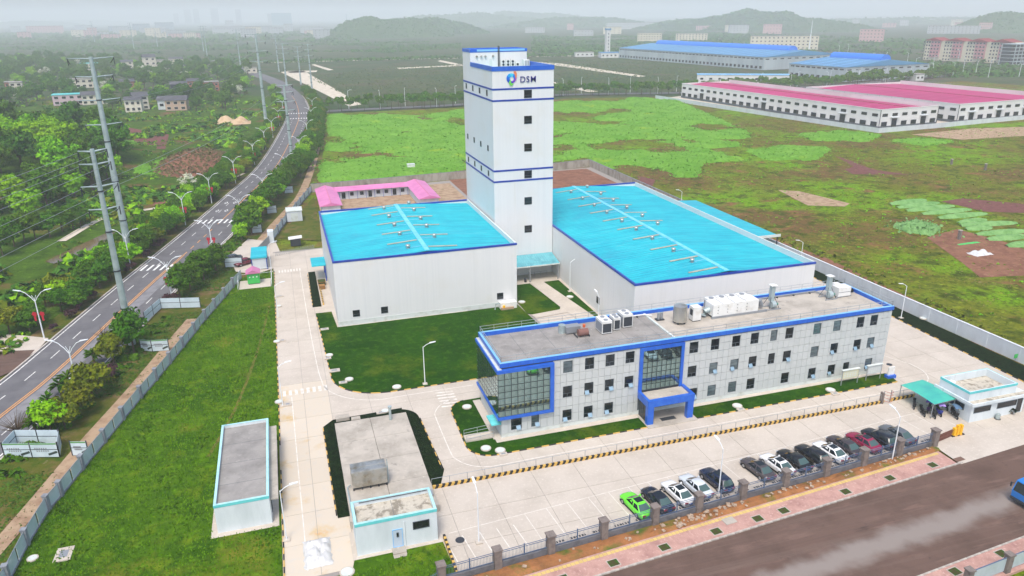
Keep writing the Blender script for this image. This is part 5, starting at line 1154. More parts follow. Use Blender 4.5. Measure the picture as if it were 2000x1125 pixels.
spans = [((-28.0, 129.0, .35), (-66, 22, .35), [(32.8, 2.0), (30.7, 2.2), (27.2, 2.6), (23.5, 2.2)], 29, 'near overhead wires left of the nearest pylon', 1.4),         ((-28.0, 129.0, .35), (3.6, 300, .2), [(27.2, 2.6)], 29, 'overhead wires between nearest pylon and the pylon at the bend', 2.2), ((-36.4, 183, .35), (-6, 416, .1), [(34.6, 4.2)], 44, 'overhead wires between the two tall pylons', 3.5)]
for (xa, ya, ra), (xb, yb, rb), arms, h, lab, sag in spans:
    t = thing('overhead_wires', lab, 'wires', (xa, ya, 0))
    for z, L in arms:
        for s in (-1, 1): wire(arm_pt(xa, ya, ra, z, s, L), arm_pt(xb, yb, rb, z - (0 if h == 29 else 0), s, L), sag).build('wire', m_grey, t)

# ------------------------------------------------------------------ cars
m_cglass = mat('car_glass', K(36, 44, 48), rough=.05, metal=.5, spec=.8)
m_cglass2 = mat('car_rear_glass', K(84, 108, 104), rough=.06, metal=.35, spec=.6)
m_rim = mat('alloy_rim', K(170, 172, 176), rough=.35, metal=.7)
m_tail = mat('tail_light_red', K(150, 20, 28), rough=.25)
m_headl = mat('headlight_glass', K(210, 216, 220), rough=.1, metal=.4)
m_plate = mat('blue_number_plate', K(40, 80, 170), rough=.5)
def car_meshes(kind):
    suv = kind == 'suv'; hh = 1.68 if suv else 1.45; belt = 1.02 if suv else .92; L = 2.36
    st = [(-2.38, .66, .45, .62, .66), (-2.3, .8, .3, .78, .86), (-2.05, .88, .24, belt - .06, belt + (.02 if not suv else .02)), (-1.4, .91, .2, belt - .04, belt + .04), (-.4, .92, .2, belt - .04, belt + .02), (.7, .92, .2, belt - .05, belt + .02), (1.15, .91, .2, belt - .08, belt), (1.75, .88, .22, belt - .16, belt - .08), (2.15, .8, .28, belt - .26, belt - .2), (2.36, .62, .4, .56, .6)]
    prof = lambda hw, zb, zs, zt: [(-hw * .9, zb), (-hw, zb + .22), (-hw * 1.0, zs - .12), (-hw * .96, zs), (-hw * .6, zt), (0, zt + .02), (hw * .6, zt), (hw * .96, zs), (hw, zs - .12), (hw, zb + .22), (hw * .9, zb)]
    body = MB(); n = 11
    for y, hw, zb, zs, zt in st: body.v += [(x, y, z) for x, z in prof(hw, zb, zs, zt)]
    m = len(st)
    for i in range(m - 1): body.f += [(i * n + k, (i + 1) * n + k, (i + 1) * n + (k + 1) % n, i * n + (k + 1) % n) for k in range(n)]
    body.f += [tuple(range(n)), tuple((m - 1) * n + k for k in range(n - 1, -1, -1))]
    # greenhouse: base ring, roof ring, crown
    yb0, yb1 = (-2.12, 1.0) if suv else (-1.72, 1.08); yr0, yr1 = (-1.75, .2) if suv else (-1.0, .22)
    base = [(-.80, yb0), (-.84, -.5), (-.78, yb1), (0, yb1 + .12), (.78, yb1), (.84, -.5), (.80, yb0), (0, yb0 - .1)]
    roof = [(-.58, yr0), (-.62, -.4), (-.56, yr1), (0, yr1 + .08), (.56, yr1), (.62, -.4), (.58, yr0), (0, yr0 - .06)]
    gh = MB(); gh.v = [(x, y, belt) for x, y in base] + [(x, y, hh - .06) for x, y in roof] + [(x * .75, y * .85, hh) for x, y in roof]
    for lv in (0, 8): gh.f += [(lv + (k + 1) % 8, lv + k, lv + 8 + k, lv + 8 + (k + 1) % 8) for k in range(8)]
    gh.f.append(tuple(range(23, 15, -1)))
    def pane(ids, m_in=.86, up=.015):
        P = [Vector(gh.v[i]) for i in ids]; c = sum(P, Vector()) / len(P); nrm = (P[1] - P[0]).cross(P[2] - P[0]).normalized()
        if nrm.dot(c - Vector((0, -.3, .9))) < 0: nrm = -nrm
        mb = MB(); q = [c + (p - c) * m_in + nrm * up for p in P]; q = [v + (c - v) * 0 for v in q]; mb.add(q, [tuple(range(len(q)))]); return mb
    def wide(i0, i1, i2):
        P = [Vector(gh.v[i]) for i in (i0, i1, i2, 8 + i2, 8 + i1, 8 + i0)]; c = sum(P, Vector()) / 6; out = Vector((0, 1 if c.y > 0 else -1, .6)).normalized() * .02
        q = [c + (p - c) * .88 + out for p in P]; return MB().add(q, [(0, 1, 4, 5), (1, 2, 3, 4)])
    parts = {'body': body, 'cabin': gh, 'windscreen': wide(2, 3, 4), 'rear_window': wide(6, 7, 0)}
    sides = [pane((0, 1, 9, 8)), pane((1, 2, 10, 9)), pane((5, 6, 14, 13)), pane((4, 5, 13, 12))]
    tails = [MB().box(s * .55 - .2, -2.38, .68, s * .55 + .2, -2.27, .84) for s in (-1, 1)]
    heads = [MB().box(s * .56 - .18, 2.16, .52, s * .56 + .18, 2.3, .66) for s in (-1, 1)]
    return parts, sides, tails, heads, hh
PARTS = {k: car_meshes(k) for k in ('sedan', 'suv')}
tyre = MB().tube([(-.11, 0, 0), (.11, 0, 0)], .33, 16).mesh('tyre', m_black); rim = MB().tube([(-.125, 0, 0), (.125, 0, 0)], .2, 10).mesh('rim', m_rim)
sh = {}
for k_, (pr, sd_, tl, hd, hh) in PARTS.items():
    sh[k_] = dict(body=pr['body'].mesh('body', m_black, True), cabin=pr['cabin'].mesh('cabin', m_black, True), ws=pr['windscreen'].mesh('windscreen', m_cglass), rw=pr['rear_window'].mesh('rear_window', m_cglass2),
                  sides=[s.mesh('side_window', m_cglass) for s in sd_], tails=[s.mesh('tail_light', m_tail) for s in tl], heads=[s.mesh('headlight', m_headl) for s in hd],
                  plate=MB().box(-.22, -2.41, .5, .22, -2.37, .62).mesh('number_plate', m_plate), roofg=MB().box(-.45, -.75, hh - .005, .45, .1, hh + .012).mesh('sunroof', m_cglass), sill=MB().box(-.9, -2.1, .16, .9, 2.0, .3).mesh('sill', m_black), mir=[MB().box(s * .98 - .12, .72, belt_z, s * .98 + .12, .86, belt_z + .14).mesh('mirror', m_black) for s in (-1, 1) for belt_z in ((1.04 if k_ == 'suv' else .94),)],
                  handle=[MB().box(s * .925 - .01, y - .1, .74, s * .925 + .01, y + .1, .78).mesh('door_handle', m_rim) for s in (-1, 1) for y in (-.85, .25)])
PAINT = {}
def car(label, x, y, rz, kind, rgb, roof=False, grp='cars parked along the front fence'):
    t = thing('parked_car', label, 'car', (x, y, 0), rz, grp, local=True); s = sh[kind]
    if rgb not in PAINT: PAINT[rgb] = mat('car_paint_%d' % len(PAINT), K(*rgb), rough=.22, spec=.6)
    P = PAINT[rgb]
    def own(me, p):
        o = put(me.name.split('.')[0], me, p); o.material_slots[0].link = 'OBJECT'; o.material_slots[0].material = P; return o
    b = own(s['body'], t); c = own(s['cabin'], t)
    put('windscreen', s['ws'], c); put('rear_window', s['rw'], c)
    for m in s['sides']: put('side_window', m, c)
    for m in s['tails']: put('tail_light', m, b)
    for m in s['heads']: put('headlight', m, b)
    for m in s['handle']: put('door_handle', m, b)
    for m in s['mir']: own(m, b)
    put('number_plate', s['plate'], b); put('sill', s['sill'], t)
    if roof: put('sunroof', s['roofg'], c)
    for sx in (-.82, .82):
        for yy in (-1.42, 1.42):
            w = put('wheel', tyre, t, loc=(sx, yy, .33)); put('rim', rim, w)
cars = [((1243, 985), 'sedan', (110, 226, 50), 1, 'bright green sedan with dark roof, leftmost in the parked row'), ((1284, 974), 'sedan', (22, 26, 40), 1, 'black sedan with glass roof beside the bright green car'),
        ((1324, 961), 'sedan', (232, 232, 230), 1, 'white sedan with sunroof, third from the left in the parked row'), ((1359, 948), 'sedan', (206, 212, 216), 0, 'silver-white sedan parked left of the dark blue estate car'),
        ((1399, 936), 'suv', (24, 34, 60), 1, 'dark blue estate car parked by the yard lamp'), ((1480, 914), 'sedan', (72, 66, 68), 1, 'dark bronze sedan right of the gap in the parked row'),
        ((1518, 906), 'sedan', (234, 234, 232), 1, 'white sedan between the dark bronze and a black sedan'), ((1551, 897), 'sedan', (20, 20, 22), 0, 'black sedan left of the black estate car'),
        ((1586, 888), 'suv', (22, 22, 26), 0, 'black estate car left of the white car near the middle of the group'), ((1622, 881), 'sedan', (236, 236, 234), 1, 'white sedan between the black estate car and a brown sedan'),
        ((1649, 869), 'sedan', (60, 52, 54), 0, 'brown-black sedan left of the maroon car'), ((1687, 862), 'sedan', (140, 24, 64), 1, 'maroon sedan, the only red one in the parked row'),
        ((1717, 855), 'suv', (26, 28, 36), 0, 'black estate car right of the maroon car'), ((1752, 847), 'sedan', (92, 96, 100), 0, 'grey sedan at the right end of the parked row')]
for (px, py), k_, c_, sr, lab in cars:
    q = at(px, py, .6); car(lab, q.x, q.y, atan2(.0695, 1) + .06, k_, c_, sr)
q = at(452, 505, .5); car('dark grey car parked on the apron outside the rear gate', q.x, q.y, 1.9, 'sedan', (70, 74, 80), grp='cars parked outside the rear gate')
q = at(479, 512, .5); car('dark red car half hidden behind the hoarding at the rear gate', q.x - .3, q.y, 2.2, 'sedan', (110, 40, 56), grp='cars parked outside the rear gate')
# blue lorry at the right frame edge
q = at(2000, 1000)
TR = thing('blue_lorry', 'blue lorry entering the frame at the right edge of the street', 'truck', (q.x + .4, SK(q.x) - 8.6, 0), atan2(.083, 1), local=True)
m_tr = mat('lorry_blue', K(30, 120, 200), rough=.3, spec=.6)
MB().add([(-.0, -1.1, .7), (0, 1.1, .7), (1.9, 1.1, .7), (1.9, -1.1, .7), (-.05, -1.1, 1.5), (-.05, 1.1, 1.5), (.35, 1.05, 2.7), (.35, -1.05, 2.7), (1.9, 1.05, 2.8), (1.9, -1.05, 2.8)], [(0, 3, 2, 1), (0, 1, 5, 4), (4, 5, 6, 7), (6, 8, 9, 7), (1, 2, 8, 6, 5), (0, 4, 7, 9, 3), (3, 9, 8, 2)]).build('cab', m_tr, TR)
MB().add([(-.07, -.98, 1.55), (-.07, .98, 1.55), (.3, .94, 2.6), (.3, -.94, 2.6)], [(0, 1, 2, 3)]).build('windscreen', m_cglass, TR)
MB().box(2.1, -1.2, 1.0, 7.5, 1.2, 2.4).build('cargo_bed', m_tr, TR); MB().box(.2, -.5, .5, 7.4, .5, .75).build('chassis', m_dark, TR); MB().box(-.1, -1.1, .45, .15, 1.1, .75).build('bumper', m_dark, TR)
for x in (1.0, 5.6, 6.7):
    for y in (-.95, .95): w = MB().tube([(x, y - .15, .5), (x, y + .15, .5)], .5, 16).build('wheel', m_black, TR); MB().tube([(x, y - .16, .5), (x, y + .16, .5)], .26, 10).build('rim', m_rim, w)
for y in (-1.35, 1.35): MB().bar((.2, y * .8, 2.3), (.0, y, 2.3), .05).build('mirror_arm', m_dark, TR); MB().box(-.05, y - .08, 1.8, .05, y + .08, 2.35).build('mirror', m_dark, TR)

# ------------------------------------------------------------------ scooters
def scooter(label, x, y, rz, rgb, hood=None):
    t = thing('scooter', label, 'scooter', (x, y, 0), rz, 'scooters parked at the shelter', local=True); P = mat('scooter_paint', K(*rgb), rough=.3)
    for yy in (-.62, .62): w = MB().tube([(-.06, yy, .25), (.06, yy, .25)], .25, 14).build('wheel', m_black, t); MB().tube([(-.07, yy, .25), (.07, yy, .25)], .12, 8).build('rim', m_rim, w)
    MB().box(-.16, -.35, .28, .16, .4, .38).build('footboard', P, t)
    MB().add([(-.18, -.85, .5), (.18, -.85, .5), (.18, -.1, .4), (-.18, -.1, .4), (-.14, -.85, .72), (.14, -.85, .72), (.16, -.1, .7), (-.16, -.1, .7)], [(3, 2, 1, 0), (4, 5, 6, 7), (0, 1, 5, 4), (1, 2, 6, 5), (2, 3, 7, 6), (3, 0, 4, 7)]).build('rear_body', P, t)
    MB().box(-.15, -.8, .72, .15, -.05, .82).build('seat', m_black, t)
    MB().add([(-.2, .38, .35), (.2, .38, .35), (.22, .55, .95), (-.22, .55, .95), (-.18, .48, .35), (.18, .48, .35), (.2, .64, .95), (-.2, .64, .95)], [(0, 1, 2, 3), (7, 6, 5, 4), (3, 2, 6, 7), (0, 3, 7, 4), (1, 5, 6, 2)]).build('front_shield', P, t)
    MB().tube([(0, .62, .25), (0, .45, 1.05)], .035, 6).build('fork', m_dark, t); MB().tube([(-.34, .36, 1.08), (0, .48, 1.05), (.34, .36, 1.08)], .025, 6).build('handlebar', m_dark, t)
    MB().box(-.18, -1.05, .75, .18, -.8, 1.05).build('top_box', m_black, t)
    if hood:
        H = mat('rain_hood', K(*hood), rough=.5); mb = MB(); n = 6; vs = []
        for i in range(n + 1):
            yv = -.75 + 1.45 * i / n; z = 1.85 - .12 * ((i - 3) / 3) ** 2; vs += [(-.42, yv, z - .12), (0, yv, z), (.42, yv, z - .12)]
        mb.add(vs, [(3 * i + k, 3 * i + k + 1, 3 * i + k + 4, 3 * i + k + 3) for i in range(n) for k in range(2)]).build('rain_hood', H, t)
        for yy in (-.6, .55): MB().bar((0, yy * .8, .8), (0, yy, 1.8), .035).build('hood_post', m_dark, t)
sc_ = [((1788, 798), (40, 40, 44), None, 'dark scooter at the left corner under the green shelter'), ((1805, 812), (30, 30, 34), None, 'black scooter in front of the green shelter, second from the left'), ((1816, 806), (60, 30, 90), (110, 40, 170), 'scooter with deep purple rain hood under the shelter edge'),
       ((1826, 816), (40, 40, 44), None, 'dark scooter squeezed between the two purple-hooded scooters'), ((1837, 812), (50, 60, 150), (170, 140, 220), 'blue scooter with lilac rain hood before the shelter'), ((1862, 806), (90, 40, 50), (50, 70, 110), 'scooter with slate blue hood beside the gatehouse wall'),
       ((1868, 817), (36, 36, 40), (90, 120, 150), 'scooter with grey-blue hood nearest the gatehouse corner'), ((1850, 800), (40, 50, 80), (40, 60, 100), 'scooter with navy hood behind the others at the shelter')]
for (px, py), c_, hd, lab in sc_:
    q = at(px, py); scooter(lab, q.x, q.y + .3, 2.5 + random.uniform(-.3, .3), c_, hd)
# gate motors, bins, small things at the entrance
q = at(1868, 850)
GM = thing('gate_motor', 'yellow sliding gate motor posts at the vehicle entrance', 'gate motor', (q.x, q.y, 0))
for dx, h in ((-.5, 1.2), (0, 1.5), (.5, 1.5)): MB().box(q.x + dx - .18, q.y - .2, .12, q.x + dx + .18, q.y + .2, h).build('motor_post', m_yellow, GM)
for k in range(5): MB().box(q.x - .9 + k * .4, q.y - .25, 0, q.x - .5 + k * .4, q.y + .25, .12).build('base_stripe', m_kyel if k % 2 else m_kblk, GM)
EG = thing('sliding_gate', 'low brown concertina gate closing against the yellow motor posts', 'gate', (q.x - 6, q.y, 0))
for i in range(22):
    a = Vector((75.8 + (q.x - 76.6) * i / 22, 62.0 + (q.y - 62.0) * i / 22, 0)); MB().bar(a, a + Vector((0, 0, 1.1)), .05).bar(a + Vector((0, 0, .2)), a + Vector((.22, 0, 1.0)), .03).build('lattice', mat('rust_lattice', K(120, 78, 66), rough=.7) if i == 0 else bpy.data.materials['rust_lattice'], EG)
u = thing('rubbish_bin', 'dark green umbrella-shaped bin by the gatehouse corner', 'bin', (0, 0, 0)); q = at(1903, 815)
u.location = (q.x, q.y, 0); ORG[u.name] = (q.x, q.y, 0); MB().cyl(q.x, q.y, 0, .8, .22, .28).build('body', m_dark, u); MB().cyl(q.x, q.y, .8, 1.0, .42, .2).build('lid', mat('bin_green', K(40, 90, 60), rough=.6), u)
q = at(1948, 818); u = thing('rubbish_bin', 'low steel bin before the gatehouse window', 'bin', (q.x, q.y, 0)); MB().cyl(q.x, q.y, .05, .75, .28, .28).build('body', m_steel, u); MB().cyl(q.x, q.y, 0, .05, .4, .4).build('base', m_dark, u)
q = at(1975, 808); u = thing('potted_plant', 'dark leafy shrub at the gatehouse front', 'shrub', (q.x, q.y, 0)); mb = MB()
for k in range(60):
    a, b_ = random.uniform(0, 6.28), random.uniform(0, 1.5); c = Vector((cos(a) * cos(b_), sin(a) * cos(b_), sin(b_))) * .5 + Vector((q.x, q.y, .3)); d_ = Vector((random.uniform(-1, 1), random.uniform(-1, 1), random.uniform(-1, 1))) * .2; e_ = d_.cross(Vector((.3, .5, .8))); mb.quad(c - d_, c - e_, c + d_, c + e_)
mb.build('foliage', mat('dark_shrub', K(36, 56, 30), rough=.9), u); MB().cyl(q.x, q.y, 0, .3, .2).build('pot', m_stone, u)
for i, (px, py, l) in enumerate(((1940, 700, 'green'),)):
    q = at(px + 42, py + 5); u = thing('marker_sign', 'small green sign on the grass by the right boundary wall', 'sign', (q.x, q.y, .08)); MB().box(q.x - .35, q.y - .03, .5, q.x + .35, q.y + .03, 1.2).build('plate', m_kiosk, u); MB().bar((q.x, q.y, .08), (q.x, q.y, .5), .05).build('post', m_grey, u)
# lawn covers, manholes and slabs
def cover(label, px, py, r, rect=None):
    q = at(px, py, .1); t = thing('manhole_cover', label, 'manhole', (q.x, q.y, .08), group='manhole covers on the lawns')
    if rect: MB().box(q.x - rect[0] / 2, q.y - rect[1] / 2, .02, q.x + rect[0] / 2, q.y + rect[1] / 2, .2).build('slab', m_conc, t); MB().box(q.x - rect[0] * .25, q.y - rect[1] * .25, .2, q.x + rect[0] * .25, q.y + rect[1] * .25, .22).build('lid', m_grey, t)
    else: MB().cyl(q.x, q.y, .02, .2, r, n=18).build('rim', m_conc, t); MB().cyl(q.x, q.y, .2, .24, r * .8, n=18).build('lid', m_plinth, t)
for px, py, r, rc, l in ((643, 694, .62, None, 'round cover by the kerb bend, upper one'), (640, 700, 0, (1.1, .7), 'square cover touching the upper round one'), (653, 724, 0, (1.7, 1.0), 'long concrete slab on the kerb bend lawn'), (682, 741, .65, None, 'round cover on the lower kerb bend lawn'),
        (670, 747, 0, (1.2, .7), 'square cover below the lower round one'), (775, 756, .68, None, 'round cover at the kerb left of the lawn lamp'), (634, 643, 0, (1.4, .8), 'small slab near the left warehouse corner'), (912, 795, .68, None, 'round cover on the small lawn left of the office'), (949, 876, .68, None, 'round cover on the left office front lawn, left one'),
        (977, 880, .68, None, 'round cover on the left office front lawn, right one'), (983, 887, 0, (1.0, .6), 'square cover beside the paired round covers'), (1440, 793, .7, None, 'round cover on the lawn right of the porch'), (1447, 800, 0, (1.1, .6), 'square cover right of the porch lawn cover'), (1622, 762, .7, None, 'round cover on the lawn before the notice boards'),
        (1631, 769, 0, (1.1, .7), 'square cover before the notice boards'), (1113, 580, .7, None, 'round cover on the grass by the long warehouse wall'), (1019, 590, .7, None, 'round cover beside the garden path'), (678, 1118, .75, None, 'round cover on the lawn below the pump house'), (64, 1091, .55, None, 'round rusty cover at the left fence'),
        (125, 1083, 0, (1.6, 2.2), 'large slanted slab on the bottom left lawn'), (541, 667, .6, None, 'round cover on the left lawn by the middle lane'), (552, 665, 0, (1.0, .7), 'square cover at the middle lane kerb'), (545, 785, .6, None, 'round cover behind the bent lane lamp'), (562, 790, 0, (1.0, .8), 'square cover at the lane kerb by the bent lamp'),
        (545, 598, .5, None, 'round cover on the upper left lawn'), (545, 579, 0, (1.8, .6), 'narrow slab bridging to the upper lane'), (1803, 622, .6, None, 'round cover by the right boundary wall'), (752, 803, .6, None, 'round cover behind the bare slab'), (745, 806, 0, (1.4, .6), 'small slab behind the bare slab')):
    cover('pale concrete ' + l, px, py, r, rc)
# cabinets and hoses at the left warehouse corner
u = thing('hose_cabinet', 'white cabinet with yellow valve at the right foot of the left warehouse', 'cabinet', (36.2, 124.2, 0)); MB().box(36.0, 123.6, .08, 39.2, 125.2, 1.3).build('casing', m_acw, u); MB().box(36.0, 123.2, .08, 38.5, 123.6, .5).build('step', m_soil2, u); MB().cyl(36.6, 123.4, .5, .9, .25).build('valve', m_yellow, u); MB().tube([(35.0, 124.0, .1), (35.2, 124, 1.2), (36.0, 124.2, 1.1)], .12, 8).build('pipe', m_steel, u)
u = thing('pallet_stack', 'stack of timber pallets under the small blue door canopy', 'pallets', (4.6, 146, 0)); wood = mat('weathered_timber', K(150, 112, 70), rough=.9)
for k in range(5): MB().box(4.2, 146 + .03 * k, .0 + k * .16, 5.4, 147.3, .12 + k * .16).build('pallet', wood, u)
u = thing('yellow_handrail', 'yellow and black guard kerb beside the left warehouse door', 'barrier', (4.4, 137, 0))
for k in range(22): put('stripe_block', sm_[k % 2], u, loc=(0, k * .5, 0), rz=pi / 2)
u = thing('planter_box', 'brown planter box at the left warehouse corner', 'planter', (4.6, 151.5, 0)); MB().box(4.2, 148.3, 0, 5.6, 150, .9).build('box', m_pitsoil, u); MB().box(4.1, 148.2, .75, 5.7, 150.1, .82).build('rim', wood, u)
# rubble on the soil bank
rk = [MB() for _ in range(4)]
for mb in rk:
    mb.box(-.5, -.5, -.3, .5, .5, .3); mb.v = [(x * random.uniform(.5, 1), y * random.uniform(.5, 1), z * random.uniform(.5, 1)) for x, y, z in mb.v]
rkm = [mb.mesh('rubble_stone', m_rubble) for mb in rk]
for i in range(110):
    x = random.choice((random.uniform(36, 46), random.uniform(48, 74), random.uniform(12, 74))); y = SK(x) + 2.9 + random.random() * (FL(x) - .5 - SK(x) - 2.9); s = random.uniform(.15, .5)
    o = put('rubble_stone', random.choice(rkm), None, loc=(x, y, .28 + s * .05), rz=random.uniform(0, 6), label='broken stone lying on the orange soil bank outside the fence', cat='rubble', group='rubble on the soil bank'); o.scale = (s * 1.3, s, s * .6)
# ------------------------------------------------------------------ trees
def leafmat(name, a, b, c, hue=.015, rnd=.14):
    return mat(name, K(*a), [(K(*b), .9, .4, .66), (K(*c), 3.0, .55, .75)], rough=.85, rnd=rnd, hue=hue, spec=.2)
LM = {'dark': leafmat('leaf_dark_green', (74, 112, 22), (48, 86, 14), (112, 146, 34)), 'bright': leafmat('leaf_bright_green', (126, 176, 20), (94, 150, 16), (160, 194, 36)),
      'olive': leafmat('leaf_olive_bronze', (108, 118, 26), (80, 98, 18), (144, 130, 36)), 'wood': leafmat('leaf_wood_green', (74, 112, 36), (48, 84, 26), (114, 146, 48)),
      'purple': leafmat('leaf_dark_purple', (78, 52, 60), (60, 46, 44), (96, 74, 66)), 'blossom': leafmat('leaf_white_blossom', (206, 206, 190), (150, 160, 120), (226, 224, 214))}
def rv(): return Vector((random.gauss(0, 1), random.gauss(0, 1), random.gauss(0, 1)))
def leaf(mb, p, nrm, s):
    nrm = (nrm + rv() * .45).normalized(); a = nrm.orthogonal().normalized(); b = nrm.cross(a); t = random.uniform(0, pi)
    u = (a * cos(t) + b * sin(t)) * s; v = (b * cos(t) - a * sin(t)) * s * random.uniform(.5, .8); d = nrm * s * -.25
    o = len(mb.v); mb.v += [tuple(p - u + d), tuple(p - v), tuple(p + u + d), tuple(p + v)]; mb.f += [(o, o + 1, o + 3), (o + 1, o + 2, o + 3)]
def crown(seed, rx, rz, zc, ncl, nlf, s, lump=.42, flat=0):
    random.seed(seed); mb = MB()
    for i in range(ncl):
        d = rv().normalized(); d.z = d.z * .9 + .12
        r = random.uniform(.35, .78); c = Vector((d.x * rx * r, d.y * rx * r, zc + d.z * rz * r)); cr = rx * lump * random.uniform(.7, 1.2)
        for k in range(nlf):
            e = rv().normalized(); e.z = abs(e.z) * .75 + e.z * .25; q = c + Vector((e.x * cr, e.y * cr, e.z * cr * .85)) * random.uniform(.75, 1.05)
            leaf(mb, q, (e + Vector((0, 0, .25))).normalized(), s * random.uniform(.7, 1.3))
    return mb
TREES = {}
def tree_proto(kind, label, cat, mk, crowns, trunk_h, r=.14, n=3, branch=True):
    L = []
    for i in range(n):
        cm = crown(100 + hash_(kind) + i, *crowns).mesh('crown', mk); random.seed(i + 3); tb = MB().tube([(0, 0, -.2), (random.uniform(-.1, .1), random.uniform(-.1, .1), trunk_h * .6), (random.uniform(-.2, .2), random.uniform(-.2, .2), trunk_h)], r, 7, r * .6)
        if branch:
            for k in range(5):
                a = k * 1.26 + random.random(); tb.tube([(0, 0, trunk_h * (.7 + .06 * k)), (cos(a) * crowns[0] * .35, sin(a) * crowns[0] * .35, trunk_h * 1.05 + .3), (cos(a) * crowns[0] * .6, sin(a) * crowns[0] * .6, crowns[2] + random.uniform(-.3, .6))], r * .45, 5, r * .15)
        L.append((cm, tb.mesh('trunk', m_bark)))
    TREES[kind] = (L, label, cat)
def hash_(s): return sum(ord(c) * (i + 1) for i, c in enumerate(s))
# crown args: rx, rz, zc, clumps, leaves per clump, leaf size
tree_proto('dark', 'rounded dark green tree', 'tree', LM['dark'], (2.3, 2.3, 2.6, 34, 46, .24), 1.8)
tree_proto('bright', 'fresh bright green tree', 'tree', LM['bright'], (2.2, 2.4, 2.6, 32, 46, .25), 1.8)
tree_proto('olive', 'bronze-tinged olive tree', 'tree', LM['olive'], (2.4, 1.9, 2.2, 32, 44, .25), 1.6)
tree_proto('wood', 'tall woodland tree with uneven crown', 'tree', LM['wood'], (2.9, 2.8, 3.7, 40, 40, .32), 2.6, .2)
tree_proto('purple', 'low dark purple shrub', 'shrub', LM['purple'], (1.3, .8, .9, 12, 40, .18), .7, .06)
tree_proto('blossom', 'small white blossoming tree', 'tree', LM['blossom'], (2.0, 1.8, 3.3, 16, 26, .2), 2.6, .1)
tree_proto('street', 'small round-headed street tree', 'tree', LM['dark'], (1.9, 1.7, 3.4, 14, 26, .4), 2.6, .1, 2, False)
random.seed(21); mb = MB()
for k in range(46):
    a = random.uniform(0, 6.28); b = random.uniform(.5, 1.3); L = random.uniform(1.2, 2.4); p = Vector((0, 0, .9)); q = Vector((cos(a) * cos(b), sin(a) * cos(b), sin(b))) * L
    mb.tube([p, p + q * .55, p + q], .03, 4, .01)
BARE = (mb.mesh('branches', m_bark), MB().tube([(0, 0, 0), (.05, 0, 1.0)], .1, 6).mesh('trunk', m_bark))
NAMES = {'dark': 'evergreen_tree', 'bright': 'broadleaf_tree', 'olive': 'bronze_leaf_tree', 'wood': 'woodland_tree', 'purple': 'shrub', 'blossom': 'blossoming_tree', 'street': 'street_tree'}
def tree(kind, x, y, s, place, group, z=0.0, sz=None, label=None):
    L, lab, cat = TREES[kind]; cm, tm = random.choice(L)
    t = thing(NAMES[kind], label or (lab + ' ' + place), cat, (x, y, z), random.uniform(0, 6.28), group, local=True); t.scale = (s, s, s * (sz or random.uniform(.9, 1.12)))
    put('crown', cm, t); put('trunk', tm, t); return t
random.seed(5)
def along(off, y): q, a = ROAD.pos(ROAD.at_y(y), off); return q
# trees with a look of their own near the lower left
special = [('bright', 100, 842, 1.05, 'solitary brightest green tree beside the printed hoarding box'), ('olive', 150, 812, 1.05, 'bronze-tinged tree just above the bright green tree by the hoarding'), ('olive', 180, 775, 1.35, 'widest bronze-tinged tree in the roadside strip'),
           ('olive', 222, 706, 1.1, 'bronze-tinged tree before the printed plot hoarding'), ('dark', 262, 688, 1.4, 'large rounded tree at the foot of the nearest pylon'), ('dark', 247, 672, 1.05, 'rounded tree left of the large one at the nearest pylon'), ('purple', 212, 742, 1.5, 'low dark purple shrub between the bronze-tinged trees'),
           ('dark', 352, 582, 1.3, 'rounded tree at the lower end of the clump before the rear gate'), ('dark', 372, 566, 1.35, 'rounded tree in the middle of the clump before the rear gate'), ('dark', 398, 545, 1.45, 'largest rounded tree of the clump before the rear gate'), ('dark', 422, 528, 1.35, 'rounded tree at the upper end of the clump before the rear gate'), ('purple', 336, 590, 1.2, 'dark purple shrub at the foot of the clump before the rear gate'),
           ('bright', 472, 470, .95, 'light green tree just beyond the rear gate apron'), ('dark', 492, 456, 1.4, 'rounded tree behind the light green one at the gate apron'), ('olive', 128, 835, .9, 'small bronze-tinged tree left behind the bright green tree'), ('blossom', 372, 385, 1.5, 'largest white blossoming tree left of the avenue'), ('blossom', 358, 412, .8, 'smaller white blossoming tree below the largest one')]
for k_, px, py, s, lab in special:
    q = at(px, py); tree(k_, q.x, q.y, s, '', 'roadside trees by the site', label=lab)
q = at(38, 858); t = thing('bare_tree', 'leafless tree beside the bright green tree at the avenue', 'tree', (q.x, q.y, 0), local=True); put('branches', BARE[0], t); put('trunk', BARE[1], t); t.scale = (1.4,) * 3
q = at(205, 668); t = thing('bare_tree', 'leafless tree left of the large rounded tree at the nearest pylon', 'tree', (q.x, q.y, 0), 1.0, local=True); put('branches', BARE[0], t); put('trunk', BARE[1], t)
vs_p = []
for k in range(460):
    y_ = random.uniform(92, 196); q, a_ = ROAD.pos(ROAD.at_y(y_), random.uniform(7.6, 11.0))
    if 139 < y_ < 158 and q.x > -26.5: continue
    vs_p.append((q.x, q.y, -.2, random.uniform(.5, 1.35)))
VSH = vs_p
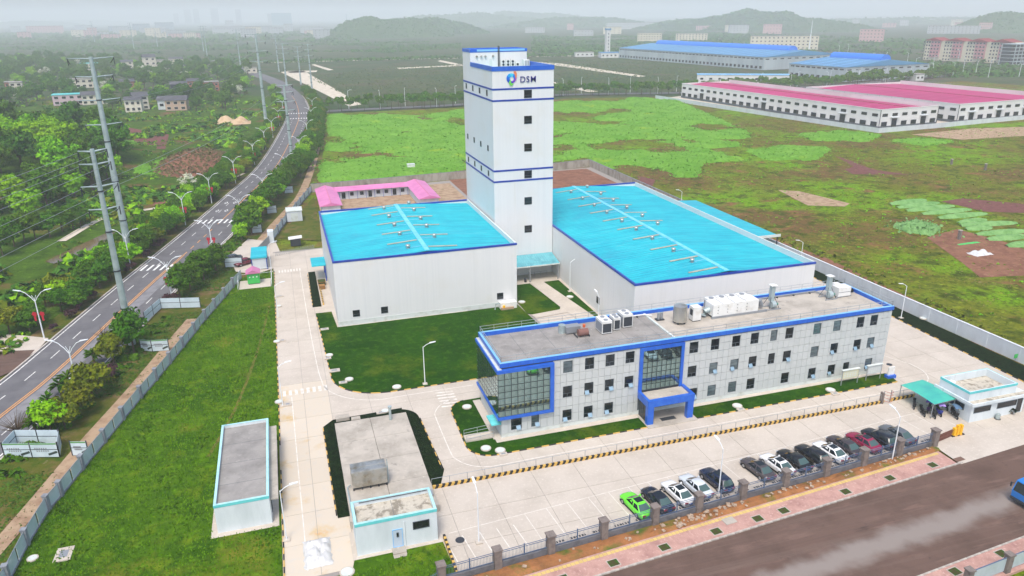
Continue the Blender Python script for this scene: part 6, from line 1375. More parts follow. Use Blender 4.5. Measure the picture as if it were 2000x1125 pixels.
# fan-leaved palms in the strip
random.seed(9); pm = MB()
for k in range(34):
    a = random.uniform(0, 6.28); b = random.uniform(-.2, 1.2); d0 = Vector((cos(a) * cos(b), sin(a) * cos(b), sin(b))); L = random.uniform(.9, 1.4); s_ = d0.cross(Vector((0, 0, 1))).normalized() * .16; c = Vector((0, 0, 1.1))
    pm.add([c, c + d0 * L * .6 + s_, c + d0 * L - Vector((0, 0, .25)), c + d0 * L * .6 - s_], [(0, 1, 2, 3)])
PALM = (pm.mesh('fronds', LM['dark']), MB().tube([(0, 0, -.1), (0, 0, 1.2)], .12, 6).mesh('trunk', m_bark))
for i, (px, py) in enumerate(((120, 770), (97, 800), (185, 710), (135, 755), (70, 845))):
    q = at(px, py); t = thing('fan_palm', 'small fan palm in the roadside strip, %s from the nearest pylon' % ordinal([2, 3, 0, 1, 4][i]), 'palm', (q.x, q.y, 0), i, 'fan palms in the roadside strip', local=True); t.scale = (1.5,) * 3; put('fronds', PALM[0], t); put('trunk', PALM[1], t)
# rows along the avenue
AV = [0, 0, 0, 0, 0]
y = 196.0
while y < 560:
    q = along(9.6 + random.uniform(-.5, .9), y); k_ = random.choice(('dark', 'dark', 'bright', 'dark')) if y < 330 else 'olive' if random.random() < .3 else 'dark'
    AV[0] += 1; tree(k_, q.x, q.y, random.uniform(1.25, 1.6), 'right of the avenue, number %d from the rear gate' % AV[0], 'trees in the row right of the avenue')
    if y > 260 and random.random() < .7: q = along(12.6 + random.uniform(-.5, .9), y + 2); AV[1] += 1; tree('dark', q.x, q.y, random.uniform(.9, 1.2), 'in the outer avenue row, number %d from the gate' % AV[1], 'trees in the row right of the avenue')
    y += random.uniform(2.9, 4.0) * (1 if y < 300 else 1.5)
y = 136.0
while y < 600:
    for off in (-9.6, -12.4, -15.4):
        if 132 < y < 141 and off > -11: continue
        if off < -15 and y > 330: continue
        if random.random() < .08: continue
        q = along(off + random.uniform(-1, 1), y + random.uniform(-1, 1)); k_ = random.choice(('olive', 'dark', 'bright', 'dark', 'dark'))
        AV[2] += 1; tree(k_, q.x, q.y, random.uniform(.85, 1.2), 'left of the avenue, number %d from the side street' % AV[2], 'trees in the strip left of the avenue')
        if y < 190 and random.random() < .4: q = along(-8.3, y + 2); AV[3] += 1; tree('purple', q.x, q.y, random.uniform(.7, 1.1), 'at the left avenue kerb, number %d from the side street' % AV[3], 'purple shrubs at the left kerb')
    y += random.uniform(3.4, 4.6) * (1 if y < 330 else 1.6)
def inpoly(x, y, P):
    c = False; n = len(P)
    for i in range(n):
        x0, y0 = P[i][:2]; x1, y1 = P[(i + 1) % n][:2]
        if (y0 > y) != (y1 > y) and x < (x1 - x0) * (y - y0) / (y1 - y0) + x0: c = not c
    return c
def scatter(P, n, mind):
    """random points inside a world polygon, kept mind apart"""
    xs_ = [p[0] for p in P]; ys_ = [p[1] for p in P]; out = []; tries = 0; grid = {}
    while len(out) < n and tries < n * 40:
        tries += 1; x, y = random.uniform(min(xs_), max(xs_)), random.uniform(min(ys_), max(ys_))
        if not inpoly(x, y, P): continue
        g = (int(x // mind), int(y // mind))
        if any((x - a) ** 2 + (y - b) ** 2 < mind * mind for i in (-1, 0, 1) for j in (-1, 0, 1) for a, b in grid.get((g[0] + i, g[1] + j), ())): continue
        grid.setdefault(g, []).append((x, y)); out.append((x, y))
    return out
def hill_z(x, y, cx, cy, rx, ry, h):
    e = ((x - cx) / rx) ** 2 + ((y - cy) / ry) ** 2
    return h * max(0, 1 - e) ** 1.3
# wooded rise at the left edge
WC = at(40, 330); WH = lambda x, y: hill_z(x, y, WC.x - 14, WC.y + 5, 62, 72, 9.0)
mb = MB(); n = 26
for j in range(n + 1):
    for i in range(n + 1):
        x, y = WC.x - 90 + 150 * i / n, WC.y - 75 + 155 * j / n; mb.v.append((x, y, -.3 + WH(x, y)))
mb.f = [(j * (n + 1) + i, j * (n + 1) + i + 1, (j + 1) * (n + 1) + i + 1, (j + 1) * (n + 1) + i) for j in range(n) for i in range(n) if any(mb.v[k][2] > -.29 for k in (j * (n + 1) + i, j * (n + 1) + i + 1, (j + 1) * (n + 1) + i + 1, (j + 1) * (n + 1) + i))]
m_under = mat('undergrowth_green', K(70, 98, 26), [(K(50, 74, 18), .2, .42, .64), (K(98, 128, 34), .6, .55, .75), (K(108, 82, 54), .05, .56, .66)], rough=1, bump=1, bsc=1.2, bdist=.5)
mb.build('wooded_rise', m_under, kind='structure')
sheet('rough_land', [(-62, 60), (-52, 112), (-40, 165), (-28, 220), (-14, 290), (-2, 400), (0, 560), (-60, 620), (-320, 560), (-260, 300), (-160, 120)], -.26, m_under)
random.seed(31)
PA = pxs([(-60, 264), (0, 262), (90, 266), (190, 272), (240, 285), (236, 335), (185, 376), (70, 428), (-40, 455), (-100, 420)])
for x, y in scatter(PA, 95, 6.2):
    tree(random.choice(('bright', 'wood', 'bright', 'dark', 'bright')), x, y, random.uniform(1.6, 2.5), 'on the wooded rise at the left edge', 'trees on the wooded rise', WH(x, y) - .3)
for i, (px, py) in enumerate(((5, 497), (28, 480), (48, 470), (70, 466), (98, 462), (122, 450), (143, 446), (158, 440))):
    q = at(px, py); tree('dark', q.x, q.y, random.uniform(1.1, 1.4), 'in the row above the pond, %s from the left' % ordinal(i), 'trees in the row above the pond')
PB = pxs([(0, 218), (60, 205), (130, 222), (240, 226), (330, 226), (420, 225), (470, 205), (500, 165), (490, 140), (420, 130), (300, 128), (150, 118), (-20, 118)])
VILL = [(35, 186), (22, 182), (150, 205), (185, 204), (270, 218), (298, 212), (345, 216), (380, 180), (410, 178), (300, 136), (335, 133), (250, 134), (180, 136), (165, 172), (350, 178)]
vq = [at(*q) for q in VILL]
def free(x, y, r=11): return all((x - q.x) ** 2 + (y - q.y) ** 2 > r * r or False for q in vq) and all(not (abs(x - q.x) < 7 + (q.y - y) * .1 and 0 < q.y - y < 26) for q in vq)
for x, y in scatter(PB, 330, 7.5):
    if not free(x, y): continue
    k_ = random.choices(('wood', 'dark', 'bright', 'blossom'), (6, 3, 1.2, .6))[0]; tree(k_, x, y, random.uniform(1.3, 2.1), 'among the village houses', 'trees around the village')
# masses nobody could count
vb = scatter(PB, 1500, 3.6)
def cards(name, pts, per, m, label, cat, flat=.8):
    mb = MB()
    for x, y, z, s in pts:
        for k in range(per):
            d = rv().normalized(); d.z = abs(d.z); leaf(mb, Vector((x + d.x * s * .6, y + d.y * s * .6, z + d.z * s * flat * .7)), (d + Vector((0, 0, .6))).normalized(), s * random.uniform(.28, .5))
    return mb.build(name, m, label=label, cat=cat, kind='stuff')
random.seed(41); MC = at(385, 318); BRIGHTP = pxs([(215, 272), (262, 276), (286, 318), (300, 340), (262, 338), (240, 310)])
PU = [(-50, 112), (-40, 165), (-30, 215), (-18, 285), (-6, 390), (-6, 520), (-60, 560), (-190, 420), (-130, 240), (-95, 150), (-62, 110)]
pond = pxs([(80, 516), (150, 478), (205, 450), (232, 450), (205, 482), (150, 505), (100, 520)])
pts = []
while len(pts) < 6500:
    x, y = random.uniform(-190, 0), random.uniform(110, 560)
    if not inpoly(x, y, PU) or inpoly(x, y, pond) or inpoly(x, y, BRIGHTP) or noise.noise((x * .05, y * .05, 0)) < .04 or abs((x - MC.x) / 15) ** 2 + abs((y - MC.y) / 26) ** 2 < 1: continue
    pts.append((x, y, WH(x, y) - .3, random.uniform(1.4, 3.4) if noise.noise((x * .03, y * .03, 5)) > -.02 else random.uniform(.5, 1.1)))
pts += [(x, y, -.3, random.uniform(1.4, 3.2)) for x, y in vb if free(x, y, 9)]
cards('verge_shrubs', VSH, 12, LM['dark'], 'dense dark shrubs filling the strip between avenue and site fence', 'shrubs', .9)
random.shuffle(pts); c1, c2 = int(len(pts) * .55), int(len(pts) * .75)
cards('undergrowth', pts[:c1], 9, LM['wood'], 'dark green undergrowth between avenue and wooded rise', 'undergrowth')
cards('undergrowth', pts[c1:c2], 9, LM['olive'], 'olive undergrowth between avenue and wooded rise', 'undergrowth')
cards('undergrowth', pts[c2:], 9, LM['bright'], 'light green undergrowth between avenue and wooded rise', 'undergrowth')
MC = at(385, 318); mh = lambda x, y: hill_z(x, y, MC.x, MC.y, 15, 26, 5.0)
mb = MB(); n = 18
for j in range(n + 1):
    for i in range(n + 1): x, y = MC.x - 16 + 32 * i / n, MC.y - 27 + 54 * j / n; mb.v.append((x, y, -.32 + mh(x, y)))
mb.f = [(j * (n + 1) + i, j * (n + 1) + i + 1, (j + 1) * (n + 1) + i + 1, (j + 1) * (n + 1) + i) for j in range(n) for i in range(n)]
mb.build('mound', m_soil, kind='structure')
pts = [(x, y, mh(x, y) - .3, random.uniform(.6, 1.3)) for x, y in scatter([(MC.x + 15 * cos(a * .52), MC.y + 26 * sin(a * .52)) for a in range(12)], 420, 1.2)]
cards('mound_scrub', pts, 10, leafmat('leaf_brown_scrub', (104, 98, 62), (84, 82, 50), (122, 118, 72)), 'olive brown scrub covering the mound left of the avenue', 'scrub')
for nm, P in (('soil_patch', [(150, 258), (250, 248), (330, 262), (320, 300), (250, 285)]), ('soil_patch', [(285, 385), (360, 372), (345, 395), (300, 400)]), ('soil_patch', [(190, 385), (235, 375), (230, 395)])):
    sheet(nm, pxs(P), -.22, m_ploughed if nm == 'soil_patch' and P[0][0] == 150 else m_soil)
u = thing('sand_heap', 'pale sand heap by the concrete yard beyond the mound', 'sand heap', tuple(at(455, 240)), local=True); mb = MB(); n = 16
for j in range(n + 1):
    for i in range(n + 1):
        x, y = -9 + 18 * i / n, -7 + 14 * j / n; mb.v.append((x, y, max(hill_z(x, y, -3.5, 0, 5.5, 5.5, 4.0), hill_z(x, y, 4, 1, 4.5, 5.5, 3.2), hill_z(x, y, 0, -3, 4.5, 3.5, 1.8)) * (1 + .2 * noise.noise((x * .6, y * .6, 0))) - .1))
mb.f = [(j * (n + 1) + i, j * (n + 1) + i + 1, (j + 1) * (n + 1) + i + 1, (j + 1) * (n + 1) + i) for j in range(n) for i in range(n)]
put('heap', mb.mesh('heap', mat('pale_sand', K(198, 172, 138), [(K(170, 140, 108), .4, .45, .7)], rough=1), True), u)

# ------------------------------------------------------------------ crops and fields
def crop(name, label, P, m, thr=-.12, h=1.0, sc=.03, step=1.6, seed=0, cat='crop'):
    xs_ = [p[0] for p in P]; ys_ = [p[1] for p in P]; x0, y0 = min(xs_), min(ys_); nx, ny = int((max(xs_) - x0) / step) + 1, int((max(ys_) - y0) / step) + 1; mb = MB(); idx = {}
    def zz(i, j):
        x, y = x0 + i * step, y0 + j * step
        if not inpoly(x, y, P): return -.5
        v = noise.noise((x * sc, y * sc, seed)) + .35 * noise.noise((x * sc * 4, y * sc * 4, seed + 3)) - thr
        if v <= 0: return -.5
        return -.2 + h * min(1, v * 7) * (1 + .22 * noise.noise((x * .35, y * .35, 1)) + .18 * noise.noise((x * 1.1, y * 1.1, 4)))
    Z = [[zz(i, j) for i in range(nx + 1)] for j in range(ny + 1)]
    def vid(i, j):
        if (i, j) not in idx:
            idx[(i, j)] = len(mb.v); mb.v.append((x0 + (i + random.uniform(-.3, .3)) * step, y0 + (j + random.uniform(-.3, .3)) * step, Z[j][i]))
        return idx[(i, j)]
    for j in range(ny):
        for i in range(nx):
            if max(Z[j][i], Z[j][i + 1], Z[j + 1][i], Z[j + 1][i + 1]) > -.4: mb.f.append((vid(i, j), vid(i + 1, j), vid(i + 1, j + 1), vid(i, j + 1)))
    vs_ = [v for v in mb.v if v[2] > .3]
    for k in range(int(len(vs_) * (1.1 if step > 1.2 else 2))):
        v = random.choice(vs_); leaf(mb, Vector((v[0] + random.uniform(-1, 1), v[1] + random.uniform(-1, 1), v[2] + random.uniform(-.05, .2))), Vector((random.uniform(-.8, .8), random.uniform(-.8, .8), 1)), random.uniform(.25, .55))
    vs_ = [v for v in mb.v if -.5 <= v[2] < .35]                # ragged fringe where the crop thins out
    for k in range(int(len(vs_) * 1.6)):
        v = random.choice(vs_); leaf(mb, Vector((v[0] + random.gauss(0, 1.5), v[1] + random.gauss(0, 1.5), random.uniform(-.1, .35))), Vector((random.uniform(-.8, .8), random.uniform(-.8, .8), 1)), random.uniform(.25, .6))
    return mb.build(name, m, label=label, cat=cat, kind='stuff', smooth=True)
random.seed(51)
crop('crop_field', 'bright green leafy crop behind the pink-roofed cabins left of the tower', pxs([(640, 226), (720, 222), (800, 228), (870, 222), (910, 212), (960, 212), (960, 322), (860, 336), (760, 346), (690, 352), (622, 356), (634, 300), (642, 262)]), m_crop, -.22, 1.2, .028)
crop('crop_field', 'bright green leafy crop between tower and the magenta-roofed factory', pxs([(1040, 206), (1150, 195), (1250, 192), (1320, 196), (1400, 232), (1470, 262), (1440, 285), (1360, 290), (1460, 312), (1370, 318), (1360, 345), (1255, 342), (1165, 322), (1150, 306), (1050, 318)]), m_crop, -.2, 1.2, .03, seed=4)
crop('crop_field', 'pale green crop patch right of the main crop field', pxs([(1460, 294), (1530, 285), (1625, 290), (1590, 312), (1500, 312)]), m_crop, -.5, .9, .05, seed=7)
crop('crop_field', 'green crop patch below the magenta-roofed factory wall', pxs([(1560, 262), (1640, 256), (1720, 264), (1690, 276), (1590, 274)]), m_crop, -.4, .9, .05, seed=9)
crop('crop_field', 'pale green patch at the right edge of the field', pxs([(1740, 275), (1800, 270), (1860, 276), (1810, 284)]), m_crop, -.4, .7, .05, seed=11)
for i, P in enumerate(([(1628, 302), (1660, 312), (1705, 330), (1778, 340), (1665, 339), (1650, 330), (1668, 324)], [(1520, 370), (1560, 372), (1660, 396), (1650, 402), (1578, 400)], [(1838, 392), (1880, 386), (1990, 396), (2040, 404), (2040, 416), (1925, 412)], [(1810, 462), (1870, 446), (1960, 470), (2040, 500), (2040, 535), (1915, 540), (1880, 512)], [(1170, 252), (1230, 240), (1300, 248), (1420, 262), (1330, 268), (1180, 262)], [(1780, 262), (1900, 250), (2040, 246), (2040, 262), (1880, 272)], [(1245, 342), (1280, 350), (1275, 362), (1250, 356)], [(770, 225), (812, 224), (838, 238), (800, 242)])):
    sheet('ploughed_patch', pxs(P), -.2 + .004 * i, (m_ploughed, m_soil2, m_ploughed, m_soil, m_soil, m_soil2, m_ploughed, m_ploughed)[i])
rr = [((1738, 398), (1808, 390)), ((1752, 405), (1833, 395)), ((1770, 411), (1862, 401)), ((1800, 417), (1895, 408)), ((1832, 425), (1926, 416)), ((1872, 435), (1925, 428)), ((1876, 440), (1985, 434)), ((1886, 447), (1936, 443)), ((1906, 457), (2010, 450)), ((1928, 467), (2010, 460)), ((1966, 480), (2030, 473))]
for i, (a, b) in enumerate(rr):
    A, B_ = at(*a), at(*b); mb = MB(); n = 26; vs = []
    d = (B_ - A); nn = Vector((d.y, -d.x, 0)).normalized()
    for k in range(n + 1):
        c = A.lerp(B_, k / n); e = sin(pi * min(max(k / n, .02), .98)) ** .35; w = 1.7 * e * (1 + .3 * noise.noise((k * .5, i, 0)))
        for t_ in (-1, -.6, 0, .6, 1): q = c + nn * w * t_; vs.append((q.x, q.y, -.2 + .85 * e * (1 - t_ * t_) ** .6 * (1 + .3 * noise.noise((q.x, q.y, 2)))))
    mb.add(vs, [(5 * k + t_, 5 * k + t_ + 1, 5 * k + t_ + 6, 5 * k + t_ + 5) for k in range(n) for t_ in range(4)]).build('crop_row', m_crop2, smooth=True, label='mounded grey-green crop row in the right field, %s from the top' % ordinal(i), cat='crop row', group='crop rows in the right field')
crop('crop_patch', 'rounded grey-green crop patch left of the mounded rows', pxs([(1745, 440), (1790, 432), (1838, 446), (1822, 458), (1768, 452)]), m_crop2, -.8, .9, .1, 1.0, 3)
crop('crop_field', 'bright green meadow strip right of the wooded rise', BRIGHTP, m_crop, -.5, .6, .05, 1.4, 13)
crop('crop_field', 'bright green patch below the mound left of the avenue', pxs([(298, 316), (330, 306), (352, 318), (348, 338), (310, 336)]), m_crop, -.5, .6, .05, 1.4, 15)
crop('crop_field', 'bright green patch between sand heap and avenue', pxs([(412, 258), (440, 248), (470, 250), (462, 276), (430, 274)]), m_crop, -.5, .6, .05, 1.4, 17)
# tufts over the rough fields
random.seed(61); PF = [(108, 70), (108, 248), (30, 246), (60, 440), (250, 440), (262, 290), (330, 270), (330, 110), (160, 50)]
def tufts(name, n, P, s0, s1, m, label, thr, sc, cat='grass'):
    mb = MB(); k = 0; xs_ = [p[0] for p in P]; ys_ = [p[1] for p in P]; tries = 0
    while k < n and tries < n * 12:
        tries += 1; x, y = random.uniform(min(xs_), max(xs_)), random.uniform(min(ys_), max(ys_))
        if noise.noise((x * sc, y * sc, 12)) < thr or not inpoly(x, y, P): continue
        k += 1; s = random.uniform(s0, s1)
        for b in range(2): leaf(mb, Vector((x + random.uniform(-.4, .4), y + random.uniform(-.4, .4), -.22 + s * .1)), Vector((random.uniform(-.3, .3), random.uniform(-.3, .3), 1)), s * .5)
    return mb.build(name, m, label=label, cat=cat, kind='stuff')
tufts('weeds', 16000, PF, .15, .45, mat('weed_green', K(122, 150, 46), [(K(100, 130, 38), .1, .42, .62)], rough=.95), 'bright green weeds scattered over the right-hand field', .02, .03)
tufts('dry_weeds', 9000, PF, .15, .45, mat('dry_weed', K(134, 124, 76), [(K(112, 104, 60), .1, .42, .62)], rough=.95), 'dry brownish weeds scattered over the right-hand field', -.1, .021)
fs = []
while len(fs) < 5200:
    x, y = random.uniform(108, 330), random.uniform(60, 330)
    if inpoly(x, y, PF) and noise.noise((x * .06, y * .06, 21)) > -.05: fs.append((x, y, -.3, random.uniform(.25, .8)))
cards('field_scrub', fs[:2700], 5, LM['olive'], 'low olive scrub tufts over the rough right-hand field', 'scrub', .5)
cards('field_scrub', fs[2700:], 5, LM['bright'], 'low bright weed clumps over the rough right-hand field', 'scrub', .5)
bank = [(108, 72), (112, 72), (118, 120), (116, 175), (109, 180), (108, 140)]
pts = [(x, y, -.2, random.uniform(.5, 1.2)) for x, y in scatter(bank, 170, 1.2)]
cards('bank_scrub', pts, 9, LM['olive'], 'scrub on the reddish bank outside the right boundary wall', 'scrub')
sheet('red_bank', [(108.2, 78), (109.5, 78), (113, 100), (115, 130), (113, 150), (108.2, 150)], -.2, m_soil)
# odd things left in the fields
for i, (px, py, h, l) in enumerate(((1858, 320, 1.6, 'pale concrete stump standing in the rough field'), (1924, 331, 1.9, 'brown stump standing near the right edge of the field'), (1873, 466, 2.0, 'wooden marker post beside the ploughed strip'), (1714, 168, 2.4, 'grey post in the field before the factory wall'))):
    q = at(px, py); t = thing('field_post', l, 'post', (q.x, q.y, -.2)); MB().box(q.x - .3, q.y - .3, -.3, q.x + .3, q.y + .3, h).build('shaft', m_stone, t); MB().box(q.x - .4, q.y - .35, h, q.x + .4, q.y + .35, h + .18).build('cap', m_roofc, t)
def crumple(name, label, cat, px, py, w, d, h, m, seed):
    q = at(px, py); t = thing(name, label, cat, (q.x, q.y, -.2), local=True); mb = MB(); n = 12
    for j in range(n + 1):
        for i in range(n + 1):
            x, y = -w / 2 + w * i / n, -d / 2 + d * j / n; e = max(0, 1 - (2 * x / w) ** 4) * max(0, 1 - (2 * y / d) ** 4)
            mb.v.append((x * (1 + .2 * noise.noise((y, seed, 3))), y * (1 + .2 * noise.noise((x, seed, 5))), .02 + e * h * (.6 + .8 * noise.noise((x * 1.1, y * 1.1, seed)))))
    mb.f = [(j * (n + 1) + i, j * (n + 1) + i + 1, (j + 1) * (n + 1) + i + 1, (j + 1) * (n + 1) + i) for j in range(n) for i in range(n)]
    put('sheet', mb.mesh('sheet', m, True), t)
crumple('plastic_heap', 'white plastic sheeting heap lying by the ploughed soil at right', 'plastic sheet', 1914, 494, 5, 3, .9, m_tarp, 2)
crumple('net_strip', 'narrow green net strip beside the white plastic heap', 'net', 1892, 474, 6.5, .9, .25, m_kiosk, 4)
crumple('plastic_heap', 'pale plastic sheet at the edge of the left crop field', 'plastic sheet', 774, 334, 4, 2.4, .8, m_tarp, 6)
q = at(803, 331); t = thing('storage_bin', 'white box standing in the left crop field', 'box', (q.x, q.y, -.2)); MB().box(q.x - 1.3, q.y - 1, -.2, q.x + 1.3, q.y + 1, 1.9).build('body', m_acw, t); MB().box(q.x - 1.4, q.y - 1.1, 1.9, q.x + 1.4, q.y + 1.1, 2.05).build('lid', m_plinth, t)
# short blades on the mown lawn
PL = [(-32, 52)] + LEFT_FENCE[1:] + [(-8.9, 161), (-4.6, 161), (-4.6, 61), (2, 61), (11.6, 62.8), (11.9, 57.5), (-10, 50)]
def blades(name, n, P, z, s0, s1, m, label):
    mb = MB(); k = 0; xs_ = [p[0] for p in P]; ys_ = [p[1] for p in P]
    while k < n:
        x, y = random.uniform(min(xs_), max(xs_)), random.uniform(min(ys_), max(ys_))
        if not inpoly(x, y, P) or any(a - .6 < x < c + .6 and b - .6 < y < d + .3 for a, b, c, d in ((-11.1, 71.8, -4.6, 89), (-11.4, 151.2, -5.2, 156.4), (2.8, 63.5, 11.2, 67.4))): continue
        k += 1; s = random.uniform(s0, s1) * (1.5 if noise.noise((x * .25, y * .25, 7)) > .25 else 1); a = random.uniform(0, 6.28); u = Vector((cos(a), sin(a), 0)) * s * .6; o = len(mb.v)
        mb.v += [(x - u.x, y - u.y, z), (x + u.x, y + u.y, z), (x + u.y * .8, y - u.x * .8, z + s)]; mb.f.append((o, o + 1, o + 2))
    return mb.build(name, m, label=label, cat='grass', kind='stuff')
blades('grass', 34000, PL, .07, .1, .22, mat('grass_blade', K(92, 132, 16), [(K(70, 110, 10), .2, .42, .64), (K(126, 148, 34), .5, .56, .76)], rough=.95), 'short uneven grass blades on the long left lawn')
PV = [(-40, 70), (-31, 72), (-25, 104), (-18.5, 132), (-14, 152), (-11, 170), (-17, 178), (-24, 150), (-33, 110)]
tufts('verge_weeds', 5000, PV, .25, .6, LM['wood'], 'weeds along the trodden verge outside the left fence', -.15, .08)

# ------------------------------------------------------------------ boulevard behind the crop field
BV = Path([(22, 458), (60, 459), (112, 462), (185, 492), (268, 474), (330, 470), (420, 480), (560, 520)], 6)
BV.strip(-5, 5, -.1).build('boulevard', m_asph, kind='structure')
random.seed(71); d = 8.0
while d < BV.len - 5:
    for off in (-7, 7, 10.5):
        if random.random() < .12 or (off > 7 and d < 60): continue
        q = BV.pos(d + random.uniform(-1.5, 1.5), off)[0]; AV[4] += 1; tree('street', q.x, q.y, random.uniform(1.3, 1.75), 'along the far boulevard, number %d from the avenue' % AV[4], 'trees along the boulevard')
    d += 6.0
POLE = thing('boulevard_lamp', 'slim pale lamp post along the boulevard behind the crop field', 'street lamp', (0, 0, 0), group='lamp posts along the boulevard', local=True)
MB().tube([(0, 0, 0), (0, 0, 10.5)], .16, 6, .1).build('pole', m_lampw, POLE); MB().tube([(0, 0, 10.4), (1.4, 0, 11.0)], .08, 5).build('arm', m_lampw, POLE); MB().box(1.2, -.2, 10.95, 2.4, .2, 11.1).build('lamp_head', m_lampw, POLE); freeze(POLE)
d = 20.0; k = 0
while d < BV.len:
    q, a = BV.pos(d, 6 if k % 2 else -6)
    if k == 0: POLE.location = q
    else: copy_tree(POLE, (q.x, q.y, 0), a + (pi / 2 if k % 2 else -pi / 2))
    d += 17; k += 1
for nm, P, m in (('concrete_road', [(548, 140), (592, 137), (706, 203), (682, 207)], m_path), ('concrete_road', [(560, 138), (620, 137), (618, 140), (565, 142)], m_path), ('dirt_track', [(608, 126), (614, 125), (652, 136), (640, 137)], m_path), ('dirt_track', [(772, 132), (905, 126), (905, 128), (780, 134)], m_path), ('dirt_track', [(1040, 120), (1100, 124), (1262, 148), (1250, 150), (1090, 128), (1040, 124)], m_path), ('dirt_track', [(1080, 159), (1168, 178), (1150, 179), (1080, 164)], m_path), ('dirt_track', [(860, 117), (905, 126), (895, 128), (855, 119)], m_path)):
    sheet(nm, pxs(P), -.26, m)
# ------------------------------------------------------------------ factories and far buildings
random.seed(81)
def lwin(t, x, y, z, w, h, face, gm, fm=None, name='window'): return window(t, x, y, z, w, h, face, gm=gm, fm=fm or m_wframe, name=name, dep=.12)
def magenta(label, x, y, rz, Wd, Ln, h, right=True):
    """local frame: x across the gable front, y along the long side"""
    t = thing('factory_hall', label, 'factory', (x, y, 0), rz, local=True)
    MB().box(0, 0, 0, Wd, .3, h).box(0, Ln - .3, 0, Wd, Ln, h).box(0, .3, 0, .3, Ln - .3, h).box(Wd - .3, .3, 0, Wd, Ln - .3, h).build('wall', m_facw, t); MB().box(-.1, -.1, 0, Wd + .1, Ln + .1, 1.1).build('plinth', m_facp, t)
    for a, b, c, d in ((-.15, -.15, Wd + .15, .2), (-.15, Ln - .2, Wd + .15, Ln + .15), (-.15, .2, .2, Ln - .2), (Wd - .2, .2, Wd + .15, Ln - .2)): MB().box(a, b, h, c, d, h + (.35 if b != .2 or a < 1 else 1.2)).build('parapet', m_facw, t)
    xm = Wd / 2; rise = .32
    for a, b, za, zb in ((.2, xm, h - 1.1, h + rise), (xm, Wd - .2, h + rise, h - 1.1)): MB().add([(a, .2, za), (b, .2, zb), (b, Ln - .2, zb), (a, Ln - .2, za)], [(0, 1, 2, 3)]).build('roof_sheet', m_magroof, t)
    n = int(Ln / 9)
    for k in range(1, n):
        y_ = Ln * k / n
        for a, b, za, zb in ((.3, xm, h - 1.1, h + rise), (xm, Wd - .3, h + rise, h - 1.1)): MB().add([(a, y_ - .2, za + .06), (b, y_ - .2, zb + .06), (b, y_ + .2, zb + .06), (a, y_ + .2, za + .06)], [(0, 1, 2, 3)]).build('rooflight', m_pinkseam, t)
    MB().box(xm - .5, .3, h + rise - .03, xm + .5, Ln - .3, h + rise + .12).build('ridge_cap', m_redroof, t)
    nl = int(Ln / 6.2)
    for k in range(nl):
        y_ = 3 + (Ln - 6) * k / (nl - 1); dr = k % 9 == 3
        lwin(t, 0, y_, h - 2.5, 3.3, 1.35, '-x', m_tglass)
        if dr: lwin(t, -.12, y_, 2.3, 3.4, 4.2, '-x', m_tglass, name='door'); MB().box(-1.4, y_ - 2.6, 4.9, 0, y_ + 2.6, 5.1).build('door_hood', m_greyw, t)
        else: lwin(t, -.12, y_, 2.1, 3.6, 2.0, '-x', m_tglass)
    nf = int(Wd / 6.2)
    for k in range(nf):
        x_ = 3 + (Wd - 6) * k / (nf - 1); dr = k % 3 == 1
        lwin(t, x_, 0, h - 2.5, 3.3, 1.35, '-y', m_tglass)
        if dr: lwin(t, x_, -.12, 2.3, 3.2, 4.2, '-y', m_tglass, name='door'); MB().box(x_ - 2.6, -1.4, 4.9, x_ + 2.6, 0, 5.1).build('door_hood', m_greyw, t)
        else: lwin(t, x_, -.12, 2.1, 3.5, 2.0, '-y', m_tglass)
    for s in range(int(Ln / 8)): MB().bar((Wd, 4 + s * 8, h + 1.2), (Wd, 4 + s * 8, h + 2.0), .1).build('rail_post', m_grey, t)
    MB().bar((Wd, 4, h + 2.0), (Wd, Ln - 4, h + 2.0), .08).build('rail', m_grey, t)
    for px_, py_ in ((0, 0), (Wd, 0)): MB().tube([(px_, py_ - .15, 0), (px_, py_ - .15, h)], .15, 6).build('downpipe', m_dark, t)
    return t
m_facw = mat('factory_white_wall', K(212, 212, 210), [(K(198, 196, 192), .05, .45, .7)], rough=.8); m_facp = mat('factory_grey_plinth', K(84, 90, 98), rough=.8)
fr = atan2(13.6, 161)
magenta('long white factory with magenta roof, left of the two beyond the crop field', 270, 285, fr, 37.5, 161, 8.7)
magenta('wide white factory with magenta roof, right one beyond the crop field', 320.5, 288.5, fr, 78, 104, 8.7)
fw = thing('factory_wall', 'low concrete wall before the magenta-roofed factories', 'wall', (270, 278, 0)); wall_run(fw, [(238, 446), (262, 276), (300, 279), (330, 283), (420, 292)], 1.9, m_greyw, 9)
sheet('factory_yard', [(240, 446), (263, 277.5), (330, 284), (430, 294), (440, 420), (300, 470)], -.2, m_conc)
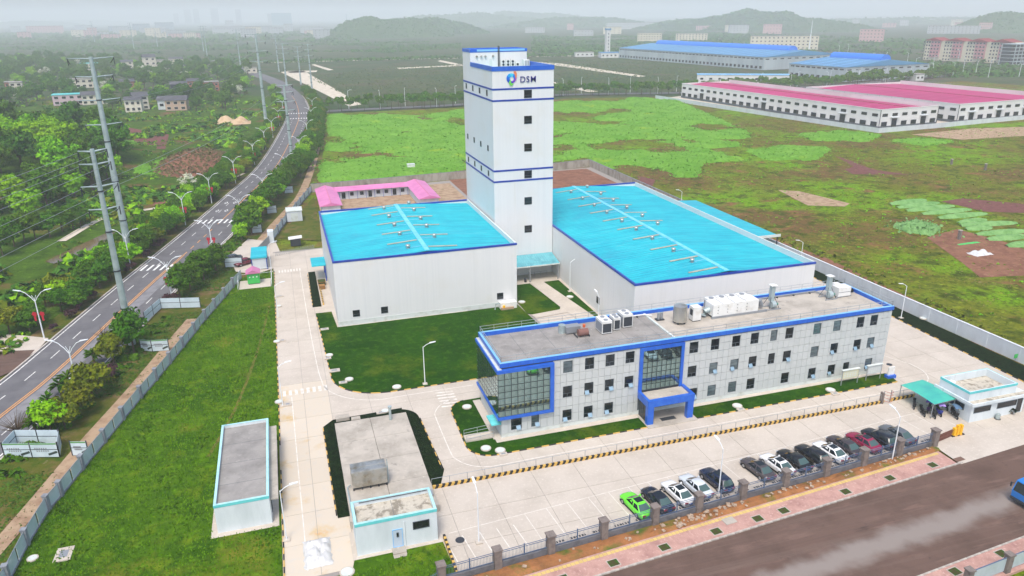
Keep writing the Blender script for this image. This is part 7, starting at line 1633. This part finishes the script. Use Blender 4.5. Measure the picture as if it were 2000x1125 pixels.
def monitor_hall(label, x, y, rz, Wd, Ln, h, walls=m_hallgrey):
    t = thing('industrial_hall', label, 'factory', (x, y, 0), rz, local=True)
    MB().box(0, 0, 0, Wd, Ln, h).build('wall', walls, t); gab(t, -.5, -.5, Wd + .5, Ln + .5, h, Wd * .05, m_bhall)
    z0 = h + Wd * .05 - .8; n = 10; mb = MB(); vs = []
    for k in range(n + 1): a = pi * k / n; vs += [(Wd / 2 - Wd * .06 * cos(a), Ln * .06, z0 + 4.6 * sin(a)), (Wd / 2 - Wd * .06 * cos(a), Ln * .94, z0 + 4.6 * sin(a))]
    mb.add(vs, [(2 * k, 2 * k + 1, 2 * k + 3, 2 * k + 2) for k in range(n)] + [tuple(range(0, 2 * n + 2, 2)), tuple(range(2 * n + 1, 0, -2))]).build('roof_monitor', mat('monitor_blue', K(40, 120, 214), rough=.4), t)
    m_ = int(Ln / 12)
    for k in range(1, m_):
        y_ = Ln * k / m_
        for s in (0, 1):
            a, b = (.5, Wd * .42) if not s else (Wd * .58, Wd - .5); za, zb = h + Wd * .05 * a / (Wd / 2), h + Wd * .05 * (b if b < Wd / 2 else Wd - b) / (Wd / 2)
            if s: za, zb = h + Wd * .1 * (Wd - a) / Wd, h + Wd * .1 * (Wd - b) / Wd
            MB().add([(a, y_ - .6, za + .12), (b, y_ - .6, zb + .12), (b, y_ + .6, zb + .12), (a, y_ + .6, za + .12)], [(0, 1, 2, 3)]).build('rooflight', m_lblue, t)
    for k in range(m_ * 2):
        y_ = 4 + (Ln - 8) * k / (m_ * 2 - 1); lwin(t, 0, y_, h - 1.8, 4.0, 1.0, '-x', m_glassw); lwin(t, 0, y_, 2.4, 3.4, 2.4, '-x', m_glassw)
    for k in range(max(2, int(Wd / 9))): lwin(t, 4 + (Wd - 8) * k / (max(2, int(Wd / 9)) - 1), 0, h - 2.0, 4.5, .9, '-y', m_glassw)
    return t
monitor_hall('largest grey industrial hall with blue roof and round roof monitor', 452, 634, .115, 100, 262, 12.0)
monitor_hall('smaller grey industrial hall with blue roof in front of the largest one', 431, 498, .1, 92, 62, 11.0)
def block(name, label, x, y, rz, w, d, h, wall, floors, bays, roof=None, roofm=None, glass=None, cat='building', par=.5, sidebays=0, gable=False):
    t = thing(name, label, cat, (x, y, 0), rz, local=True)
    MB().box(-w / 2, 0, 0, w / 2, d, h).build('wall', wall, t)
    if gable: gab(t, -w / 2 - .6, -.6, w / 2 + .6, d + .6, h, gable, roofm or m_tile, 'x')
    else:
        MB().box(-w / 2 - .3, -.3, h, w / 2 + .3, d + .3, h + par).build('roof', roofm or m_roofd, t)
    fh = h / floors; ww = min(2.4, w / bays * .55)
    for f in range(floors):
        for b in range(bays): lwin(t, -w / 2 + w * (b + .5) / bays, 0, fh * (f + .52), ww, min(1.7, fh * .5), '-y', glass or m_tglass, fm=m_plinth)
        for b in range(sidebays):
            lwin(t, -w / 2, d * (b + .5) / sidebays, fh * (f + .52), min(1.6, d / sidebays * .5), min(1.6, fh * .5), '-x', glass or m_tglass, fm=m_plinth)
    return t
# village houses
V = [(35, 186, 8, 9, 9, m_villw, 3, 2, 0, 'white three-storey village house by the dark trees at the left edge', .2), (22, 182, 6, 8, 8, m_villbrick, 2, 2, 0, 'red brick annexe beside the white three-storey village house', .2), (143, 205, 22, 8, 6.5, mat('pale_pink_render', K(196, 172, 178), rough=.9), 2, 5, 0, 'long pinkish village house with flat teal-edged roof', .1), (187, 204, 15, 8, 6, m_villw, 2, 4, 2.2, 'grey-windowed village house with dark tiled roof beside the pinkish one', .1),
     (262, 219, 9, 8, 7, m_villw, 2, 3, 1.8, 'white village house with dark roof left of the mound', .0), (279, 214, 8, 10, 8, m_villw, 3, 2, 2.2, 'taller white village house with gable end left of the mound', .3), (345, 216, 12, 9, 6, mat('tan_render', K(186, 160, 140), rough=.9), 2, 3, 2.5, 'tan village house with dark tiled roof above the mound', -.1), (325, 214, 9, 8, 5.5, m_greyw, 1, 2, 2.3, 'grey village house under dark tiles left of the tan one', -.1),
     (380, 180, 8, 9, 8, m_villbrick, 2, 2, 1.8, 'red brick village house with pitched dark roof', .1), (410, 178, 14, 9, 6.5, m_villbrick, 2, 4, 0, 'red brick village house with flat dark roof', .1), (296, 136, 12, 12, 13, m_villw, 3, 2, 3.0, 'tall white farmhouse with gable facing the avenue', .3), (322, 134, 16, 10, 9, m_villw, 2, 4, 0, 'white farmhouse wing beside the tall farmhouse', .1), (345, 129, 14, 10, 8, m_creamapt, 2, 3, 2.0, 'cream farmhouse with dark roof right of the tall farmhouse', .0),
     (250, 133, 12, 9, 7, m_villw, 2, 2, 2.0, 'small white farmhouse in the fields', .2), (176, 137, 18, 10, 7, m_villw, 2, 4, 0, 'white farmhouse with teal sheet roof in the trees', .1), (160, 172, 26, 9, 7, m_villw, 2, 6, 0, 'long white village house behind the nearest pylon', .1), (250, 172, 10, 8, 5, m_villbrick, 1, 2, 2.0, 'low brick shed among the village trees', .2), (351, 178, 12, 8, 5, m_dark, 1, 2, 2.0, 'dark shed left of the red brick houses', .0), (492, 143, 10, 8, 5, m_villw, 1, 2, 0, 'small white hut beside the avenue bend', .0)]
for px, py, w, d, h, wm, fl, by, gb, lab, rz in V:
    q = at(px, py); block('village_house', lab, q.x, q.y, rz, w, d, h, wm, fl, by, gable=gb or False, roofm=(m_tile if gb else (m_teal if 'teal' in lab else m_roofd)), sidebays=2, cat='house')
# rose and cream apartment block at the right
ap = thing('apartment_block', 'rose and cream apartment block with brown-red roof at the right edge', 'building', (727, 602, 0), .2, local=True)
AL, AD, AH = 97, 16, 21; fh = AH / 6
MB().box(0, 0, 0, AD, AL, AH).build('wall', m_creamapt, ap)
for k in range(4): MB().box(-1.2, 4 + k * 25, 3.6, 0, 15 + k * 25, AH).build('bay_front', m_pinkapt, ap)
for k in range(4): gab(ap, -2, 2 + k * 25, AD + 1, 24 + k * 25 if k < 3 else AL + 1, AH, 3.2, m_redroof, 'x')
for f in range(6):
    for k in range(4):
        for b in range(3): lwin(ap, -1.2, 6 + k * 25 + b * 3.6, fh * (f + .5) , 2.2, 1.6, '-x', m_tglass, fm=m_plinth) if f else None
        for b in range(3): lwin(ap, 0, 17.2 + k * 25 + b * 3.2, fh * (f + .5), 1.6, 1.8, '-x', m_tglass, fm=m_plinth)
for f in range(6): lwin(ap, 8, 0, fh * (f + .5), 3, 1.6, '-y', m_tglass)
q = at(1978, 128); sk_ = thing('unfinished_building', 'unfinished concrete frame building right of the rose apartment block', 'building', (q.x, q.y, 0), .1, local=True)
for f in range(7): MB().box(0, 0, f * 3.3, 40, 16, f * 3.3 + .5).build('floor_slab', m_hallgrey, sk_)
for i in range(8):
    for j in (0.4, 15): MB().box(i * 5.6, j, 0, i * 5.6 + .6, j + .6, 20).build('column', m_hallgrey, sk_)
MB().box(1, 6, 0, 39, 15, 20).build('core', m_dark, sk_)
# hazy town blocks (px, py of the base, width, depth, height, wall, floors, bays)
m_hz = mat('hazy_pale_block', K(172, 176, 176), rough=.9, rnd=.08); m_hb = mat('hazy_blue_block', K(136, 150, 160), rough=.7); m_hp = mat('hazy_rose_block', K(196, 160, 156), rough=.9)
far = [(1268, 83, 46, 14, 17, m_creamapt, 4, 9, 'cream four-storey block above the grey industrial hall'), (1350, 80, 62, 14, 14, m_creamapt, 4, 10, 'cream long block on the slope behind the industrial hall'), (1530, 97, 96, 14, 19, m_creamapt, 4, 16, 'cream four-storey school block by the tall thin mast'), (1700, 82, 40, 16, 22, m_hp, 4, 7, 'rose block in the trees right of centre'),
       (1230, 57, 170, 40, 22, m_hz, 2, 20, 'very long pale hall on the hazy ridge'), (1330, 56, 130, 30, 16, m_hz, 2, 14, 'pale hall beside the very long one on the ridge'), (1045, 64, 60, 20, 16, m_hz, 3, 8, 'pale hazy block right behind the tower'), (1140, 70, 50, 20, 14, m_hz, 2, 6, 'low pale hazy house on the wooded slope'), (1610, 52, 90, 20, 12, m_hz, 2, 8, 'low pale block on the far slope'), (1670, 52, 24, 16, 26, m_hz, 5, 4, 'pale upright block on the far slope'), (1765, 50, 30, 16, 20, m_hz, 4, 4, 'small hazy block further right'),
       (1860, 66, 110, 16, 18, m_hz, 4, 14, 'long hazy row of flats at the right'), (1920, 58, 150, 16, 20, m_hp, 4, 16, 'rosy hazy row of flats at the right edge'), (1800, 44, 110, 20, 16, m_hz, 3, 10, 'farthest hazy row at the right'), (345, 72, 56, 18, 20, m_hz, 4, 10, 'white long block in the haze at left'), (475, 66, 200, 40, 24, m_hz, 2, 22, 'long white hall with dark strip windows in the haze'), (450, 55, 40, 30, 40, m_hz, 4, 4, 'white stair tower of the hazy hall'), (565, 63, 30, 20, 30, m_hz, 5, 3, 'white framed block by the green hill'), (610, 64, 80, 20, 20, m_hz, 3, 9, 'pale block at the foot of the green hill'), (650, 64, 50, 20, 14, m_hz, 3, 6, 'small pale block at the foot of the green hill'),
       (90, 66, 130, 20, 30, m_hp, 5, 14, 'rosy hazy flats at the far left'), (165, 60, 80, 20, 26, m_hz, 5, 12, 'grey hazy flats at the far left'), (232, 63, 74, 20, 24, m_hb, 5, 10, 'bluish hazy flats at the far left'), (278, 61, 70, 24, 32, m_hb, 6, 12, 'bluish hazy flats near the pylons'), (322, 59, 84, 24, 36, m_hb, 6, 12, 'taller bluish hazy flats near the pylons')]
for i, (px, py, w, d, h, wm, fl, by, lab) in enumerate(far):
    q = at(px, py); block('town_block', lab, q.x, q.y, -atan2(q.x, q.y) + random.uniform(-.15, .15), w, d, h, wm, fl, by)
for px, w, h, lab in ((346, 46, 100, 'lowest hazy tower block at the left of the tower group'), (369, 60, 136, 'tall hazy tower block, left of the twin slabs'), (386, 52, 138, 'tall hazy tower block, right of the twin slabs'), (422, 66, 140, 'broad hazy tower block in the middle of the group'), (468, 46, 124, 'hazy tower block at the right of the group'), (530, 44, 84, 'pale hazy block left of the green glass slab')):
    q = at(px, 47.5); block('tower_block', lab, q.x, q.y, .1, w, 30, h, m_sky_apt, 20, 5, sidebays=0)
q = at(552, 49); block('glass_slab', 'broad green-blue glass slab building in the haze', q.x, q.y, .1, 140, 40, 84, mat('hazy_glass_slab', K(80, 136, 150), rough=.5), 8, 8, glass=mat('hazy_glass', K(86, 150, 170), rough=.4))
random.seed(83)
for i in range(46):
    px = random.uniform(-10, 700) if i < 30 else random.uniform(1000, 1980); q = at(px, random.uniform(58, 76) if i < 30 else random.uniform(52, 68))
    block('town_house', 'small hazy house among the distant trees', q.x, q.y, -atan2(q.x, q.y) + random.uniform(-.3, .3), random.uniform(22, 60), 14, random.uniform(10, 26), random.choice((m_hz, m_hp, m_hz, m_creamapt)), random.choice((3, 4)), random.choice((4, 6)), roofm=random.choice((m_roofd, m_tile, m_redroof)), cat='house')['group'] = 'small houses in the hazy distance'
# white tank tower, gate buildings and kiosks near the far boulevard
q = at(1186, 103); u = thing('white_shaft', 'slim white shaft rising beside a low blue-roofed building', 'tower', tuple(q), local=True); MB().box(-3, -3, 0, 3, 3, 31).build('shaft', m_facw, u); MB().box(-3.5, -3.5, 31, 3.5, 3.5, 33).build('cap', m_bhall, u)
for k in range(6): lwin(u, 0, -3, 3 + k * 4.6, 1.2, 2.4, '-y', m_glassw)
q = at(1206, 113); block('low_building', 'low white building with blue roof below the slim white shaft', q.x, q.y, -.25, 42, 22, 6, m_facw, 1, 8, roofm=m_bhall)
q = at(1142, 111); block('low_building', 'low white hut left of the slim white shaft', q.x, q.y, -.2, 24, 10, 5.5, m_facw, 1, 4)
q = at(1630, 144); block('low_building', 'low pale gate building with teal roof before the smaller blue hall', q.x + 0, q.y, -.35, 60, 9, 5, m_greyw, 1, 9, roofm=m_teal)
q = at(1450, 162); block('low_building', 'long low white shed with pale blue roof behind the magenta-roofed factory', q.x, q.y, -.5, 70, 9, 6, m_facw, 1, 10, roofm=m_lblue)
q = at(1796, 158); block('low_building', 'small white kiosk behind the magenta-roofed factories', q.x, q.y, 0, 8, 6, 5, m_facw, 1, 2)
for px, py, h, lab in ((1580, 98, 40, 'tall thin pale mast beside the cream school block'), (1482, 48, 44, 'thin mast on top of the wooded hill')):
    q = at(px, py); u = thing('mast', lab, 'mast', tuple(q), local=True); MB().cyl(0, 0, 0, h, .9, .35, 8).build('shaft', m_lampw, u); MB().cyl(0, 0, h, h + 3, .15, .1, 6).build('tip', m_lampw, u)
q = at(1517, 46); u = thing('water_tower', 'goblet-shaped water tower silhouetted on the hazy ridge', 'water tower', tuple(q), local=True); MB().cyl(0, 0, 0, 44, 4.5, 4, 12).build('stem', m_sky_apt, u); MB().cyl(0, 0, 44, 56, 4.5, 15, 16).build('bowl', m_sky_apt, u); MB().cyl(0, 0, 56, 60, 15, 13, 16).build('rim', m_sky_apt, u)

# ------------------------------------------------------------------ hills, far woods
HILLS = [(755, 72, 190, 130, 56), (850, 66, 170, 150, 40), (1462, 58, 170, 200, 54), (1510, 58, 150, 200, 44), (1580, 60, 200, 220, 34), (1400, 58, 150, 220, 38), (1340, 56, 200, 200, 26), (1130, 52, 420, 300, 40), (900, 50, 700, 400, 60), (1000, 46, 900, 500, 66), (150, 48, 900, 300, 48), (1965, 62, 160, 150, 42), (1750, 44, 1200, 400, 20), (60, 52, 500, 300, 46)]
HH = [(at(px, py), rx, ry, h) for px, py, rx, ry, h in HILLS]
m_hill = mat('hill_green', K(66, 92, 46), [(K(52, 78, 38), .01, .42, .64), (K(84, 104, 56), .03, .56, .74)], rough=1, bump=1, bsc=.12, bdist=3)
allh = lambda x, y: max(hill_z(x, y, c.x, c.y, rx, ry, h) * (1 + .35 * noise.noise((x * .008, y * .008, 3)) + .1 * noise.noise((x * .025, y * .025, 6))) for c, rx, ry, h in HH)
for i, (c, rx, ry, h) in enumerate(HH):
    mb = MB(); n = 30
    for j in range(n + 1):
        for k in range(n + 1):
            x, y = c.x - rx + 2 * rx * k / n, c.y - ry + 2 * ry * j / n; z = hill_z(x, y, c.x, c.y, rx, ry, h) * (1 + .35 * noise.noise((x * .008, y * .008, 3)) + .1 * noise.noise((x * .025, y * .025, 6))); mb.v.append((x, y, z - .5))
    mb.f = [(j * (n + 1) + k, j * (n + 1) + k + 1, (j + 1) * (n + 1) + k + 1, (j + 1) * (n + 1) + k) for j in range(n) for k in range(n) if max(mb.v[q_][2] for q_ in (j * (n + 1) + k, j * (n + 1) + k + 1, (j + 1) * (n + 1) + k)) > -.45]
    mb.build('hill', m_hill, kind='structure', smooth=True)
random.seed(91); pts = []
for c, rx, ry, h in HH:
    n = 1100 if rx < 400 else 1000
    for k in range(n):
        a, r = random.uniform(0, 6.28), sqrt(random.random()); x, y = c.x + rx * r * cos(a), c.y + ry * r * sin(a); pts.append((x, y, allh(x, y) - 1, random.uniform(3.5, 6.5) * (1 if c.y < 2200 else 2)))
cards('hill_woods', pts, 7, LM['wood'], 'continuous tree cover on the hazy hills', 'woods')
pts = []
def fill(P, n, s0, s1, thr=-.2, sc=.006):
    W_ = pxs(P); xs_ = [p.x for p in W_]; ys_ = [p.y for p in W_]; k = 0; tr = 0
    while k < n and tr < n * 30:
        tr += 1; x, y = random.uniform(min(xs_), max(xs_)), random.uniform(min(ys_), max(ys_))
        if not inpoly(x, y, W_) or noise.noise((x * sc, y * sc, 2)) < thr: continue
        k += 1; pts.append((x, y, allh(x, y) - .5, random.uniform(s0, s1)))
fill([(-30, 80), (150, 76), (350, 82), (700, 82), (700, 64), (450, 62), (200, 62), (-30, 66)], 1500, 7, 12, -.3)
fill([(-20, 112), (120, 104), (330, 112), (480, 122), (530, 108), (480, 84), (300, 76), (100, 76), (-20, 80)], 1500, 3, 6.5, -.05)
fill([(540, 100), (900, 104), (900, 78), (560, 76)], 1100, 2.5, 5, .0); fill([(1040, 104), (1290, 104), (1290, 72), (1040, 70)], 1500, 3.5, 6.5)
fill([(1290, 92), (1500, 98), (1720, 104), (1850, 116), (2040, 140), (2040, 100), (1850, 80), (1600, 70), (1300, 62)], 2600, 3.5, 7, -.35)
fill([(1660, 142), (1760, 120), (1880, 124), (2040, 142), (2040, 150), (1800, 152), (1750, 160)], 700, 2.5, 5, -.5)
cards('far_woods', pts, 8, LM['wood'], 'distant woods and tree belts fading into the haze', 'woods')
FBV = Path([tuple(at(*q)[:2]) for q in ((500, 122), (560, 121), (720, 117), (900, 113), (1100, 109), (1290, 108))], 15); FBV.strip(-6, 6, -.2).build('far_boulevard', m_path, kind='structure')
pts = []
for k in range(420):
    q = FBV.pos(FBV.len * k / 420, random.choice((-11, 11, 15, 20)))[0]; pts.append((q.x, q.y, .5, random.uniform(2.6, 4.2)))
cards('far_tree_belt', pts, 9, LM['wood'], 'belt of trees along the far boulevard', 'tree belt', 1.1)
# scrub over the brown land beyond the boulevard
random.seed(95); pts = []
W_ = pxs([(600, 150), (760, 130), (1040, 118), (1290, 116), (1460, 150), (1330, 178), (1090, 180), (905, 196), (705, 203)])
for x, y in scatter(W_, 5200, 2.4): pts.append((x, y, -.3, random.uniform(.6, 1.7)))
W_ = pxs([(-20, 120), (300, 118), (480, 128), (480, 118), (300, 104), (0, 100)])
for x, y in scatter(W_, 700, 5.0): pts.append((x, y, -.3, random.uniform(1, 2.4)))
cards('scrub', pts, 6, leafmat('leaf_grey_scrub', (96, 108, 66), (76, 90, 50), (116, 128, 80)), 'low grey-green scrub on the open land beyond the boulevard', 'scrub', .7)
LAMPQ = [(1700, 128, 1), (1728, 126, 0), (1770, 126, 0), (1860, 112, 0), (1870, 118, 1), (1880, 138, 0), (1905, 140, 0), (1785, 140, 0), (1820, 136, 0), (1930, 145, 0), (1990, 144, 0), (1655, 104, 0), (1637, 106, 0), (1608, 140, 0)]
for i, (px, py, k) in enumerate(LAMPQ):
    q = at(px, py + 6); copy_tree(POLE, (q.x, q.y, 0), i * .7, 'slim pale lamp post among the trees before the rose apartment block', 'lamp posts near the rose apartment block', 1.3)

# ------------------------------------------------------------------ haze
hm = bpy.data.materials.new('haze_air'); hm.use_nodes = True; hn = hm.node_tree.nodes; hl = hm.node_tree.links; hn.remove(hn['Principled BSDF'])
pv = hn.new('ShaderNodeVolumePrincipled'); pv.inputs['Color'].default_value = (.94, .985, 1, 1); pv.inputs['Density'].default_value = HAZE; pv.inputs['Anisotropy'].default_value = 0.0
hl.new(pv.outputs[0], hn['Material Output'].inputs['Volume'])
MB().box(-R9 - 200, -500, -1.4, R9 + 200, 16300, 165).build('haze', hm, kind='stuff', label='pale haze filling the air over the whole landscape', cat='haze')
